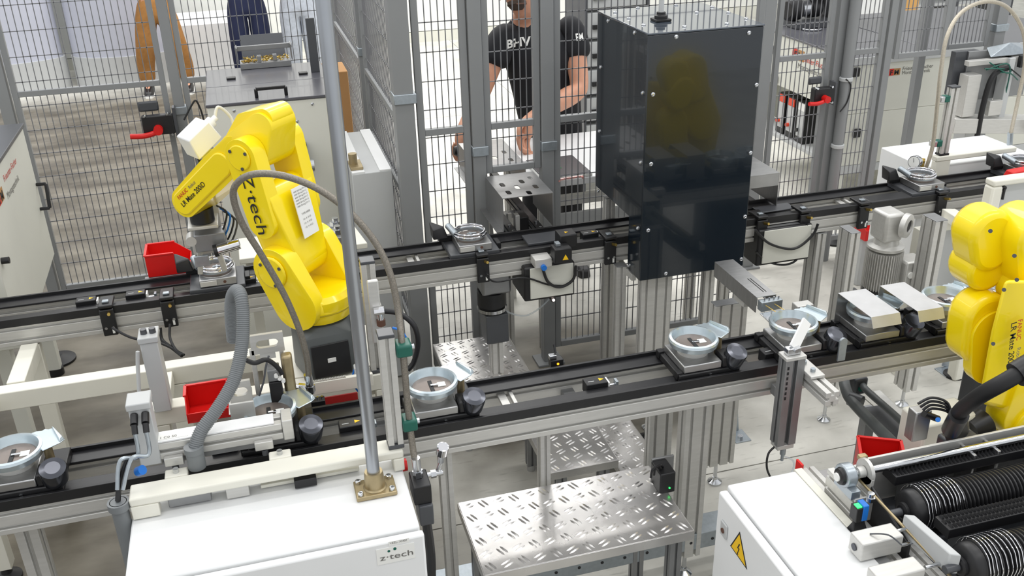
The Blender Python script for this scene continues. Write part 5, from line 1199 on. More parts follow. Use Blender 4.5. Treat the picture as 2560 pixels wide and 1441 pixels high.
# ================================================================ FRONT BENCH AND CABINET
BY = 2.24
t = thing('bench_riser', 'cream steel bench frame standing on the large white cabinet', 'frame', (-.1, BY, .884))
bx0, bx1 = A(322, 1228, y=BY).x, A(1003, 1110, y=BY).x
part(t, 'top_beam', MB().box(bx0, bx1, BY - .035, BY + .035, .925, .95), 'cream', .005)
part(t, 'end_plate', MB().box(bx0, bx0 + .07, BY - .035, BY - .002, .884, .9246), 'cream', .003)
part(t, 'end_plate', MB().box(bx1 - .03, bx1, BY - .035, BY + .03, .884, .9246), 'cream', .003)
for px, py in ((440, 1180), (700, 1140)):
    a = A(px, py, z=.952); part(t, 'notch_tab', MB().box(a.x - .03, a.x + .03, BY + .036, BY + .075, .925, .95), 'cream', .004)
    part(t, 'screw', MB().cyl((a.x, BY + .055, .95), (a.x, BY + .055, .962), .008, n=10), 'steel')
t = thing('parts_tray', 'grey brackets inside the opening below the bench beam', 'bracket', (-.1, BY + .05, .8845))
part(t, 'bracket', MB().box(bx0 + .09, bx0 + .2, BY - .01, BY + .02, .8845, .915), 'alu_dark', .002)
part(t, 'bracket', MB().box(bx0 + .24, bx0 + .30, BY - .02, BY + .03, .8845, .92), 'alu', .002)
part(t, 'strip', MB().box(bx0 + .33, bx0 + .6, BY - .0, BY + .03, .8845, .895), 'cream', .002)
part(t, 'block', MB().box(bx0 + .42, bx0 + .48, BY - .03, BY - .001, .8845, .91), 'black', .002)
CZ = .88
ca, cb = A(327, 1316, z=CZ), A(1009.5, 1182, z=CZ)
cg = A(1047.5, 1316, z=CZ)
cx0, cx1, cy1, cy0 = ca.x, cb.x, (ca.y + cb.y) / 2 + .0, cg.y
t = thing('control_cabinet', 'large white control cabinet with steel pipe at the bottom left of the picture', 'cabinet', ((cx0 + cx1) / 2, (cy0 + cy1) / 2, 0))
part(t, 'cabinet_body', MB().box(cx0, cx1, cy0, BY + .06, .12, CZ), 'white', .006)
part(t, 'door', MB().box(cx0 - .012, cx1 + .006, cy0 - .03, cy0 - .006, .14, CZ - .006), 'white', .006)
part(t, 'door_gasket', MB().box(cx0 + .008, cx1 - .008, cy0 - .0058, cy0 - .0002, .15, CZ - .02), 'dkgrey')
part(t, 'plinth', MB().box(cx0 + .02, cx1 - .02, cy0 + .02, BY + .04, 0, .1195), 'dkgrey', .003)
dy = cy0 - .0305
def on_door(px, py): return A(px, py, y=dy)
a = on_door(940, 1378); b_ = on_door(1036, 1412)
part(t, 'maker_plate', MB().box(a.x, on_door(1035, 1360).x, dy - .001, dy + .0004, on_door(940, 1415).z, on_door(940, 1376).z), 'label', label='pale maker plate with lettering')
a = on_door(950, 1403); text(t, 'z\u00b7tech', (a.x, dy - .0012, a.z), (1, 0, 0), (0, 0, 1), .025, 'greyink', sx=1.45)
for px, py, r in ((972, 1378, .0035), (987, 1372, .0042)):
    q = on_door(px, py); part(t, 'emblem_dot', MB().cyl((q.x, dy - .001, q.z), (q.x, dy - .0018, q.z), r), 'green')
a = on_door(972, 1366); c = on_door(1022, 1345)
part(t, 'number_label', MB().box(a.x, c.x, dy - .001, dy + .0004, a.z, c.z), 'label'); text(t, '+EZL- XH07', (a.x + .003, dy - .0012, a.z + .006), (1, 0, 0), (0, 0, 1), .0085, 'greyink')
# steel pipe
pp = A(937, 1212, z=CZ + .02)
t = thing('support_pipe', 'tall shiny steel pipe in a bronze flange on the white cabinet', 'pipe', (pp.x, pp.y, CZ + .001))
fm = MB().box(pp.x - .055, pp.x + .055, pp.y - .04, pp.y + .04, CZ + .001, CZ + .014)
part(t, 'flange', fm, 'brass', .003)
part(t, 'socket', MB().turn((pp.x, pp.y, CZ + .0145), (0, 0, 1), [(0, .032), (.004, .028), (.04, .026), (.05, .024)], 32), 'brass', .001)
part(t, 'pipe', MB().cyl((pp.x, pp.y, CZ + .065), (pp.x, pp.y, 2.42), .0172, n=28), mat('pipe_steel', (168, 172, 178), .3, .85, .05, 12))
for dx in (-.042, .042):
    for dy_ in (-.028, .028): part(t, 'cap_screw', MB().turn((pp.x + dx, pp.y + dy_, CZ + .0145), (0, 0, 1), [(0, .008), (.008, .008), (.009, .006), (.009, .004), (.004, .0035)], 12), 'steel')
# thin aluminium posts with hose clamps
def hosepost(label, px, y, ytop, zb, wd=.045, cap='dkgrey'):
    a = A(px, ytop, y=y); t = thing('support_post', label, 'post', (a.x, y, zb), 'aluminium hose posts')
    part(t, 'profile', MB().prof((a.x, y, zb + .012), (a.x, y, a.z), wd, .045, up=(0, 1, 0)), 'alu', .001)
    part(t, 'end_cap', MB().box(a.x - wd / 2 - .001, a.x + wd / 2 + .001, y - .024, y + .024, a.z, a.z + .01), cap, .002)
    part(t, 'base_pad', MB().box(a.x - wd / 2 - .001, a.x + wd / 2 + .001, y - .024, y + .024, zb, zb + .012), cap, .002)
    return t, a
tB, aB = hosepost('aluminium post with two green hose clamps right of the steel pipe', 963, BY, 838, .951, .042)
tA, aA = hosepost('aluminium post standing behind the steel pipe, with dark cap', 917, 2.83, 655, .856)
for py in (872, 1058):
    q = A(1012 if py < 1000 else 1026, py, y=BY - .01)
    part(tB, 'hose_clamp', MB().box(aB.x + .022, q.x + .018, BY - .03, BY + .022, q.z - .018, q.z + .018), 'green', .006, label='green hose clamp')
    part(tB, 'clamp_bolt', MB().cyl((q.x + .018, BY - .005, q.z), (q.x + .026, BY - .005, q.z), .008, n=8), 'steel')
# braided hose arc
path = [(772, 955, 2.56), (768, 900, 2.55), (750, 830, 2.54), (712, 740, 2.52), (655, 640, 2.50), (606, 560, 2.48), (583, 490, 2.46), (598, 453, 2.44), (640, 435, 2.42), (710, 440, 2.40), (790, 470, 2.38), (860, 518, 2.36), (915, 575, 2.34),
        (955, 635, 2.32), (980, 700, 2.30), (996, 780, 2.28), (1005, 860, 2.235), (1012, 930, 2.225), (1018, 1000, 2.225), (1024, 1058, 2.225), (1032, 1120, 2.21), (1040, 1165, 2.19)]
t = thing('hydraulic_hose', 'braided steel hose looping in front of the robot from fitting to green clamps', 'hose', (A(*path[-1][:2], y=path[-1][2])))
part(t, 'braided_hose', MB().tube(bez([A(a, b, y=c) for a, b, c in path], 6), .0092, 14), 'braid')
q = A(772, 958, y=2.56)
part(t, 'end_ferrule', MB().cyl(q + V((0, 0, .03)), q + V((0.002, 0, -.01)), .0125).cyl(q + V((0.002, 0, -.01)), q + V((0.003, 0, -.03)), .015, n=6), 'steel', .001)
q = A(1041, 1168, y=2.19)
part(t, 'end_ferrule', MB().cyl(q + V((0, 0, .03)), q + V((.002, 0, -.012)), .012).cyl(q + V((.002, 0, -.012)), q + V((.003, 0, -.032)), .015, n=6), 'steel', .001)
vz = q.z - .032
t = thing('hydraulic_valve', 'black valve block with steel fittings and red knob at the cabinet right side', 'valve', (q.x, 2.17, vz - .06))
part(t, 'valve_block', MB().box(q.x - .02, q.x + .03, 2.14, 2.22, vz - .062, vz - .001), 'black', .003)
part(t, 'lower_block', MB().box(q.x - .01, q.x + .03, 2.13, 2.2, vz - .13, vz - .0625), 'dkgrey', .004)
part(t, 'red_knob', MB().cyl((q.x - .035, 2.24, vz + .01), (q.x - .02, 2.24, vz + .01), .018), 'red')
part(t, 'side_fitting', MB().cyl((q.x + .03, 2.2, vz - .01), (q.x + .075, 2.2, vz - .01), .008).cyl((q.x + .04, 2.2, vz - .01), (q.x + .055, 2.2, vz - .01), .012, n=6), 'steel')
part(t, 'lower_hose', MB().tube(bez([(q.x + .01, 2.15, vz - .13), (q.x + .015, 2.15, vz - .25), (q.x + .01, 2.16, vz - .4)]), .014), 'black')
g = A(1104, 1125, y=2.2)
part(t, 'gauge', MB().turn((g.x, 2.2, g.z - .012), (0.1, -.35, 1), [(0, .017), (.03, .017), (.031, .014)], 24), 'chrome', label='chrome pressure gauge')
part(t, 'gauge_stem', MB().cyl((g.x, 2.205, g.z - .012), (g.x - .004, 2.205, g.z - .045), .009, n=8).cyl((g.x - .004, 2.205, g.z - .045), (g.x - .018, 2.203, vz - .012), .006), 'steel')
# corrugated hose
def corr(label, path, r, ring=.0055, mt='hosegrey'):
    pts = bez([A(a, b, y=c) for a, b, c in path], 10)
    # resample evenly
    L = [0]
    for i in range(1, len(pts)): L.append(L[-1] + (pts[i] - pts[i - 1]).length)
    n = int(L[-1] / ring * 4); out = []; j = 0
    for i in range(n + 1):
        d = L[-1] * i / n
        while j < len(L) - 2 and L[j + 1] < d: j += 1
        out.append(pts[j].lerp(pts[j + 1], (d - L[j]) / max(L[j + 1] - L[j], 1e-6)))
    t = thing('corrugated_hose', label, 'hose', pts[-1])
    part(t, 'ribbed_tube', MB().tube(out, r, 16, rfun=lambda i: r if i % 4 in (0, 1) else r * .90), mt, ang=60)
    return t, pts
t, pts = corr('grey corrugated hose arching down from the robot side into the bench', [(583, 850, 2.62), (578, 790, 2.60), (580, 745, 2.58), (592, 727, 2.54), (603, 745, 2.50), (608, 800, 2.47), (604, 870, 2.44), (585, 950, 2.40), (545, 1020, 2.36), (502, 1080, 2.33), (486, 1130, 2.31)], .019)
q = pts[-1]
part(t, 'cuff', MB().cyl(q + V((0, 0, .01)), q + V((0, 0, -.05)), .024), 'hosegrey', .002); part(t, 'cuff_ring', MB().cyl(q + V((0, 0, .018)), q + V((0, 0, .0)), .026), 'hosegrey', .002)
# big black air hose right of posts
HOSE1 = bez([A(962, 778, y=2.7), A(1000, 785, y=2.68), A(1035, 815, y=2.66), A(1045, 860, y=2.66), A(1035, 905, y=2.66), A(1020, 925, y=2.66)])
q = A(950, 778, y=2.70)
t = thing('air_coupling', 'chrome air coupling feeding the black hose behind the posts', 'fitting', (q.x, q.y, q.z - .05))
part(t, 'coupling', MB().cyl(q + V((-.02, 0, 0)), q + V((.012, 0, 0)), .014, n=8).cyl(q, q + V((0, 0, -.03)), .011), 'chrome', .001)
part(t, 'collar', MB().cyl(q + V((0, 0, -.03)), q + V((0.0, 0, -.05)), .014), 'leather')
part(t, 'carrier_plate', MB().box(q.x - .03, q.x + .005, q.y + .012, q.y + .03, q.z - .12, q.z + .10), 'alu', .004)
part(t, 'air_hose', MB().tube(HOSE1, .009, 12), 'black', label='thick black air hose'); part(t, 'air_line', MB().tube(bez([A(982, 820, y=2.62), A(1003, 828, y=2.6), A(1018, 850, y=2.6)]), .004, 8), 'blue', label='thin blue air line')

# ================================================================ LINEAR ACTUATOR AND HYDRAULIC UNIT
AY = 2.335
a, b_ = A(383, 1111, y=AY), A(704, 1062, y=AY)
zt = (a.z + b_.z) / 2
t = thing('linear_actuator', 'silver linear actuator lying above the front conveyor between cabinet and robot', 'actuator', ((a.x + b_.x) / 2, AY + .03, zt - .05))
part(t, 'housing', MB().prof((a.x, AY + .03, zt - .026), (b_.x, AY + .03, zt - .026), .06, .05, slot=.2), 'alu', .002)
part(t, 'cover_strip', MB().box(a.x + .005, b_.x - .02, AY + .004, AY + .056, zt - .0006, zt + .004), 'white', .001)
part(t, 'end_block', MB().box(b_.x + .0006, b_.x + .03, AY - .003, AY + .063, zt - .056, zt + .008), 'alu', .003)
part(t, 'marking_label', MB().box(a.x + .01, a.x + .09, AY + .012, AY + .035, zt + .0042, zt + .0048), 'label')
text(t, '1 C0 50', (a.x + .015, AY + .016, zt + .0048), (1, 0, 0), (0, 1, 0), .014, 'greyink')
for xx in (a.x + .02, b_.x - .08):
    part(t, 'mounting_foot', MB().box(xx, xx + .05, AY - .018, AY - .0005, zt - .066, zt - .04), 'alu', .002)
    part(t, 'foot_screw', MB().cyl((xx + .025, AY - .01, zt - .068), (xx + .025, AY - .01, zt - .085), .009, n=10), 'dkgrey')
part(t, 'stand_plate', MB().box(a.x + .03, b_.x - .03, AY + .01, AY + .05, .9515, zt - .0525) if zt - .0525 > .9515 else MB().box(a.x, a.x + .01, AY, AY + .01, zt - .06, zt - .053), 'alu_dark')
hy = 2.60
def HP(px, py, d=0): return A(px, py, y=hy + d)
t = thing('press_unit', 'aluminium press unit with slotted plates, brass hydraulic block and black valve', 'unit', (HP(680, 1000).x, hy, HP(680, 1020).z))
c0, c1 = HP(622, 842), HP(710, 905)
def slotplate(p0, p1, y, th, slot=True):
    x0, x1, z0, z1 = p0.x, p1.x, p1.z, p0.z; m = MB(); cx, cz = (x0 + x1) / 2, (z0 + z1) / 2
    bm = slot_sheet(x0, x1, z0, z1, 0, th, [(cx, cz, (z1 - z0) * .42, (z1 - z0) * .43)]) if not slot else None
    L = (x1 - x0) * .68; h = (z1 - z0) * .42
    q = MB(); bmx = slot_sheet(z0, z1, x0, x1, 0, th, [(cz, cx, h, L)])
    m.add([(v[1], y - v[2], v[0]) for v in bmx.v], bmx.f); return m
part(t, 'slotted_plate', slotplate(HP(622, 838), HP(712, 872), hy, .012), 'alu')
part(t, 'frame_plate', MB().box(HP(622, 872).x, HP(640, 900).x, hy - .012, hy, HP(640, 985).z, HP(622, 873).z), 'alu', .002)
part(t, 'frame_plate', MB().box(HP(697, 872).x, HP(712, 900).x, hy - .012, hy, HP(700, 985).z, HP(700, 873).z), 'alu', .002)
part(t, 'white_tag_plate', MB().box(HP(648, 880).x, HP(688, 880).x, hy + .001, hy + .006, HP(660, 900).z, HP(660, 876).z), 'label', .001)
part(t, 'side_slotted_plate', slotplate(HP(568, 955, -.08), HP(632, 995, -.08), hy - .08, .012), 'alu')
part(t, 'shelf_plate', MB().box(HP(570, 998, -.08).x, HP(632, 998, -.08).x, hy - .15, hy - .0125, HP(600, 1000, -.08).z - .004, HP(600, 1000, -.08).z), 'alu', .002)
part(t, 'front_sheet', MB().box(HP(570, 1000, -.15).x, HP(634, 1000, -.15).x, hy - .158, hy - .151, HP(600, 1058, -.15).z, HP(600, 1005, -.15).z), 'alu', .002)
part(t, 'brass_cylinder', MB().box(HP(703, 900, -.03).x, HP(731, 900, -.03).x, hy - .05, hy - .015, HP(710, 1012, -.03).z, HP(710, 885, -.03).z), 'brass', .008, label='worn brass hydraulic block')
part(t, 'black_valve', MB().box(HP(668, 930, -.04).x, HP(701, 930, -.04).x, hy - .07, hy - .02, HP(680, 1008, -.04).z, HP(680, 945, -.04).z), 'black', .003)
part(t, 'silver_cap', MB().box(HP(668, 930, -.04).x, HP(700, 930, -.04).x, hy - .068, hy - .022, HP(680, 944, -.04).z, HP(680, 915, -.04).z), 'alu_dark', .003)
part(t, 'base_disc', MB().turn(HP(716, 1030, -.03), (0, 0, 1), [(0, .014), (.006, .02), (.012, .02)], 20), 'brass')
e0 = HP(733, 968, -.03); e1 = HP(775, 972, -.03)
part(t, 'elbow_fitting', MB().cyl(e0, e1, .010).cyl(e0.lerp(e1, .3), e0.lerp(e1, .75), .0145, n=6).cyl(e1 + V((0, 0, -.014)), e1 + V((0, 0, .012)), .0145), 'chrome', .001)
for k in range(3): part(t, 'plug', MB().cyl(HP(690 + 9 * k, 938 + 6 * k, -.07), HP(690 + 9 * k, 938 + 6 * k, -.07) + V((0, -.01, .0)), .006), 'label')
part(t, 'cable_bundle', MB().tube(bez([HP(604, 895, -.1), HP(635, 908, -.1), HP(665, 900, -.09), HP(690, 915, -.08), HP(705, 935, -.075)]), .007, 10), 'black')
part(t, 'thin_cable', MB().tube(bez([HP(672, 890, -.08), HP(664, 920, -.1), HP(660, 950, -.1), HP(648, 990, -.1)]), .003, 6), 'dkgrey')
# red bins
def bin_(label, p, wx, wy, h, rz=0, tilt=.35):
    t = thing('storage_bin', label, 'bin', p, 'red open fronted bins'); x, y, z = p
    Mx = Matrix.Translation(V(p)) @ Matrix.Rotation(rz, 4, 'Z')
    def nb(): m = MB(); m.m = Mx; return m
    th = .004
    outl = [(0, 0), (wy, 0), (wy, h), (wy * .35, h), (0, h * .45)]
    for sx in (-wx / 2, wx / 2 - th): part(t, 'side_wall', nb().prism(outl, (sx, -wy / 2, 0), (0, 1, 0), (0, 0, 1), (th, 0, 0)), 'red', .001)
    part(t, 'bottom', nb().box(-wx / 2 + th, wx / 2 - th, -wy / 2, wy / 2 - th, 0, th), 'red', .001)
    part(t, 'back_wall', nb().box(-wx / 2 + th, wx / 2 - th, wy / 2 - th, wy / 2, 0, h), 'red', .001)
    part(t, 'front_lip', nb().box(-wx / 2 + th, wx / 2 - th, -wy / 2, -wy / 2 + th, th, h * .45), 'red', .001)
    part(t, 'rim', nb().box(-wx / 2 - .004, -wx / 2 + .006, -wy * .15, wy / 2, h, h + .006).box(wx / 2 - .006, wx / 2 + .004, -wy * .15, wy / 2, h, h + .006).box(-wx / 2, wx / 2, wy / 2 - .006, wy / 2 + .004, h, h + .006), 'red', .001)
    return t
q = A(425, 655, y=3.84)
bin_('red plastic bin behind the rear conveyor left of the gripper', (q.x, 3.84, .90), .13, .17, .09, math.pi / 2)
t = solo('bin_rail', 'thin grey rail holding the red bin behind the rear conveyor', 'rail', MB().box(q.x - .1, q.x + .12, 3.77, 3.79, .86, .899), 'alu_dark', bevel=.001)
q = A(520, 1020, y=2.66)
bin_('dark red bin between the frame and the corrugated hose', (q.x, 2.70, q.z - .04), .13, .10, .075)
M['darkred'] = mat('dull_red_plastic', (150, 40, 38), 0.35)
q = A(850, 1005, y=2.68)
t = thing('reject_chute', 'shallow dull red chute beside the front conveyor below the robot', 'chute', (q.x, 2.70, q.z - .05))
part(t, 'chute_floor', MB().box(q.x - .07, q.x + .06, 2.60, 2.70, q.z - .02, q.z - .016), 'darkred', .001)
part(t, 'chute_side', MB().box(q.x - .07, q.x + .06, 2.7002, 2.705, q.z - .02, q.z + .012), 'darkred', .001)
part(t, 'support', MB().box(q.x - .02, q.x + .02, 2.66, 2.69, .70, q.z - .0205), 'alu_dark')
q = A(795, 1005, y=2.62)
t = thing('inspection_sensor', 'small black camera sensor with three screws above the front conveyor', 'sensor', (q.x, q.y, q.z - .02))
part(t, 'body', MB().box(q.x - .022, q.x + .022, q.y - .015, q.y + .015, q.z - .02, q.z + .01), 'black', .002)
for dx in (-.014, 0, .014): part(t, 'screw', MB().cyl((q.x + dx, q.y, q.z + .01), (q.x + dx, q.y, q.z + .018), .004, n=8), 'steel')
q = A(1390, 905, y=2.62)
t = thing('indicator_sensor', 'small black sensor with a glowing orange light above the front conveyor, centre', 'sensor', (q.x, q.y, q.z - .02))
part(t, 'body', MB().box(q.x - .022, q.x + .022, q.y - .015, q.y + .015, q.z - .014, q.z + .014), 'black', .002)
part(t, 'lamp', MB().cyl((q.x + .002, q.y - .0152, q.z), (q.x + .002, q.y - .0165, q.z), .004), 'led_orange')
part(t, 'bracket', MB().box(q.x - .025, q.x - .0, q.y - .01, q.y + .01, q.z + .0145, q.z + .03), 'steel', .002)
part(t, 'stalk', MB().cyl((q.x, q.y + .005, q.z + .03), (q.x, q.y + .02, q.z + .055), .004).cyl((q.x, q.y, .80), (q.x, q.y, q.z - .0141), .006), 'black')
q = A(1384, 751, y=3.5)
t = thing('signal_lamp', 'tiny bright white signal light below the junction box', 'lamp', (q.x, q.y, q.z - .02))
part(t, 'holder', MB().cyl((q.x, q.y + .03, q.z), (q.x, q.y + .005, q.z), .012), 'black'); part(t, 'lamp', MB().sph((q.x, q.y, q.z), .006, 8), 'led_white')
part(t, 'holder_rod', MB().cyl((q.x, q.y + .02, q.z + .011), (q.x, q.y + .02, .73), .004), 'dkgrey')
# small robot-side utilities right of the robot base
t = thing('air_unit', 'small stack of yellow and silver air fittings beside the robot base', 'fitting', (.34, 3.02, .859))
for k, (px, py, m_, r) in enumerate(((880, 820, 'gold', .012), (880, 850, 'steel', .01), (878, 890, 'steel', .012), (884, 870, 'gold', .008))):
    q = A(px, py, y=3.0); part(t, 'fitting', MB().cyl(q - V((.015, 0, 0)), q + V((.012, 0, 0)), r), m_)
part(t, 'manifold', MB().box(.315, .34, 3.03, 3.07, .859, 1.0), 'alu', .003)
q = A(873, 757, y=3.05); part(t, 'red_button', MB().box(q.x - .015, q.x + .012, 3.03, 3.06, q.z - .012, q.z + .012), 'red', .003)
q = A(885, 925, y=2.75)
t = thing('proximity_sensor', 'small light grey sensor head with blue wires behind the steel pipe', 'sensor', (q.x, 2.75, .858))
part(t, 'head', MB().box(q.x - .0, q.x + .03, 2.74, 2.77, q.z - .05, q.z + .01), 'ltgrey', .003)
part(t, 'bracket', MB().box(q.x + .005, q.x + .025, 2.772, 2.79, .858, q.z), 'alu', .002)
part(t, 'wire', MB().tube(bez([q, q + V((-.01, -.01, -.04)), q + V((.01, -.02, -.08)), q + V((.04, -.02, -.1))]), .003, 6), 'blue')
# perforated strip on conveyor back edge (toothed rail)
q0, q1 = A(780, 957, y=2.72), A(870, 942, y=2.72)
t = thing('toothed_rail', 'cream guide rail with small teeth behind the front conveyor under the robot', 'rail', (q0.x + .1, 2.72, .80))
part(t, 'rail', MB().box(q0.x - .1, q1.x + .08, 2.72, 2.735, q1.z - .05, q1.z - .004), 'cream', .002)
mb = MB()
for i in range(22): mb.box(q0.x + i * .005, q0.x + i * .005 + .003, 2.722, 2.733, q1.z - .004, q1.z)
o = part(t, 'teeth', mb, 'alu'); o['kind'] = 'stuff'
part(t, 'foot', MB().box(q0.x - .09, q0.x - .06, 2.721, 2.734, .70, q1.z - .0505).box(q1.x + .04, q1.x + .07, 2.721, 2.734, .70, q1.z - .0505), 'cream')

# ================================================================ DIAMOND PLATE STEPS
def step(label, x0, x1, y0, y1, z, legs=True, seed=1, back=None, pitch=.052, front=.035):
    t = thing('tread_plate_step', label, 'step', ((x0 + x1) / 2, (y0 + y1) / 2, 0), 'diamond plate steps')
    part(t, 'plate', MB().box(x0, x1, y0, y1, z - .004, z), 'plate', .001)
    part(t, 'front_lip', MB().box(x0, x1, y0 - .003, y0 - .0002, z - front, z - .0005), 'plate', .001)
    part(t, 'side_lip', MB().box(x1 + .0002, x1 + .003, y0, y1, z - front, z - .0005), 'plate', .001)
    part(t, 'side_lip', MB().box(x0 - .003, x0 - .0002, y0, y1, z - front, z - .0005), 'plate', .001)
    mb = MB(); nx = int((x1 - x0) / pitch); ny = int((y1 - y0) / pitch)
    def loz(cx, cy, a, L, wd, h):
        c, s_ = math.cos(a), math.sin(a); pts = []
        for u_, v_, k in ((-1, 0, 0), (-.55, -1, 0), (.55, -1, 0), (1, 0, 0), (.55, 1, 0), (-.55, 1, 0), (-.5, 0, 1), (.5, 0, 1)):
            X, Y_ = u_ * L / 2, v_ * wd / 2; pts.append((cx + X * c - Y_ * s_, cy + X * s_ + Y_ * c, z + k * h - (0 if k else .0003)))
        if min(p[0] for p in pts) < x0 or max(p[0] for p in pts) > x1 or min(p[1] for p in pts) < y0 or max(p[1] for p in pts) > y1: return
        mb.add(pts, [(0, 1, 6), (1, 2, 7, 6), (2, 3, 7), (3, 4, 7), (4, 5, 6, 7), (5, 0, 6)], True)
    for i in range(nx + 1):
        for j in range(ny + 1):
            cx = x0 + (i + .5) * (x1 - x0) / nx; cy = y0 + (j + .5) * (y1 - y0) / ny
            a = .45 if (i + j) % 2 else -.62 - .5
            for k in (-1, 1): loz(cx - math.sin(a) * k * .0075, cy + math.cos(a) * k * .0075, a, pitch * .84, .0088, .0032)
    o = part(t, 'raised_tread', mb, 'plate'); o['kind'] = 'stuff'
    if legs:
        for xx in (x0 + .05, x1 - .05):
            for yy in (y0 + .03, y1 - .04):
                part(t, 'leg', MB().prof((xx, yy, .03), (xx, yy, z - .005), .04, .04), 'alu_dark')
                part(t, 'foot', MB().cyl((xx, yy, 0), (xx, yy, .0295), .018), 'steel')
    return t
zf = .50
a, b_, c = A(1148, 1266, z=zf), A(1627, 1163, z=zf), A(1737, 1331, z=zf)
step('large diamond plate step in the foreground below the front conveyor', a.x, c.x, A(1204, 1441, z=zf).y, b_.y, zf)
z3 = .30
a, b_, c = A(1372, 1055, z=z3), A(1500, 1035, z=z3), A(1545, 1150, z=z3)
step('middle diamond plate step under the front conveyor', a.x - .1, c.x, c.y, b_.y + .15, z3, pitch=.046)
z4 = .12
a, b_ = A(1590, 1035, z=z4), A(1642, 1145, z=z4)
step('low diamond plate step to the right of the middle one', A(1500, 1050, z=z4).x - .05, b_.x, b_.y - .15, a.y + .1, z4, pitch=.046)
z2 = .30
a, b_, c = A(1080, 856, z=z2), A(1277, 831, z=z2), A(1322, 927, z=z2)
step('diamond plate step between the conveyors left of the black tower', a.x, c.x, c.y - .12, b_.y, z2, pitch=.046)
z5 = .1
a = A(1775, 1010, z=z5)
step('small corner of diamond plate right of the double aluminium post', a.x - .1, a.x + .0, a.y - .0, a.y + .14, z5, legs=True, pitch=.03)
# posts below the front conveyor
stand('double aluminium post at the right end of the large diamond step', A(1745, 1060, y=2.44).x, 2.47, .787, .09, .06)
stand('aluminium post behind the double post, right of the middle step', A(1690, 1060, y=2.6).x - .01, 2.72, .80, .09, .045)
stand('slim aluminium post between the cabinet and the large step', A(1138, 1150, y=2.42).x - .03, 2.44, .787, .04, .04)
stand('slim aluminium post left of the middle diamond step', A(1362, 1100, y=2.52).x, 2.535, .787, .035, .045)
stand('aluminium post at the lower left corner behind the white cabinet', -.78, 2.46, .787, .06, .06)
t = thing('light_switch_box', 'black box with a small green light on the double aluminium post', 'box', (A(1660, 1200, y=2.42).x, 2.42, .5))
q = A(1662, 1195, y=2.36)
part(t, 'housing', MB().box(q.x - .025, q.x + .03, 2.34, 2.42, q.z - .05, q.z + .03), 'black', .004)
part(t, 'bracket', MB().box(q.x - .02, q.x + .06, 2.4205, 2.43, q.z - .02, q.z + .035), 'alu_dark', .002)
g = A(1674, 1221, y=2.338); part(t, 'green_light', MB().cyl((g.x, 2.3395, g.z), (g.x, 2.337, g.z), .003), 'led_green')
part(t, 'cable', MB().tube(bez([(q.x, 2.38, q.z + .03), (q.x - .02, 2.36, q.z + .055), (q.x - .05, 2.35, q.z + .05), (q.x - .055, 2.35, q.z + .02)]), .004, 8), 'black')
part(t, 'cable', MB().tube(bez([(q.x - .01, 2.37, q.z + .03), (q.x - .035, 2.36, q.z + .05), (q.x - .04, 2.36, q.z + .02)]), .004, 8), 'black')
# galvanised cable duct
a = A(1385, 1441, z=.2); b_ = A(1795, 1300, z=.2)
yd = b_.y
t = thing('cable_duct', 'galvanised cable duct with drilled holes running low behind the large step', 'duct', (1.0, yd, 0))
part(t, 'duct', MB().box(.35, 1.62, yd - .05, yd + .05, .13, .2), 'zinc', .002)
for i in range(14): part(t, 'hole', MB().cyl((.45 + i * .085, yd - .0502, .165), (.45 + i * .085, yd - .0512, .165), .006, n=10), 'ink')
for xx in (.45, 1.55): part(t, 'foot', MB().box(xx - .02, xx + .02, yd - .04, yd + .04, 0, .1295), 'zinc', .002)
# ================================================================ CHUTE, COVERS, WIRE GUIDE, SWING BAR
def sheetU(label, fl_, fr_, br_, z, yb0, group=None):
    """bent steel cover: fl/fr = front left/right pixel corners of the top, br = back right"""
    a, b, c = A(*fl_, z=z), A(*fr_, z=z), A(*br_, z=z)
    x0, x1, y0, y1 = a.x, b.x, (a.y + b.y) / 2, c.y
    t = thing('steel_hood', label, 'cover', ((x0 + x1) / 2, y1, .80), group)
    part(t, 'top_sheet', MB().box(x0, x1, y0, y1, z - .002, z), 'hood', .001)
    part(t, 'front_lip', MB().hull([(x0, y0, z - .002), (x1, y0, z - .002), (x0, y0, z), (x1, y0, z), (x0, y0 - .018, z - .034), (x1, y0 - .018, z - .034), (x0, y0 - .016, z - .035), (x1, y0 - .016, z - .035)]), 'hood', .0005)
    part(t, 'back_sheet', MB().box(x0, x1, y1 + .0002, y1 + .002, .80, z - .0005), 'brushed', .0005)
    return t
sheetU('left bent steel cover over the ring pallets on the front conveyor', (2180, 795), (2248, 780), (2152, 724), 1.035, 0, 'bent steel covers')
sheetU('right bent steel cover over the ring pallets on the front conveyor', (2295, 779), (2357, 767), (2262, 705), 1.035, 0, 'bent steel covers')
# widen covers leftwards handled by pixel corners; wire guide chute
z = 1.0
a, b_, c = A(1790, 655, z=z), A(1832, 648, z=z), A(1937, 733, z=z); d = A(1893, 748, z=z)
t = thing('wire_guide', 'long bent steel guide with a double slot pointing at the front conveyor', 'guide', ((a.x + c.x) / 2, (a.y + c.y) / 2, .93))
x0, x1, y0, y1 = (a.x + d.x) / 2, (b_.x + c.x) / 2, (c.y + d.y) / 2, (a.y + b_.y) / 2
xm = (x0 + x1) / 2
part(t, 'top_sheet', slot_sheet(x0, x1, y0, y1, z - .002, .002, [(xm + .006, y0 + .09, .004, .12), (xm + .016, y0 + .09, .004, .12)]), 'brushed')
part(t, 'side_sheet', MB().box(x0, x0 + .002, y0, y1, z - .06, z - .0022), 'brushed')
part(t, 'side_sheet', MB().box(x1 - .002, x1, y0, y1, z - .05, z - .0022), 'brushed')
part(t, 'end_block', MB().box(x0 + .005, x1 + .01, y0 - .03, y0 - .001, z - .045, z - .008), 'zinc', .002)
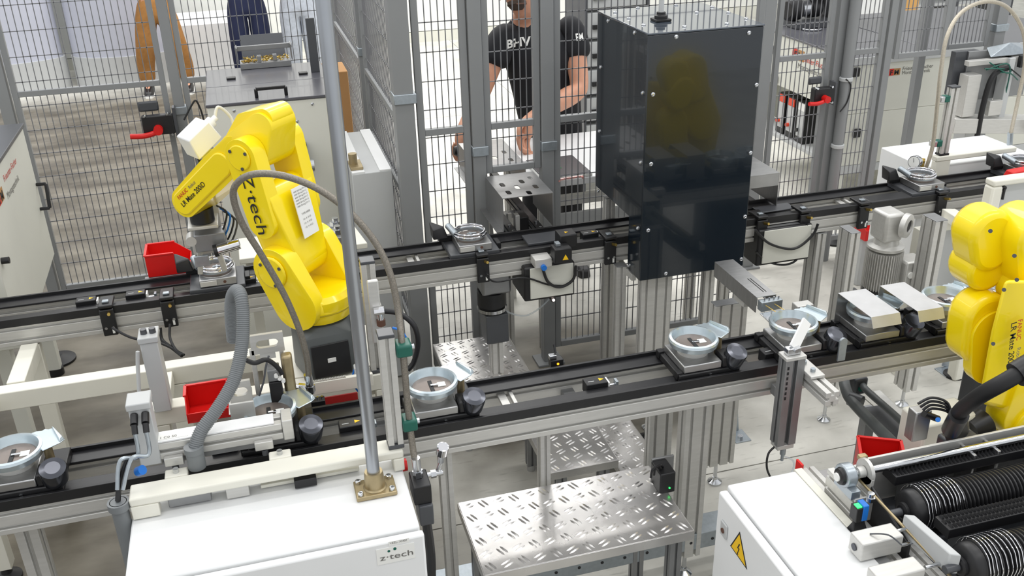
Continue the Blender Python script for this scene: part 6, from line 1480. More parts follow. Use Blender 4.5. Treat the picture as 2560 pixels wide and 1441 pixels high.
for k in range(4): part(t, 'set_screw', MB().cyl((x0 + .02 + .018 * k, y0 - .02, z - .008), (x0 + .02 + .018 * k, y0 - .02, z + .004), .003, n=8), 'steel')
for dx in (.02, .055): part(t, 'feed_wire', MB().cyl((x0 + dx, y0 - .03, z - .02), (x0 + dx + .03, y0 - .10, z - .035), .0015, n=6), 'gold')
part(t, 'slide_tongue', MB().hull([(x0 + .0, y0 - .03, z - .05), (x1 + .02, y0 - .03, z - .05), (x0 + .02, y0 - .12, z - .075), (x1 + .0, y0 - .12, z - .075), (x0, y0 - .03, z - .046), (x1 + .02, y0 - .03, z - .046), (x0 + .02, y0 - .12, z - .071), (x1, y0 - .12, z - .071)]), 'steel', .001)
part(t, 'carrier', MB().box(x0 + .01, x1 - .01, y0 + .1, y0 + .18, z - .09, z - .061), 'alu', .002)
p = A(2005, 765, y=2.68)
t = thing('limit_block', 'small aluminium block with blue wire behind the swinging white bar', 'block', (p.x, p.y, p.z - .03))
part(t, 'block', MB().box(p.x - .03, p.x + .035, 2.66, 2.70, p.z - .02, p.z + .01), 'alu', .003); part(t, 'bracket', MB().box(p.x - .01, p.x + .02, 2.585, 2.70, p.z - .034, p.z - .0205).box(p.x - .01, p.x + .02, 2.585, 2.592, .82, p.z - .0345), 'black', .001)
part(t, 'wire', MB().tube(bez([(p.x - .03, 2.65, p.z), (p.x - .035, 2.645, p.z - .03), (p.x - .02, 2.65, p.z - .05)]), .003, 6), 'blue')
# small hub plate on the rail
p = A(2112, 858, y=2.33)
solo('pivot_plate', 'small upright steel plate with white disc on the rail right of the swing cylinder', 'plate', MB().box(p.x - .014, p.x + .014, 2.335, 2.342, p.z - .07, p.z).cyl((p.x, 2.3345, p.z), (p.x, 2.3425, p.z), .014), 'zinc', bevel=.001)
# vertical cylinder with swinging bar
cy = 2.24
a, b_ = A(1957, 897, y=cy), A(2003, 905, y=cy); c = A(1955, 1105, y=cy)
x0, x1 = a.x, b_.x; zt, zb = a.z, c.z
t = thing('swing_cylinder', 'upright steel pneumatic cylinder hanging before the front conveyor with a white swing bar', 'cylinder', ((x0 + x1) / 2, cy, zb))
part(t, 'body', MB().prof(((x0 + x1) / 2, cy, zb), ((x0 + x1) / 2, cy, zt), x1 - x0, .045, up=(0, 1, 0)), 'alu_dark', .001)
part(t, 'end_cap', MB().box(x0 - .002, x1 + .002, cy - .025, cy + .025, zt, zt + .012), 'alu', .002)
part(t, 'end_cap', MB().box(x0 + .004, x1 - .004, cy - .022, cy + .022, zb - .016, zb - .0005), 'alu', .002)
for i in range(7): part(t, 'vent_slot', MB().box(x0 + .006 - .0 , x0 + .012, cy - .0236, cy - .0226, zt - .03 - i * .018, zt - .02 - i * .018), 'ink')
part(t, 'rod_clevis', MB().box(x0 + .008, x1 - .012, cy - .012, cy + .012, zt + .0125, zt + .035), 'steel', .002)
q0 = V(((x0 + x1) / 2, cy, zt + .03)); q1 = A(2017, 803, y=cy + .06)
part(t, 'swing_bar', MB().bar(q0, q1, .034, .008, up=(.2, -1, .5)), 'white', .001, label='flat white swing bar')
part(t, 'pivot_bolt', MB().cyl(q0 + V((0, -.02, 0)), q0 + V((0, -.004, 0)), .007, n=8), 'steel')
part(t, 'clamp_plate', MB().box(x1 + .001, x1 + .05, cy - .06, cy + .05, zt - .055, zt - .045), 'alu', .002)
for dy_ in (-.03, .02): part(t, 'plate_bolt', MB().cyl((x1 + .025, cy + dy_, zt - .045), (x1 + .025, cy + dy_, zt - .035), .008, n=8), 'zinc')
part(t, 'stub_profile', MB().prof((x1 + .028, 2.36, zt - .08), (x1 + .028, 2.10, zt - .08), .045, .045), 'alu', .001)
part(t, 'lower_fitting', MB().cyl(((x0 + x1) / 2 + .006, cy, zb - .016), ((x0 + x1) / 2 + .006, cy, zb - .05), .009).cyl(((x0 + x1) / 2 + .006, cy, zb - .05), ((x0 + x1) / 2 + .006, cy, zb - .075), .005), 'zinc')
part(t, 'air_line', MB().tube(bez([(x0 + .01, cy, zb - .012), (x0 - .02, cy - .01, zb - .03), (x0 - .025, cy - .02, zb - .08), (x0 + .0, cy - .03, zb - .14), (x0 + .01, cy - .035, zb - .18)]), .0035, 8), 'black')
part(t, 'air_line', MB().tube(bez([((x0 + x1) / 2 + .012, cy, zb - .06), (x1 + .01, cy - .01, zb - .08), (x1 - .0, cy - .02, zb - .12), (x0 + .02, cy - .03, zb - .15)]), .0035, 8), 'clear')
p = A(1938, 965, y=2.36)
t = thing('mounting_block', 'small dark steel block bolted to the rail left of the swing cylinder', 'block', (p.x, 2.35, p.z - .03))
part(t, 'block', MB().box(p.x - .015, p.x + .02, 2.335, 2.364, p.z - .025, p.z + .012), 'alu_dark', .002)
part(t, 'bolt', MB().cyl((p.x, 2.3345, p.z - .005), (p.x, 2.328, p.z - .005), .006, n=6), 'steel')

# ================================================================ WHITE CONTROL BOX, RIGHT FOREGROUND
z = .80
a, b_, c = A(1820, 1215, z=z), A(1986, 1174.5, z=z), A(2115, 1316, z=z)
x0, x1, y1 = a.x, b_.x, (a.y + b_.y) / 2
y0 = 1.42
t = thing('switch_cabinet', 'white switch cabinet with yellow lightning triangle at the lower right', 'cabinet', ((x0 + x1) / 2, (y0 + y1) / 2, 0))
part(t, 'cabinet_body', MB().box(x0, x1, y0, y1, .12, z), 'white', .006)
part(t, 'door', MB().box(x0 - .032, x0 - .006, y0 + .01, y1 - .012, .14, z - .006), 'white', .006)
part(t, 'door_gasket', MB().box(x0 - .0058, x0 - .0002, y0 + .02, y1 - .02, .15, z - .02), 'dkgrey')
part(t, 'plinth', MB().box(x0 + .02, x1 - .02, y0 + .02, y1 - .02, 0, .1195), 'dkgrey')
xd = x0 - .032
def D(px, py): return A(px, py, x=xd)
ex = V((0, -1, 0)); ey = V((0, 0, 1))
g = [D(1850, 1330), D(1826, 1365), D(1868, 1425)]
def dp(v): return (-(v.y), v.z)
m = MB(); tri = [dp(q) for q in g]
m.prism(tri, (xd - .0002, 0, 0), ex, ey, (-.0008, 0, 0)); part(t, 'warning_sign_border', m, 'ink')
cx_, cz_ = sum(q[0] for q in tri) / 3, sum(q[1] for q in tri) / 3
inn = [(cx_ + (q[0] - cx_) * .84, cz_ + (q[1] - cz_) * .84) for q in tri]
part(t, 'warning_sign', MB().prism(inn, (xd - .0011, 0, 0), ex, ey, (-.0004, 0, 0)), 'warn', label='yellow high voltage triangle')
H_ = max(q[1] for q in tri) - min(q[1] for q in tri)
bolt = [(.004, .22), (-.09, -.02), (.0, -.0), (-.05, -.2), (-.08, -.17), (-.06, -.27), (.02, -.22), (-.02, -.2), (.06, .05), (-.02, .03), (.06, .22)]
part(t, 'lightning_symbol', MB().prism([(cx_ + q[0] * H_, cz_ + q[1] * H_) for q in bolt], (xd - .0016, 0, 0), ex, ey, (-.0004, 0, 0)), 'ink')
q = D(1812, 1326); part(t, 'lock_plate', MB().box(xd - .006, xd - .0002, q.y - .018, q.y + .018, q.z - .022, q.z + .026), 'ltgrey', .004)
part(t, 'lock_insert', MB().cyl((xd - .006, q.y, q.z), (xd - .009, q.y, q.z), .008), 'leather')
solo('floor_channel', 'short galvanised floor channel left of the white switch cabinet', 'duct', MB().box(1.70, 1.9, 2.0, 2.08, 0, .06), 'zinc', bevel=.002)

# ================================================================ SPRING MAGAZINE (right foreground)
def ZP(px, py, z): return A(px, py, z=z)
t = thing('magazine_stand', 'aluminium frame of the roller magazine in the right foreground', 'frame', (1.6, 1.7, 0))
part(t, 'cream_bar', MB().box(x1 + .004, x1 + .03, 1.36, 1.985, .775, .795), 'cream', .002)
part(t, 'long_profile', MB().prof((x1 + .06, 1.36, .76), (x1 + .06, 2.0, .76), .04, .04), 'alu', .001)
part(t, 'long_profile', MB().prof((x1 + .125, 1.36, .76), (x1 + .125, 1.94, .76), .04, .04), 'alu', .001)
for yy in (1.95, 1.42): part(t, 'leg', MB().prof((x1 + .09, yy, .01), (x1 + .09, yy, .738), .045, .045), 'alu')
for yy in (1.97, 1.64, 1.38): part(t, 'cross_profile', MB().prof((x1 + .15, yy, .74), (2.6, yy, .74), .04, .04), 'alu')
part(t, 'leg', MB().prof((2.4, 1.95, .01), (2.4, 1.95, .715), .045, .045), 'alu')
a, b_ = ZP(2062, 1172, .86), ZP(2160, 1243, .86)
bx_, by0_, by1_ = a.x, b_.y, a.y
t2 = thing('bearing_block', 'raised aluminium block carrying the black ball bearing of the shaft', 'bearing', (bx_ + .03, (by0_ + by1_) / 2, .7805))
part(t2, 'block', MB().prof((bx_ + .035, by0_, .82), (bx_ + .035, by1_, .82), .055, .078, slot=.05), 'alu', .002)
part(t2, 'end_plate', MB().box(bx_ + .0, bx_ + .07, by0_ - .006, by0_ - .0003, .7805, .862), 'alu', .001)
q = ZP(2118, 1188, .905)
part(t2, 'bearing_ring', MB().turn((q.x - .018, q.y, .905), (1, 0, 0), [(0, .031), (.003, .034), (.028, .034), (.031, .031)], 30).box(q.x - .016, q.x + .012, q.y - .05, q.y + .03, .8603, .885), 'zinc', .001)
part(t2, 'ball', MB().turn((q.x - .03, q.y, .905), (1, 0, 0), [(0, .016), (.004, .022), (.012, .025)], 26), 'black')
part(t2, 'shaft_end', MB().cyl((q.x - .034, q.y, .905), (q.x - .03, q.y, .905), .012), 'label')
for dx, dy_ in ((.0, .055), (.02, -.065)): part(t2, 'bolt', MB().cyl((bx_ + .03 + dx * .3, q.y + dy_, .8603), (bx_ + .03 + dx * .3, q.y + dy_, .872), .013, n=6).cyl((bx_ + .03 + dx * .3, q.y + dy_, .872), (bx_ + .03 + dx * .3, q.y + dy_, .884), .009), 'steel')
sh_y = q.y
t3 = thing('steel_shaft', 'polished round shaft running right from the ball bearing', 'shaft', (q.x, sh_y, .88))
part(t3, 'shaft', MB().cyl((q.x + .014, sh_y, .905), (q.x + .95, sh_y, .905), .0105, n=20), 'steel')
part(t3, 'collar', MB().cyl((q.x + .03, sh_y, .905), (q.x + .05, sh_y, .905), .016), 'alu', .001)
part(t3, 'flange_disc', MB().cyl((q.x + .052, sh_y, .905), (q.x + .062, sh_y, .905), .036, n=30).hull([(q.x + .052, sh_y - .036, .90), (q.x + .062, sh_y - .036, .90), (q.x + .052, sh_y + .036, .90), (q.x + .062, sh_y + .036, .90), (q.x + .052, sh_y - .028, .78), (q.x + .062, sh_y - .028, .78), (q.x + .052, sh_y + .03, .78), (q.x + .062, sh_y + .03, .78)]), 'alu', .001)
# side trough, chains and rollers
xr0 = ZP(2215, 1240, .80).x
def roller(label, px, py, z, R_, n_coil, seed):
    q = A(px, py, z=z); x0 = q.x; y = q.y
    t = thing('ribbed_roller', label, 'roller', (x0, y, z - R_), 'ribbed black rollers')
    prof = [(0, R_ * .35), (.004, R_ * .8), (.012, R_ * .93), (.03, R_ * .95)]; h = .03
    while h < 1.0: prof += [(h, R_ * .87), (h + .0035, R_), (h + .0075, R_), (h + .010, R_ * .87)]; h += .0125
    prof.append((h, R_ * .9))
    part(t, 'drum', MB().turn((x0, y, z), (1, 0, 0), prof, 36), 'black', ang=50)
    part(t, 'end_cap', MB().turn((x0 - .012, y, z), (1, 0, 0), [(0, R_ * .3), (.003, R_ * .42), (.0118, R_ * .42)], 24), 'black')
    part(t, 'axle', MB().cyl((x0 - .05, y, z), (x0 - .0125, y, z), .011), 'dkgrey')
    for i in range(n_coil):
        c0 = x0 + .028 + i * .0125; mb = MB(); pts = []
        for k in range(40):
            a_ = 2 * math.pi * k / 40; rr = R_ + .0035 + .0012 * math.sin(9 * a_) * (1 if .6 < (a_ / math.pi) < 1.2 else 0)
            pts.append((c0 + .003 * math.sin(a_ + i), y + math.cos(a_) * rr, z + math.sin(a_) * rr + .004))
        o = part(t, 'wire_ring', MB().tube(pts, .0012, 6, closed=True), 'chrome', label='bright wire ring' if i == 0 else None)
    return t, x0, y
RZ_ = .84
roller('ribbed black roller with bright wire rings, the upper one', 2262, 1278, RZ_, .058, 10, 1)
roller('ribbed black roller with bright wire rings, at the bottom right corner', 2405, 1415, RZ_, .058, 9, 2)
ya = A(2262, 1278, z=RZ_).y; yb = A(2405, 1415, z=RZ_).y; xa = A(2262, 1278, z=RZ_).x; xb = A(2405, 1415, z=RZ_).x
def chainstrip(label, y, x0, z):
    t = thing('conveyor_chain', label, 'chain', (x0, y, z - .02), 'black transport chains')
    part(t, 'chain_rail', MB().box(x0, x0 + .95, y - .028, y + .028, z - .03, z), 'black', .002)
    mb = MB()
    for i in range(78):
        for k in (-1, 0, 1):
            c = x0 + .006 + i * .012 + (k % 2) * .006; mb.hull([(c - .004, y + k * .018 - .007, z), (c + .004, y + k * .018 - .007, z), (c - .004, y + k * .018 + .007, z), (c + .004, y + k * .018 + .007, z), (c, y + k * .018 - .004, z + .008), (c, y + k * .018 + .004, z + .008)])
    o = part(t, 'chain_teeth', mb, 'black'); o['kind'] = 'stuff'
    for q_ in (.05, .6): part(t, 'support', MB().box(x0 + q_, x0 + q_ + .05, y - .02, y + .02, .7665, z - .0305), 'alu_dark')
    return t
chainstrip('black toothed chain behind the upper ribbed roller', ya + .105, xa + .02, .89)
chainstrip('black toothed chain between the two ribbed rollers', yb + .11, xb + .02, .88)
t = thing('magazine_trough', 'dark trough plates around the ribbed rollers', 'trough', (xa, ya, .76))
part(t, 'trough_floor', MB().box(xa - .05, xa + 1.0, yb - .08, ya + .14, .7605, .766), 'dkgrey', .001)
part(t, 'back_edge_rail', MB().box(xa - .045, xa + 1.0, ya + .142, ya + .150, .7605, .915), 'alu', .001)
part(t, 'rail_knob', MB().box(xa - .055, xa - .03, ya + .138, ya + .155, .9152, .93), 'brass', .003)
part(t, 'end_wall', MB().hull([(xa - .058, ya - .10, .7605), (xa - .05, ya - .10, .7605), (xa - .058, ya + .14, .7605), (xa - .05, ya + .14, .7605), (xa - .058, ya - .10, .82), (xa - .05, ya - .10, .82), (xa - .058, ya + .14, .90), (xa - .05, ya + .14, .90)]), 'black', .002)
part(t, 'side_rod', MB().cyl((xa - .075, ya + .13, .885), (xb - .02, yb - .08, .80), .004), 'brass')
# pusher: pneumatic slide with rods and slanted plate
q0 = A(2150, 1345, z=.85); q1 = A(2275, 1300, z=.87); q2 = A(2392, 1400, z=.87)
t = thing('pneumatic_slide', 'silver pneumatic slide with twin rods pushing a slanted grey plate', 'actuator', (q0.x + .05, q0.y, .80))
a = A(2140, 1345, z=.86); b_ = A(2200, 1420, z=.86)
part(t, 'slide_body', MB().box(a.x + .0, a.x + .12, a.y - .03, a.y + .025, .805, .86), 'alu', .004)
part(t, 'slide_body', MB().box(b_.x - .02, b_.x + .11, b_.y - .03, b_.y + .02, .80, .852), 'alu', .004)
for yy, zz in ((a.y + .005, .845), (a.y - .02, .82), (b_.y - .005, .83)):
    part(t, 'piston_rod', MB().cyl((a.x + .121, yy, zz), (q1.x + .03, yy, zz), .0055, n=12), 'steel')
for yy, zz in ((a.y - .0, .83), (b_.y - .006, .825)):
    part(t, 'port', MB().cyl(((a.x if yy > b_.y else b_.x - .02) - .0005, yy, zz), ((a.x if yy > b_.y else b_.x - .02) - .003, yy, zz), .010), 'darkchrome')
part(t, 'push_plate', MB().hull([V(q1) + V((-.012, .012, .012)), V(q1) + V((.012, -.0, .012)), V(q2) + V((-.012, .012, .01)), V(q2) + V((.012, -.0, .01)), V(q1) + V((-.012, .012, -.05)), V(q1) + V((.012, 0, -.05)), V(q2) + V((-.012, .012, -.05)), V(q2) + V((.012, 0, -.05))]), 'ltgrey', .003, label='light grey slanted push plate')
part(t, 'mount', MB().box(a.x + .01, a.x + .08, b_.y - .02, a.y + .0, .781, .7995), 'alu_dark')
part(t, 'thin_cable', MB().tube(bez([(a.x + .04, a.y, .862), (a.x + .07, a.y - .03, .875), (a.x + .09, a.y - .06, .862)]), .002, 6), 'dkgrey')
q = A(2147, 1275, z=.86)
t = thing('optical_sensor', 'small blue and black sensor with a glowing green light on the magazine frame', 'sensor', (q.x, q.y, .782))
part(t, 'bracket', MB().hull([(q.x - .02, q.y - .02, .782), (q.x + .03, q.y - .02, .782), (q.x - .02, q.y + .02, .782), (q.x + .03, q.y + .02, .782), (q.x - .01, q.y, .83), (q.x + .02, q.y, .83)]), 'black', .003)
part(t, 'black_half', MB().box(q.x - .016, q.x + .002, q.y - .015, q.y + .015, .8305, .875), 'black', .002)
part(t, 'blue_half', MB().box(q.x + .0025, q.x + .02, q.y - .015, q.y + .015, .8305, .88), 'blue', .002)
part(t, 'green_light', MB().box(q.x - .014, q.x + .0, q.y - .012, q.y + .006, .8752, .879), 'led_green', .001)
# right plates behind the shaft
for i, (px, py) in enumerate(((2440, 1120), (2500, 1110))):
    q = A(px, py, z=.9)
    t = thing('guide_block', ['folded steel guide block behind the shaft, left one', 'folded steel guide block behind the shaft, right one'][i], 'block', (q.x, q.y, .7605), 'folded steel guide blocks')
    part(t, 'upright', MB().box(q.x - .03, q.x - .02, q.y - .03, q.y + .05, .7605, .9), 'brushed', .002)
    part(t, 'top', MB().box(q.x - .0195, q.x + .04, q.y - .03, q.y + .05, .87, .876), 'brushed', .002)
    part(t, 'foot_block', MB().box(q.x - .0195, q.x + .05, q.y - .06, q.y - .031, .7605, .83), 'alu', .003)
# red bin below the shaft
q = A(2195, 1235, z=.62)
bin_('red plastic bin hanging below the shaft at lower right', (q.x, q.y, .62), .13, .24, .12, -.5)
q = A(2050, 1180, z=.7)
solo('red_guide', 'small red corner piece beside the cream bar of the magazine frame', 'guide', MB().box(x1 + .031, x1 + .038, 1.988, 2.02, .74, .80), 'red', bevel=.001)
q = A(2195, 1235, z=.62)
solo('bin_shelf', 'thin grey shelf under the red bin below the shaft', 'shelf', MB().box(q.x - .12, q.x + .16, q.y - .10, q.y + .16, .605, .6195), 'ltgrey', bevel=.002)
# conduits along the floor side
t = thing('conduit_pipe', 'thick dark grey conduit with two clamps running forward from the front conveyor', 'pipe', (A(2240, 1100, z=.6).x, 2.1, .5))
P1 = [A(2108, 930, z=.62), A(2115, 975, z=.62), A(2140, 1015, z=.61), A(2250, 1125, z=.61), A(2340, 1200, z=.61)]
part(t, 'pipe', MB().tube(bez(P1, 8), .020, 18), 'robotgrey')
for px, py in ((2140, 1003), (2256, 1118)):
    q = A(px, py, z=.61); part(t, 'clamp', MB().bar(q + V((-.02, .018, 0)), q + V((.02, -.018, 0)), .0, .0) if False else MB().tube([q + V((-.012, .022, 0)), q + V((.012, -.018, 0))], .026, 14), 'dkgrey')
t = thing('conduit_pipe', 'thinner dark grey conduit beside the aluminium strip at right', 'pipe', (A(2240, 1060, z=.6).x, 2.2, .5))
P2 = [A(2152, 950, z=.6), A(2165, 975, z=.6), A(2260, 1060, z=.6), A(2385, 1190, z=.6)]
part(t, 'pipe', MB().tube(bez(P2, 8), .013, 14), 'robotgrey')
a, b_ = A(2190, 985, z=.55), A(2400, 1185, z=.55)
t = thing('cable_channel', 'bright aluminium strip running forward beside the dark conduits', 'channel', (a.lerp(b_, .5).x, a.lerp(b_, .5).y, .3))
part(t, 'strip', MB().bar(a, b_, .03, .03), 'alu', .002); part(t, 'base_channel', MB().bar(a + V((-.03, -.01, -.05)), b_ + V((-.03, -.01, -.05)), .09, .012), 'dkgrey', .002)
for w0 in (a, b_): part(t, 'support', MB().bar((w0.x - .02, w0.y - .0, 0), (w0.x - .02, w0.y - .0, .49), .04, .04), 'alu_dark')
q = A(2142, 950, y=2.62)
t = thing('swivel_joint', 'dark grey swivel joint with green insert where the conduits meet the conveyor', 'joint', (q.x, q.y, q.z - .05))
part(t, 'housing', MB().box(q.x - .025, q.x + .03, 2.59, 2.64, q.z - .05, q.z + .02), 'dkgrey', .008); part(t, 'green_insert', MB().cyl((q.x, 2.5895, q.z - .02), (q.x, 2.586, q.z - .02), .012), 'green')
# white cabinet and gripper behind the shaft
q = A(2340, 1040, y=2.05)
a, b_ = A(2305, 1055, z=.80), A(2420, 1035, z=.80)
t = thing('machine_pedestal', 'cream machine pedestal behind the black gripper at right', 'cabinet', (a.x + .2, 2.1, 0))
part(t, 'pedestal_body', MB().box(a.x, a.x + .2, a.y - .02, a.y + .1, .0, .795), 'cream', .008)
t = thing('robot_tool', 'dark gripper tool with black hose, blue fittings and yellow light held by the right robot', 'gripper', (A(2400, 1120, y=1.95).x, 1.95, .9))
G = lambda px, py, d=0: A(px, py, y=1.95 + d)
part(t, 'silver_block', MB().box(G(2300, 1030).x, G(2338, 1030).x, 1.96, 2.0, G(2320, 1105).z, G(2320, 1035).z), 'brushed', .004)
part(t, 'main_body', MB().box(G(2352, 1100).x, G(2428, 1100).x, 1.90, 1.97, G(2390, 1158).z, G(2390, 1085).z), 'dkgrey', .008)
part(t, 'joint_disc', MB().turn(G(2385, 1075), (.3, -.9, .2), [(0, .045), (.02, .045), (.025, .03)], 26), 'black')
part(t, 'side_plate', MB().hull([G(2410, 1065), G(2432, 1080), G(2428, 1140), G(2405, 1150), G(2410, 1065, .02), G(2432, 1080, .02), G(2428, 1140, .02), G(2405, 1150, .02)]), 'alu_dark', .002)
part(t, 'lower_block', MB().box(G(2355, 1160).x, G(2425, 1160).x, 1.91, 1.96, G(2390, 1180).z, G(2390, 1160).z), 'alu_dark', .004)
part(t, 'yellow_light', MB().sph(G(2398, 1147, -.06), .006, 8), 'led_orange'); 
for px, py in ((2345, 1050), (2385, 1118), (2402, 1122)): part(t, 'blue_fitting', MB().cyl(G(px, py, -.07), G(px, py, -.045), .007), 'blue')
for k in range(4): part(t, 'cable', MB().tube(bez([G(2295 + 6 * k, 1010 + 8 * k, 0), G(2330, 995 + 9 * k, 0), G(2370, 1010 + 7 * k, -.01), G(2380, 1060, -.03)]), .004, 8), 'black')
part(t, 'cable_plug', MB().cyl(G(2310, 1035), G(2345, 1048), .010), 'black')
part(t, 'thick_hose', MB().tube(bez([G(2385, 1065, -.05), G(2400, 1030, -.1), G(2450, 990, -.2), G(2520, 950, -.25), G(2620, 890, -.25)]), .022, 16), 'rubber', label='thick matt black hose')
part(t, 'hose_cuff', MB().cyl(G(2378, 1075, -.03), G(2398, 1038, -.1), .027), 'black')
part(t, 'hose_cuff', MB().cyl(G(2540, 938, -.25), G(2600, 902, -.25), .034), 'black')
solo('clear_air_line', 'clear plastic air line dropping from the gripper over the black chain', 'hose', MB().tube(bez([G(2395, 1178), A(2410, 1205, y=1.85), A(2422, 1225, y=1.84), A(2425, 1250, y=1.84)]), .0045, 8), 'clear')

# ================================================================ RIGHT YELLOW ROBOT (cut by the frame)
RY2 = 2.12
def Rp(px, py, d=0): return A(px, py, y=RY2 + d)
t = thing('industrial_robot', 'second yellow robot arm with vertical lettering cut by the right edge of the picture', 'robot', (Rp(2560, 1000).x + .1, RY2 + .2, 0), 'yellow six axis robots')
def rh(name, pts, d0, d1, b=.01, mt='yellow', lb=None):
    m = MB(); m.hull([Rp(px, py, d) for px, py in pts for d in (d0, d1)]); return part(t, name, m, mt, b, lb, ang=50)
def disc(name, px, py, rpx, d0, d1, mt='yellow', b=.006):
    c = Rp(px, py, d0); r = (Rp(px + rpx, py, d0) - c).length; c2 = Rp(px, py, d1); m = MB(); m.hull(circ(c, (0, 1, 0), r, 28) + circ(c + V((0, d1 - d0, 0)), (0, 1, 0), r * .94, 28)); return part(t, name, m, mt, b, ang=50)
def hl(name, items, b=.01, lb=None):
    m = MB(); pts = []
    for px, py, rpx, d0, d1 in items:
        c = Rp(px, py, 0); r = (Rp(px + rpx, py, 0) - c).length
        pts += circ((c.x, RY2 + d0, c.z), (0, 1, 0), r, 26) + circ((c.x, RY2 + d1, c.z), (0, 1, 0), r, 26)
    m.hull(pts); return part(t, name, m, 'yellow', b, lb, ang=50)
hl('elbow_joint', [(2505, 600, 52, .03, .14), (2505, 640, 48, .03, .14)], .02)
hl('elbow_joint', [(2500, 690, 48, .04, .15), (2520, 660, 44, .04, .15)], .015)
hl('elbow_housing', [(2580, 590, 55, -.05, .1), (2580, 660, 50, -.05, .1)], .015)
hl('upper_block', [(2590, 700, 55, -.07, .06), (2560, 720, 40, -.07, .06), (2600, 800, 60, -.07, .06)], .014)
hl('shoulder_joint', [(2475, 800, 52, .0, .10), (2465, 860, 50, .0, .10), (2490, 760, 15, .0, .1)], .018)
hl('shoulder_fork', [(2478, 830, 48, -.01, .0), (2480, 900, 52, -.01, .03), (2500, 930, 30, -.01, .04)], .01)
rh('forearm_plate', [(2512, 700), (2640, 700), (2640, 1050), (2452, 1010), (2450, 985), (2478, 830)], -.10, -.02, .012)
hl('forearm', [(2520, 990, 66, -.115, -.03), (2545, 1010, 60, -.115, -.03), (2600, 820, 80, -.11, -.03)], .012)
hl('wrist_cover', [(2520, 1020, 52, -.13, -.1), (2530, 1035, 48, -.13, -.1)], .006)
for px, py in ((2483, 860), (2510, 725), (2476, 578), (2542, 700), (2536, 640)):
    part(t, 'screw', MB().cyl(Rp(px, py, -.118), Rp(px, py, -.112), .006, n=10), 'dkgrey')
part(t, 'wrist_flange', MB().turn(Rp(2462, 1055, -.06), (-.9, -.1, -.25), [(0, .045), (.03, .042), (.06, .035)], 26), 'black')
exv = (Rp(2512, 1010, -.13) - Rp(2530, 800, -.13)).normalized(); nv = V((0, -1, 0)); eyv = nv.cross(exv).normalized()
text(t, 'LR Mate 200iD', Rp(2528, 808, -.122), exv, eyv, .028, 'ink', bold=.012)
text(t, 'FANUC', Rp(2545, 800, -.122), exv, eyv, .022, 'redink', bold=.01)
text(t, 'Robot', Rp(2542, 870, -.122), exv, eyv, .02, 'greyink')
a = Rp(2445, 930, .05)
part(t, 'pedestal_column', MB().box(Rp(2470, 980, .1).x, Rp(2470, 980, .1).x + .35, RY2 + .08, RY2 + .23, .02, Rp(2470, 930, .1).z), 'dkgrey', .01)
part(t, 'pedestal_foot', MB().box(Rp(2470, 980, .1).x, Rp(2470, 980, .1).x + .38, RY2 + .07, RY2 + .24, 0, .0195), 'dkgrey', .003)

# ================================================================ RIGHT REAR: WHITE CABINET, CREAM BRACKET, BENT HOSE
z = .94
a, b_ = A(2203, 368, z=z), A(2440, 339, z=z); f = A(2357, 413, z=z)
t = thing('white_cabinet', 'low white cabinet behind the rear conveyor at the right', 'cabinet', ((a.x + b_.x) / 2, (a.y + f.y) / 2, 0))
part(t, 'cabinet_body', MB().box(a.x, b_.x + .05, max(f.y, 3.775), a.y, .03, z), 'white', .006); part(t, 'plinth', MB().box(a.x + .02, b_.x + .03, max(f.y, 3.775) + .02, a.y - .02, 0, .0295), 'dkgrey')
# cream carrier bracket with aluminium hose post
CY = 3.80
def Cp(px, py, d=0): return A(px, py, y=CY + d)
t = thing('carrier_bracket', 'cream bracket arm with an aluminium hose post behind the rear conveyor at right', 'bracket', (Cp(2340, 440).x, CY, .80))
zc = Cp(2340, 398).z
part(t, 'foot_block', MB().box(Cp(2322, 440).x, Cp(2360, 440).x, CY - .03, CY + .0, .80, zc), 'cream', .006)
part(t, 'arm', MB().bar((Cp(2322, 440).x, CY - .014, zc + .01), (Cp(2530, 370).x, CY - .014, zc + .01), .04, .028), 'cream', .006)
q = Cp(2350, 392); ztop = Cp(2372, 218).z
part(t, 'hose_post', MB().prof((q.x, CY - .01, zc + .034), (q.x, CY - .01, ztop), .045, .035, up=(0, 1, 0)), 'alu', .001, label='aluminium hose post')
part(t, 'post_cap', MB().box(q.x - .024, q.x + .024, CY - .03, CY + .01, ztop, ztop + .008), 'dkgrey', .001)
part(t, 'post_foot', MB().box(q.x - .026, q.x + .026, CY - .03, CY + .01, zc + .0245, zc + .0335), 'black', .001)
hx_ = q.x - .045
for py in (247, 356):
    r = Cp(2340, py); part(t, 'hose_clamp', MB().box(hx_ - .006, q.x - .023, CY - .03, CY + .006, r.z - .015, r.z + .015), 'green', .003, label='green hose clamp')
    part(t, 'clamp_plate', MB().box(hx_ - .03, hx_ - .0065, CY - .03, CY + .006, r.z - .014, r.z + .014), 'steel', .003)
t = thing('bent_hose', 'pale braided hose bending in a high arch at the upper right', 'hose', (hx_, CY - .04, zc))
HA = [Cp(2310, 430, -.03), Cp(2322, 400, -.04), Cp(2333, 356, -.04), Cp(2345, 247, -.04), Cp(2352, 180, -.03), Cp(2368, 90, 0), Cp(2405, 30, .05), Cp(2465, 4, .1), Cp(2520, 20, .14), Cp(2558, 80, .16), Cp(2562, 160, .16), Cp(2545, 250, .14), Cp(2528, 330, .1), Cp(2525, 350, .1)]
part(t, 'braided_hose', MB().tube(bez(HA, 8), .0095, 12), mat('pale_braid', (186, 178, 162), .42, .4, .2, 260))
part(t, 'end_nut', MB().cyl(Cp(2526, 332, .1), Cp(2524, 362, .1), .014, n=8), 'zinc')
part(t, 'end_nut', MB().cyl(Cp(2312, 425, -.03), Cp(2308, 440, -.03), .013, n=8), 'steel')
g = Cp(2283, 405, -.04)
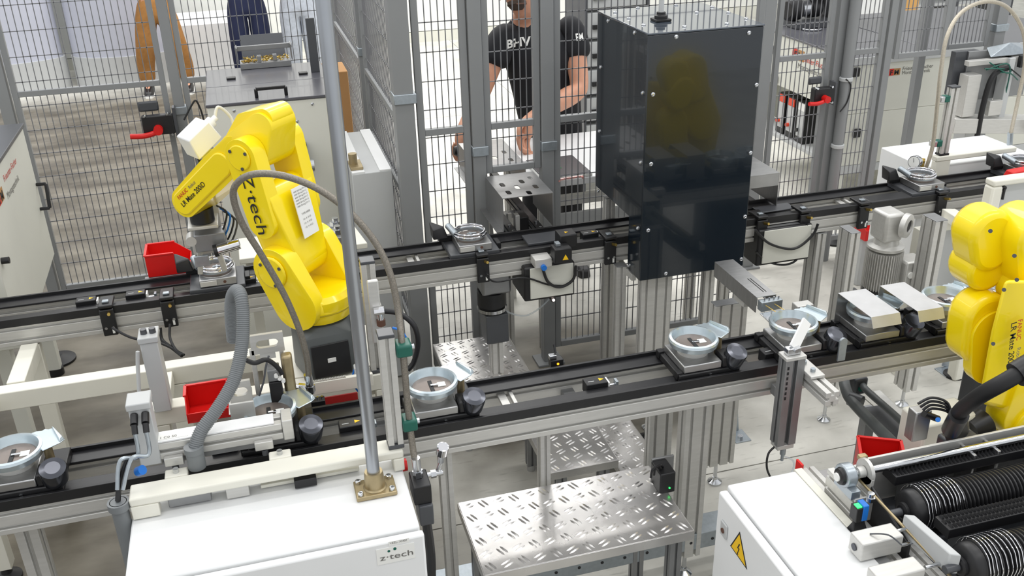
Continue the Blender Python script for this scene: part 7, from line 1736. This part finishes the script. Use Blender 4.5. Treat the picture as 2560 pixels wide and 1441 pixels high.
t = thing('pressure_gauge', 'round steel pressure gauge behind the ring pallet at right', 'gauge', (g.x, g.y, g.z - .04))
part(t, 'case', MB().turn((g.x + .02, g.y, g.z), (-1, -.5, .1), [(0, .030), (.025, .032), (.03, .030)], 28), 'steel')
part(t, 'dial', MB().turn(V((g.x + .02, g.y, g.z)) + V((-1, -.5, .1)).normalized() * .0302, (-1, -.5, .1), [(0, .027), (.001, .027)], 24), 'label')
d0 = V((g.x + .02, g.y, g.z)) + V((-1, -.5, .1)).normalized() * .032; part(t, 'needle', MB().bar(d0, d0 + V((0, .005, .02)), .002, .001), 'ink')
part(t, 'pipe_fitting', MB().cyl((g.x + .02, g.y, g.z), (g.x + .06, g.y, g.z + .0), .012).cyl((g.x + .055, g.y, g.z - .05), (g.x + .055, g.y, g.z + .01), .01), 'gold')
q = A(2545, 425, y=3.5)
solo('red_guard', 'bright red part on the rear conveyor at the right edge', 'cover', MB().hull([V((q.x - .04, 3.49, .92)), V((q.x + .08, 3.49, .92)), V((q.x - .04, 3.56, .92)), V((q.x + .08, 3.56, .92)), V((q.x - .02, 3.50, .98)), V((q.x + .08, 3.50, .985)), V((q.x - .02, 3.55, .98)), V((q.x + .08, 3.55, .985))]), 'red', bevel=.006)
# cream fixture frame at right edge in front of the rear conveyor
FYR = 3.30
def Fp(px, py, d=0): return A(px, py, y=FYR + d)
t = thing('fixture_stand', 'cream fixture frame with rounded corner behind the right robot', 'frame', (Fp(2500, 520).x, FYR, 0))
x0 = Fp(2482, 480).x; zt = Fp(2500, 452).z
part(t, 'upright', MB().box(x0, x0 + .055, FYR, FYR + .06, 0, zt - .03), 'cream', .01)
part(t, 'top_bar', MB().bar((x0 - .0, FYR + .03, zt - .014), (x0 + .6, FYR + .03, zt - .014), .06, .03), 'cream', .008)
part(t, 'panel', MB().box(x0 + .056, x0 + .5, FYR + .03, FYR + .036, zt - .16, zt - .0305), 'ltgrey', .002)
part(t, 'black_fitting', MB().cyl((x0 + .08, FYR + .02, zt - .05), (x0 + .08, FYR + .0295, zt - .05), .012).cyl((x0 + .08, FYR + .02, zt - .05), (x0 + .075, FYR + .015, zt - .1), .006), 'black')
# cream lower frame right behind
t = thing('machine_stand', 'cream steel frame with grey panel standing right of the gear motor', 'frame', (2.95, 3.6, 0))
a, b_ = A(2370, 535, y=3.45), A(2475, 600, y=3.0)
part(t, 'diagonal_beam', MB().bar((a.x, 3.45, a.z), (b_.x, 3.0, b_.z), .06, .05), 'cream', .003)
a, b_ = A(2360, 575, y=3.35), A(2470, 560, y=3.35)
part(t, 'cross_beam', MB().bar((a.x - .05, 3.35 + .06, a.z), (b_.x + .3, 3.41, a.z), .05, .05), 'cream', .003)
part(t, 'panel', MB().box(a.x - .02, b_.x + .3, 3.42, 3.43, .22, a.z - .026), 'ltgrey', .002)
for xx in (a.x - .03, b_.x + .25): part(t, 'leg', MB().box(xx - .025, xx + .025, 3.435, 3.485, 0, a.z - .03), 'cream', .002)
p = A(2160, 560, y=3.95)
bin_('orange red bin on the floor beyond the rear conveyor, left of the gear motor', (A(2165, 575, z=.3).x, A(2165, 575, z=.3).y, .3), .22, .3, .14)
solo('bin_stand', 'grey block supporting the orange red bin beyond the rear conveyor', 'block', MB().box(A(2165, 575, z=.3).x - .1, A(2165, 575, z=.3).x + .1, A(2165, 575, z=.3).y - .12, A(2165, 575, z=.3).y + .12, 0, .2995), 'ltgrey', bevel=.004)
# right steel tunnel beside the tower
t = thing('slotted_tunnel', 'steel sheet cover with one slot right of the black tower', 'cover', (A(1930, 420, z=1.06).x, 3.95, .90), 'slotted steel tunnel covers')
a = A(1900, 420, z=1.06); f = A(1950, 432, z=1.06)
X0, X1, Y0_, Y1_ = f.x - .23, f.x, f.y, f.y + .32
part(t, 'top_sheet', slot_sheet(X0, X1, Y0_, Y1_, 1.057, .003, [(X1 - .1, Y0_ + .18, .03, .07)]), 'brushed')
part(t, 'side_sheet', MB().box(X0, X0 + .003, Y0_, Y1_, .90, 1.0567), 'brushed'); part(t, 'side_sheet', MB().box(X1 - .003, X1, Y0_, Y1_, .90, 1.0567), 'brushed')
part(t, 'front_sheet', MB().box(X0 + .0035, X1 - .0035, Y0_, Y0_ + .003, 1.0, 1.0567), 'brushed')
t = thing('cross_conveyor', 'short black conveyor running back right of the black tower', 'conveyor', (X1 - .12, Y0_ + .1, .84))
for xx in (X0 + .04, X1 - .06): part(t, 'rail', MB().box(xx, xx + .03, 3.765, Y1_, .845, .885), 'black', .002)
part(t, 'cross_member', MB().box(X0 + .04, X1 - .03, Y1_ - .08, Y1_ - .04, .82, .8445), 'alu_dark')
part(t, 'leg', MB().prof((X1 - .1, Y1_ - .06, 0), (X1 - .1, Y1_ - .06, .8195), .045, .045), 'alu')
# ================================================================ sub-parts: hang small pieces on the part that carries them
def stem_(o): return o.name.split('.')[0]
NEST = {
 'machine_housing': [('button_screw', ('front_panel', 'side_panel', 'top_plate'))],
 'control_cabinet': [(k, ('door',)) for k in ('maker_plate', 'number_label', 'emblem_dot', 'lettering')],
 'switch_cabinet': [(k, ('door',)) for k in ('warning_sign_border', 'warning_sign', 'lightning_symbol', 'lock_plate', 'lock_insert')],
 'support_pipe': [('cap_screw', ('flange',)), ('socket', ('flange',))],
 'industrial_robot': [('connector_panel', ('base',)), ('serial_label', ('base',)), ('hub_cap', ('shoulder_fork',)), ('joint_cap', ('arm_column',)), ('forearm_cover', ('forearm',)), ('lettering', ('rating_label', 'forearm', 'arm_column', 'forearm_plate')), ('screw', ('arm_column', 'shoulder_fork', 'forearm', 'forearm_plate', 'elbow_joint'))],
 'gear_motor': [('terminal_lid', ('terminal_box',)), ('cap_screw', ('terminal_box',)), ('shaft_bore', ('gear_face',))],
 'workpiece_pallet': [('key_slot', ('centre_disc',)), ('white_tag', ('centre_disc',)), ('ring_lug', ('clamp_ring',)), ('screw', ('base_plate',)), ('edge_pad', ('base_plate',)), ('rust_spot', ('fixture_block',)), ('corner_notch', ('fixture_block',)), ('clip', ('centre_disc',))],
 'light_sensor': [('warning_triangle', ('housing',)), ('printed_line', ('housing',))],
 'rail_bracket': [('screw', ('plate',)), ('white_tag', ('plate',)), ('air_fitting', ('plate',)), ('wire_stop', ('top_arm',))],
 'gate_latch': [('bolt', ('housing',))],
 'feeder_cabinet': [('bolt', ('cabinet_body',)), ('hinge', ('lid',)), ('handle', ('lid',))],
 'machine_cabinet': [(k, ('cabinet_body',)) for k in ('emblem', 'lettering', 'handle', 'door_latch')],
 'assembly_machine': [(k, ('cabinet_body',)) for k in ('emblem', 'lettering', 'hinge')],
 'fence_post': [('clamp', ('upright',))],
 'person': [(k, ('body',)) for k in ('eye', 'nose', 'mouth', 'ear', 'hair', 'beard')] + [('lettering', ('t_shirt',)), ('sole', ('shoe',))],
 'pressure_gauge': [('needle', ('dial',))],
 'support_post': [('end_cap', ('profile',)), ('foot_pad', ('foot_screw',)), ('clamp_bolt', ('hose_clamp',))],
 'hydraulic_hose': [('end_ferrule', ('braided_hose',))],
 'floor_bracket': [('bolt', ('foot_tab',))],
 'controller_module': [('label_strip', ('face_plate',)), ('knob', ('face_plate',))],
 'swing_cylinder': [('vent_slot', ('body',)), ('plate_bolt', ('clamp_plate',))],
 'linear_actuator': [('foot_screw', ('mounting_foot',)), ('marking_label', ('cover_strip',)), ('lettering', ('cover_strip',))],
 'drawer_rack': [('drawer_handle', ('drawer',))],
 'stop_unit': [('warning_triangle', ('upper_box', 'lower_box'))],
 'bolted_bracket': [('nut', ('block',))],
 'ribbed_roller': [('wire_ring', ('drum',))],
 'cable_duct': [('hole', ('duct',))],
}
def cen(o):
    xs = [V(c) for c in o.bound_box]; return sum(xs, V((0, 0, 0))) / 8 + o.location
def bdist(o, p):
    b = [V(c) for c in o.bound_box]; d = 0
    for k in range(3):
        lo, hi = min(q[k] for q in b), max(q[k] for q in b); d += max(lo - p[k], 0, p[k] - hi) ** 2
    return d
bpy.context.view_layer.update()
for root in [o for o in bpy.data.objects if o.parent is None and stem_(o) in NEST]:
    kids = list(root.children)
    for child, parents in NEST[stem_(root)]:
        hosts = [k for k in kids if stem_(k) in parents and k.location.length < 1e-6]
        if not hosts: continue
        for c in [k for k in kids if stem_(k) == child]:
            p = cen(c); c.parent = min(hosts, key=lambda h: bdist(h, p))
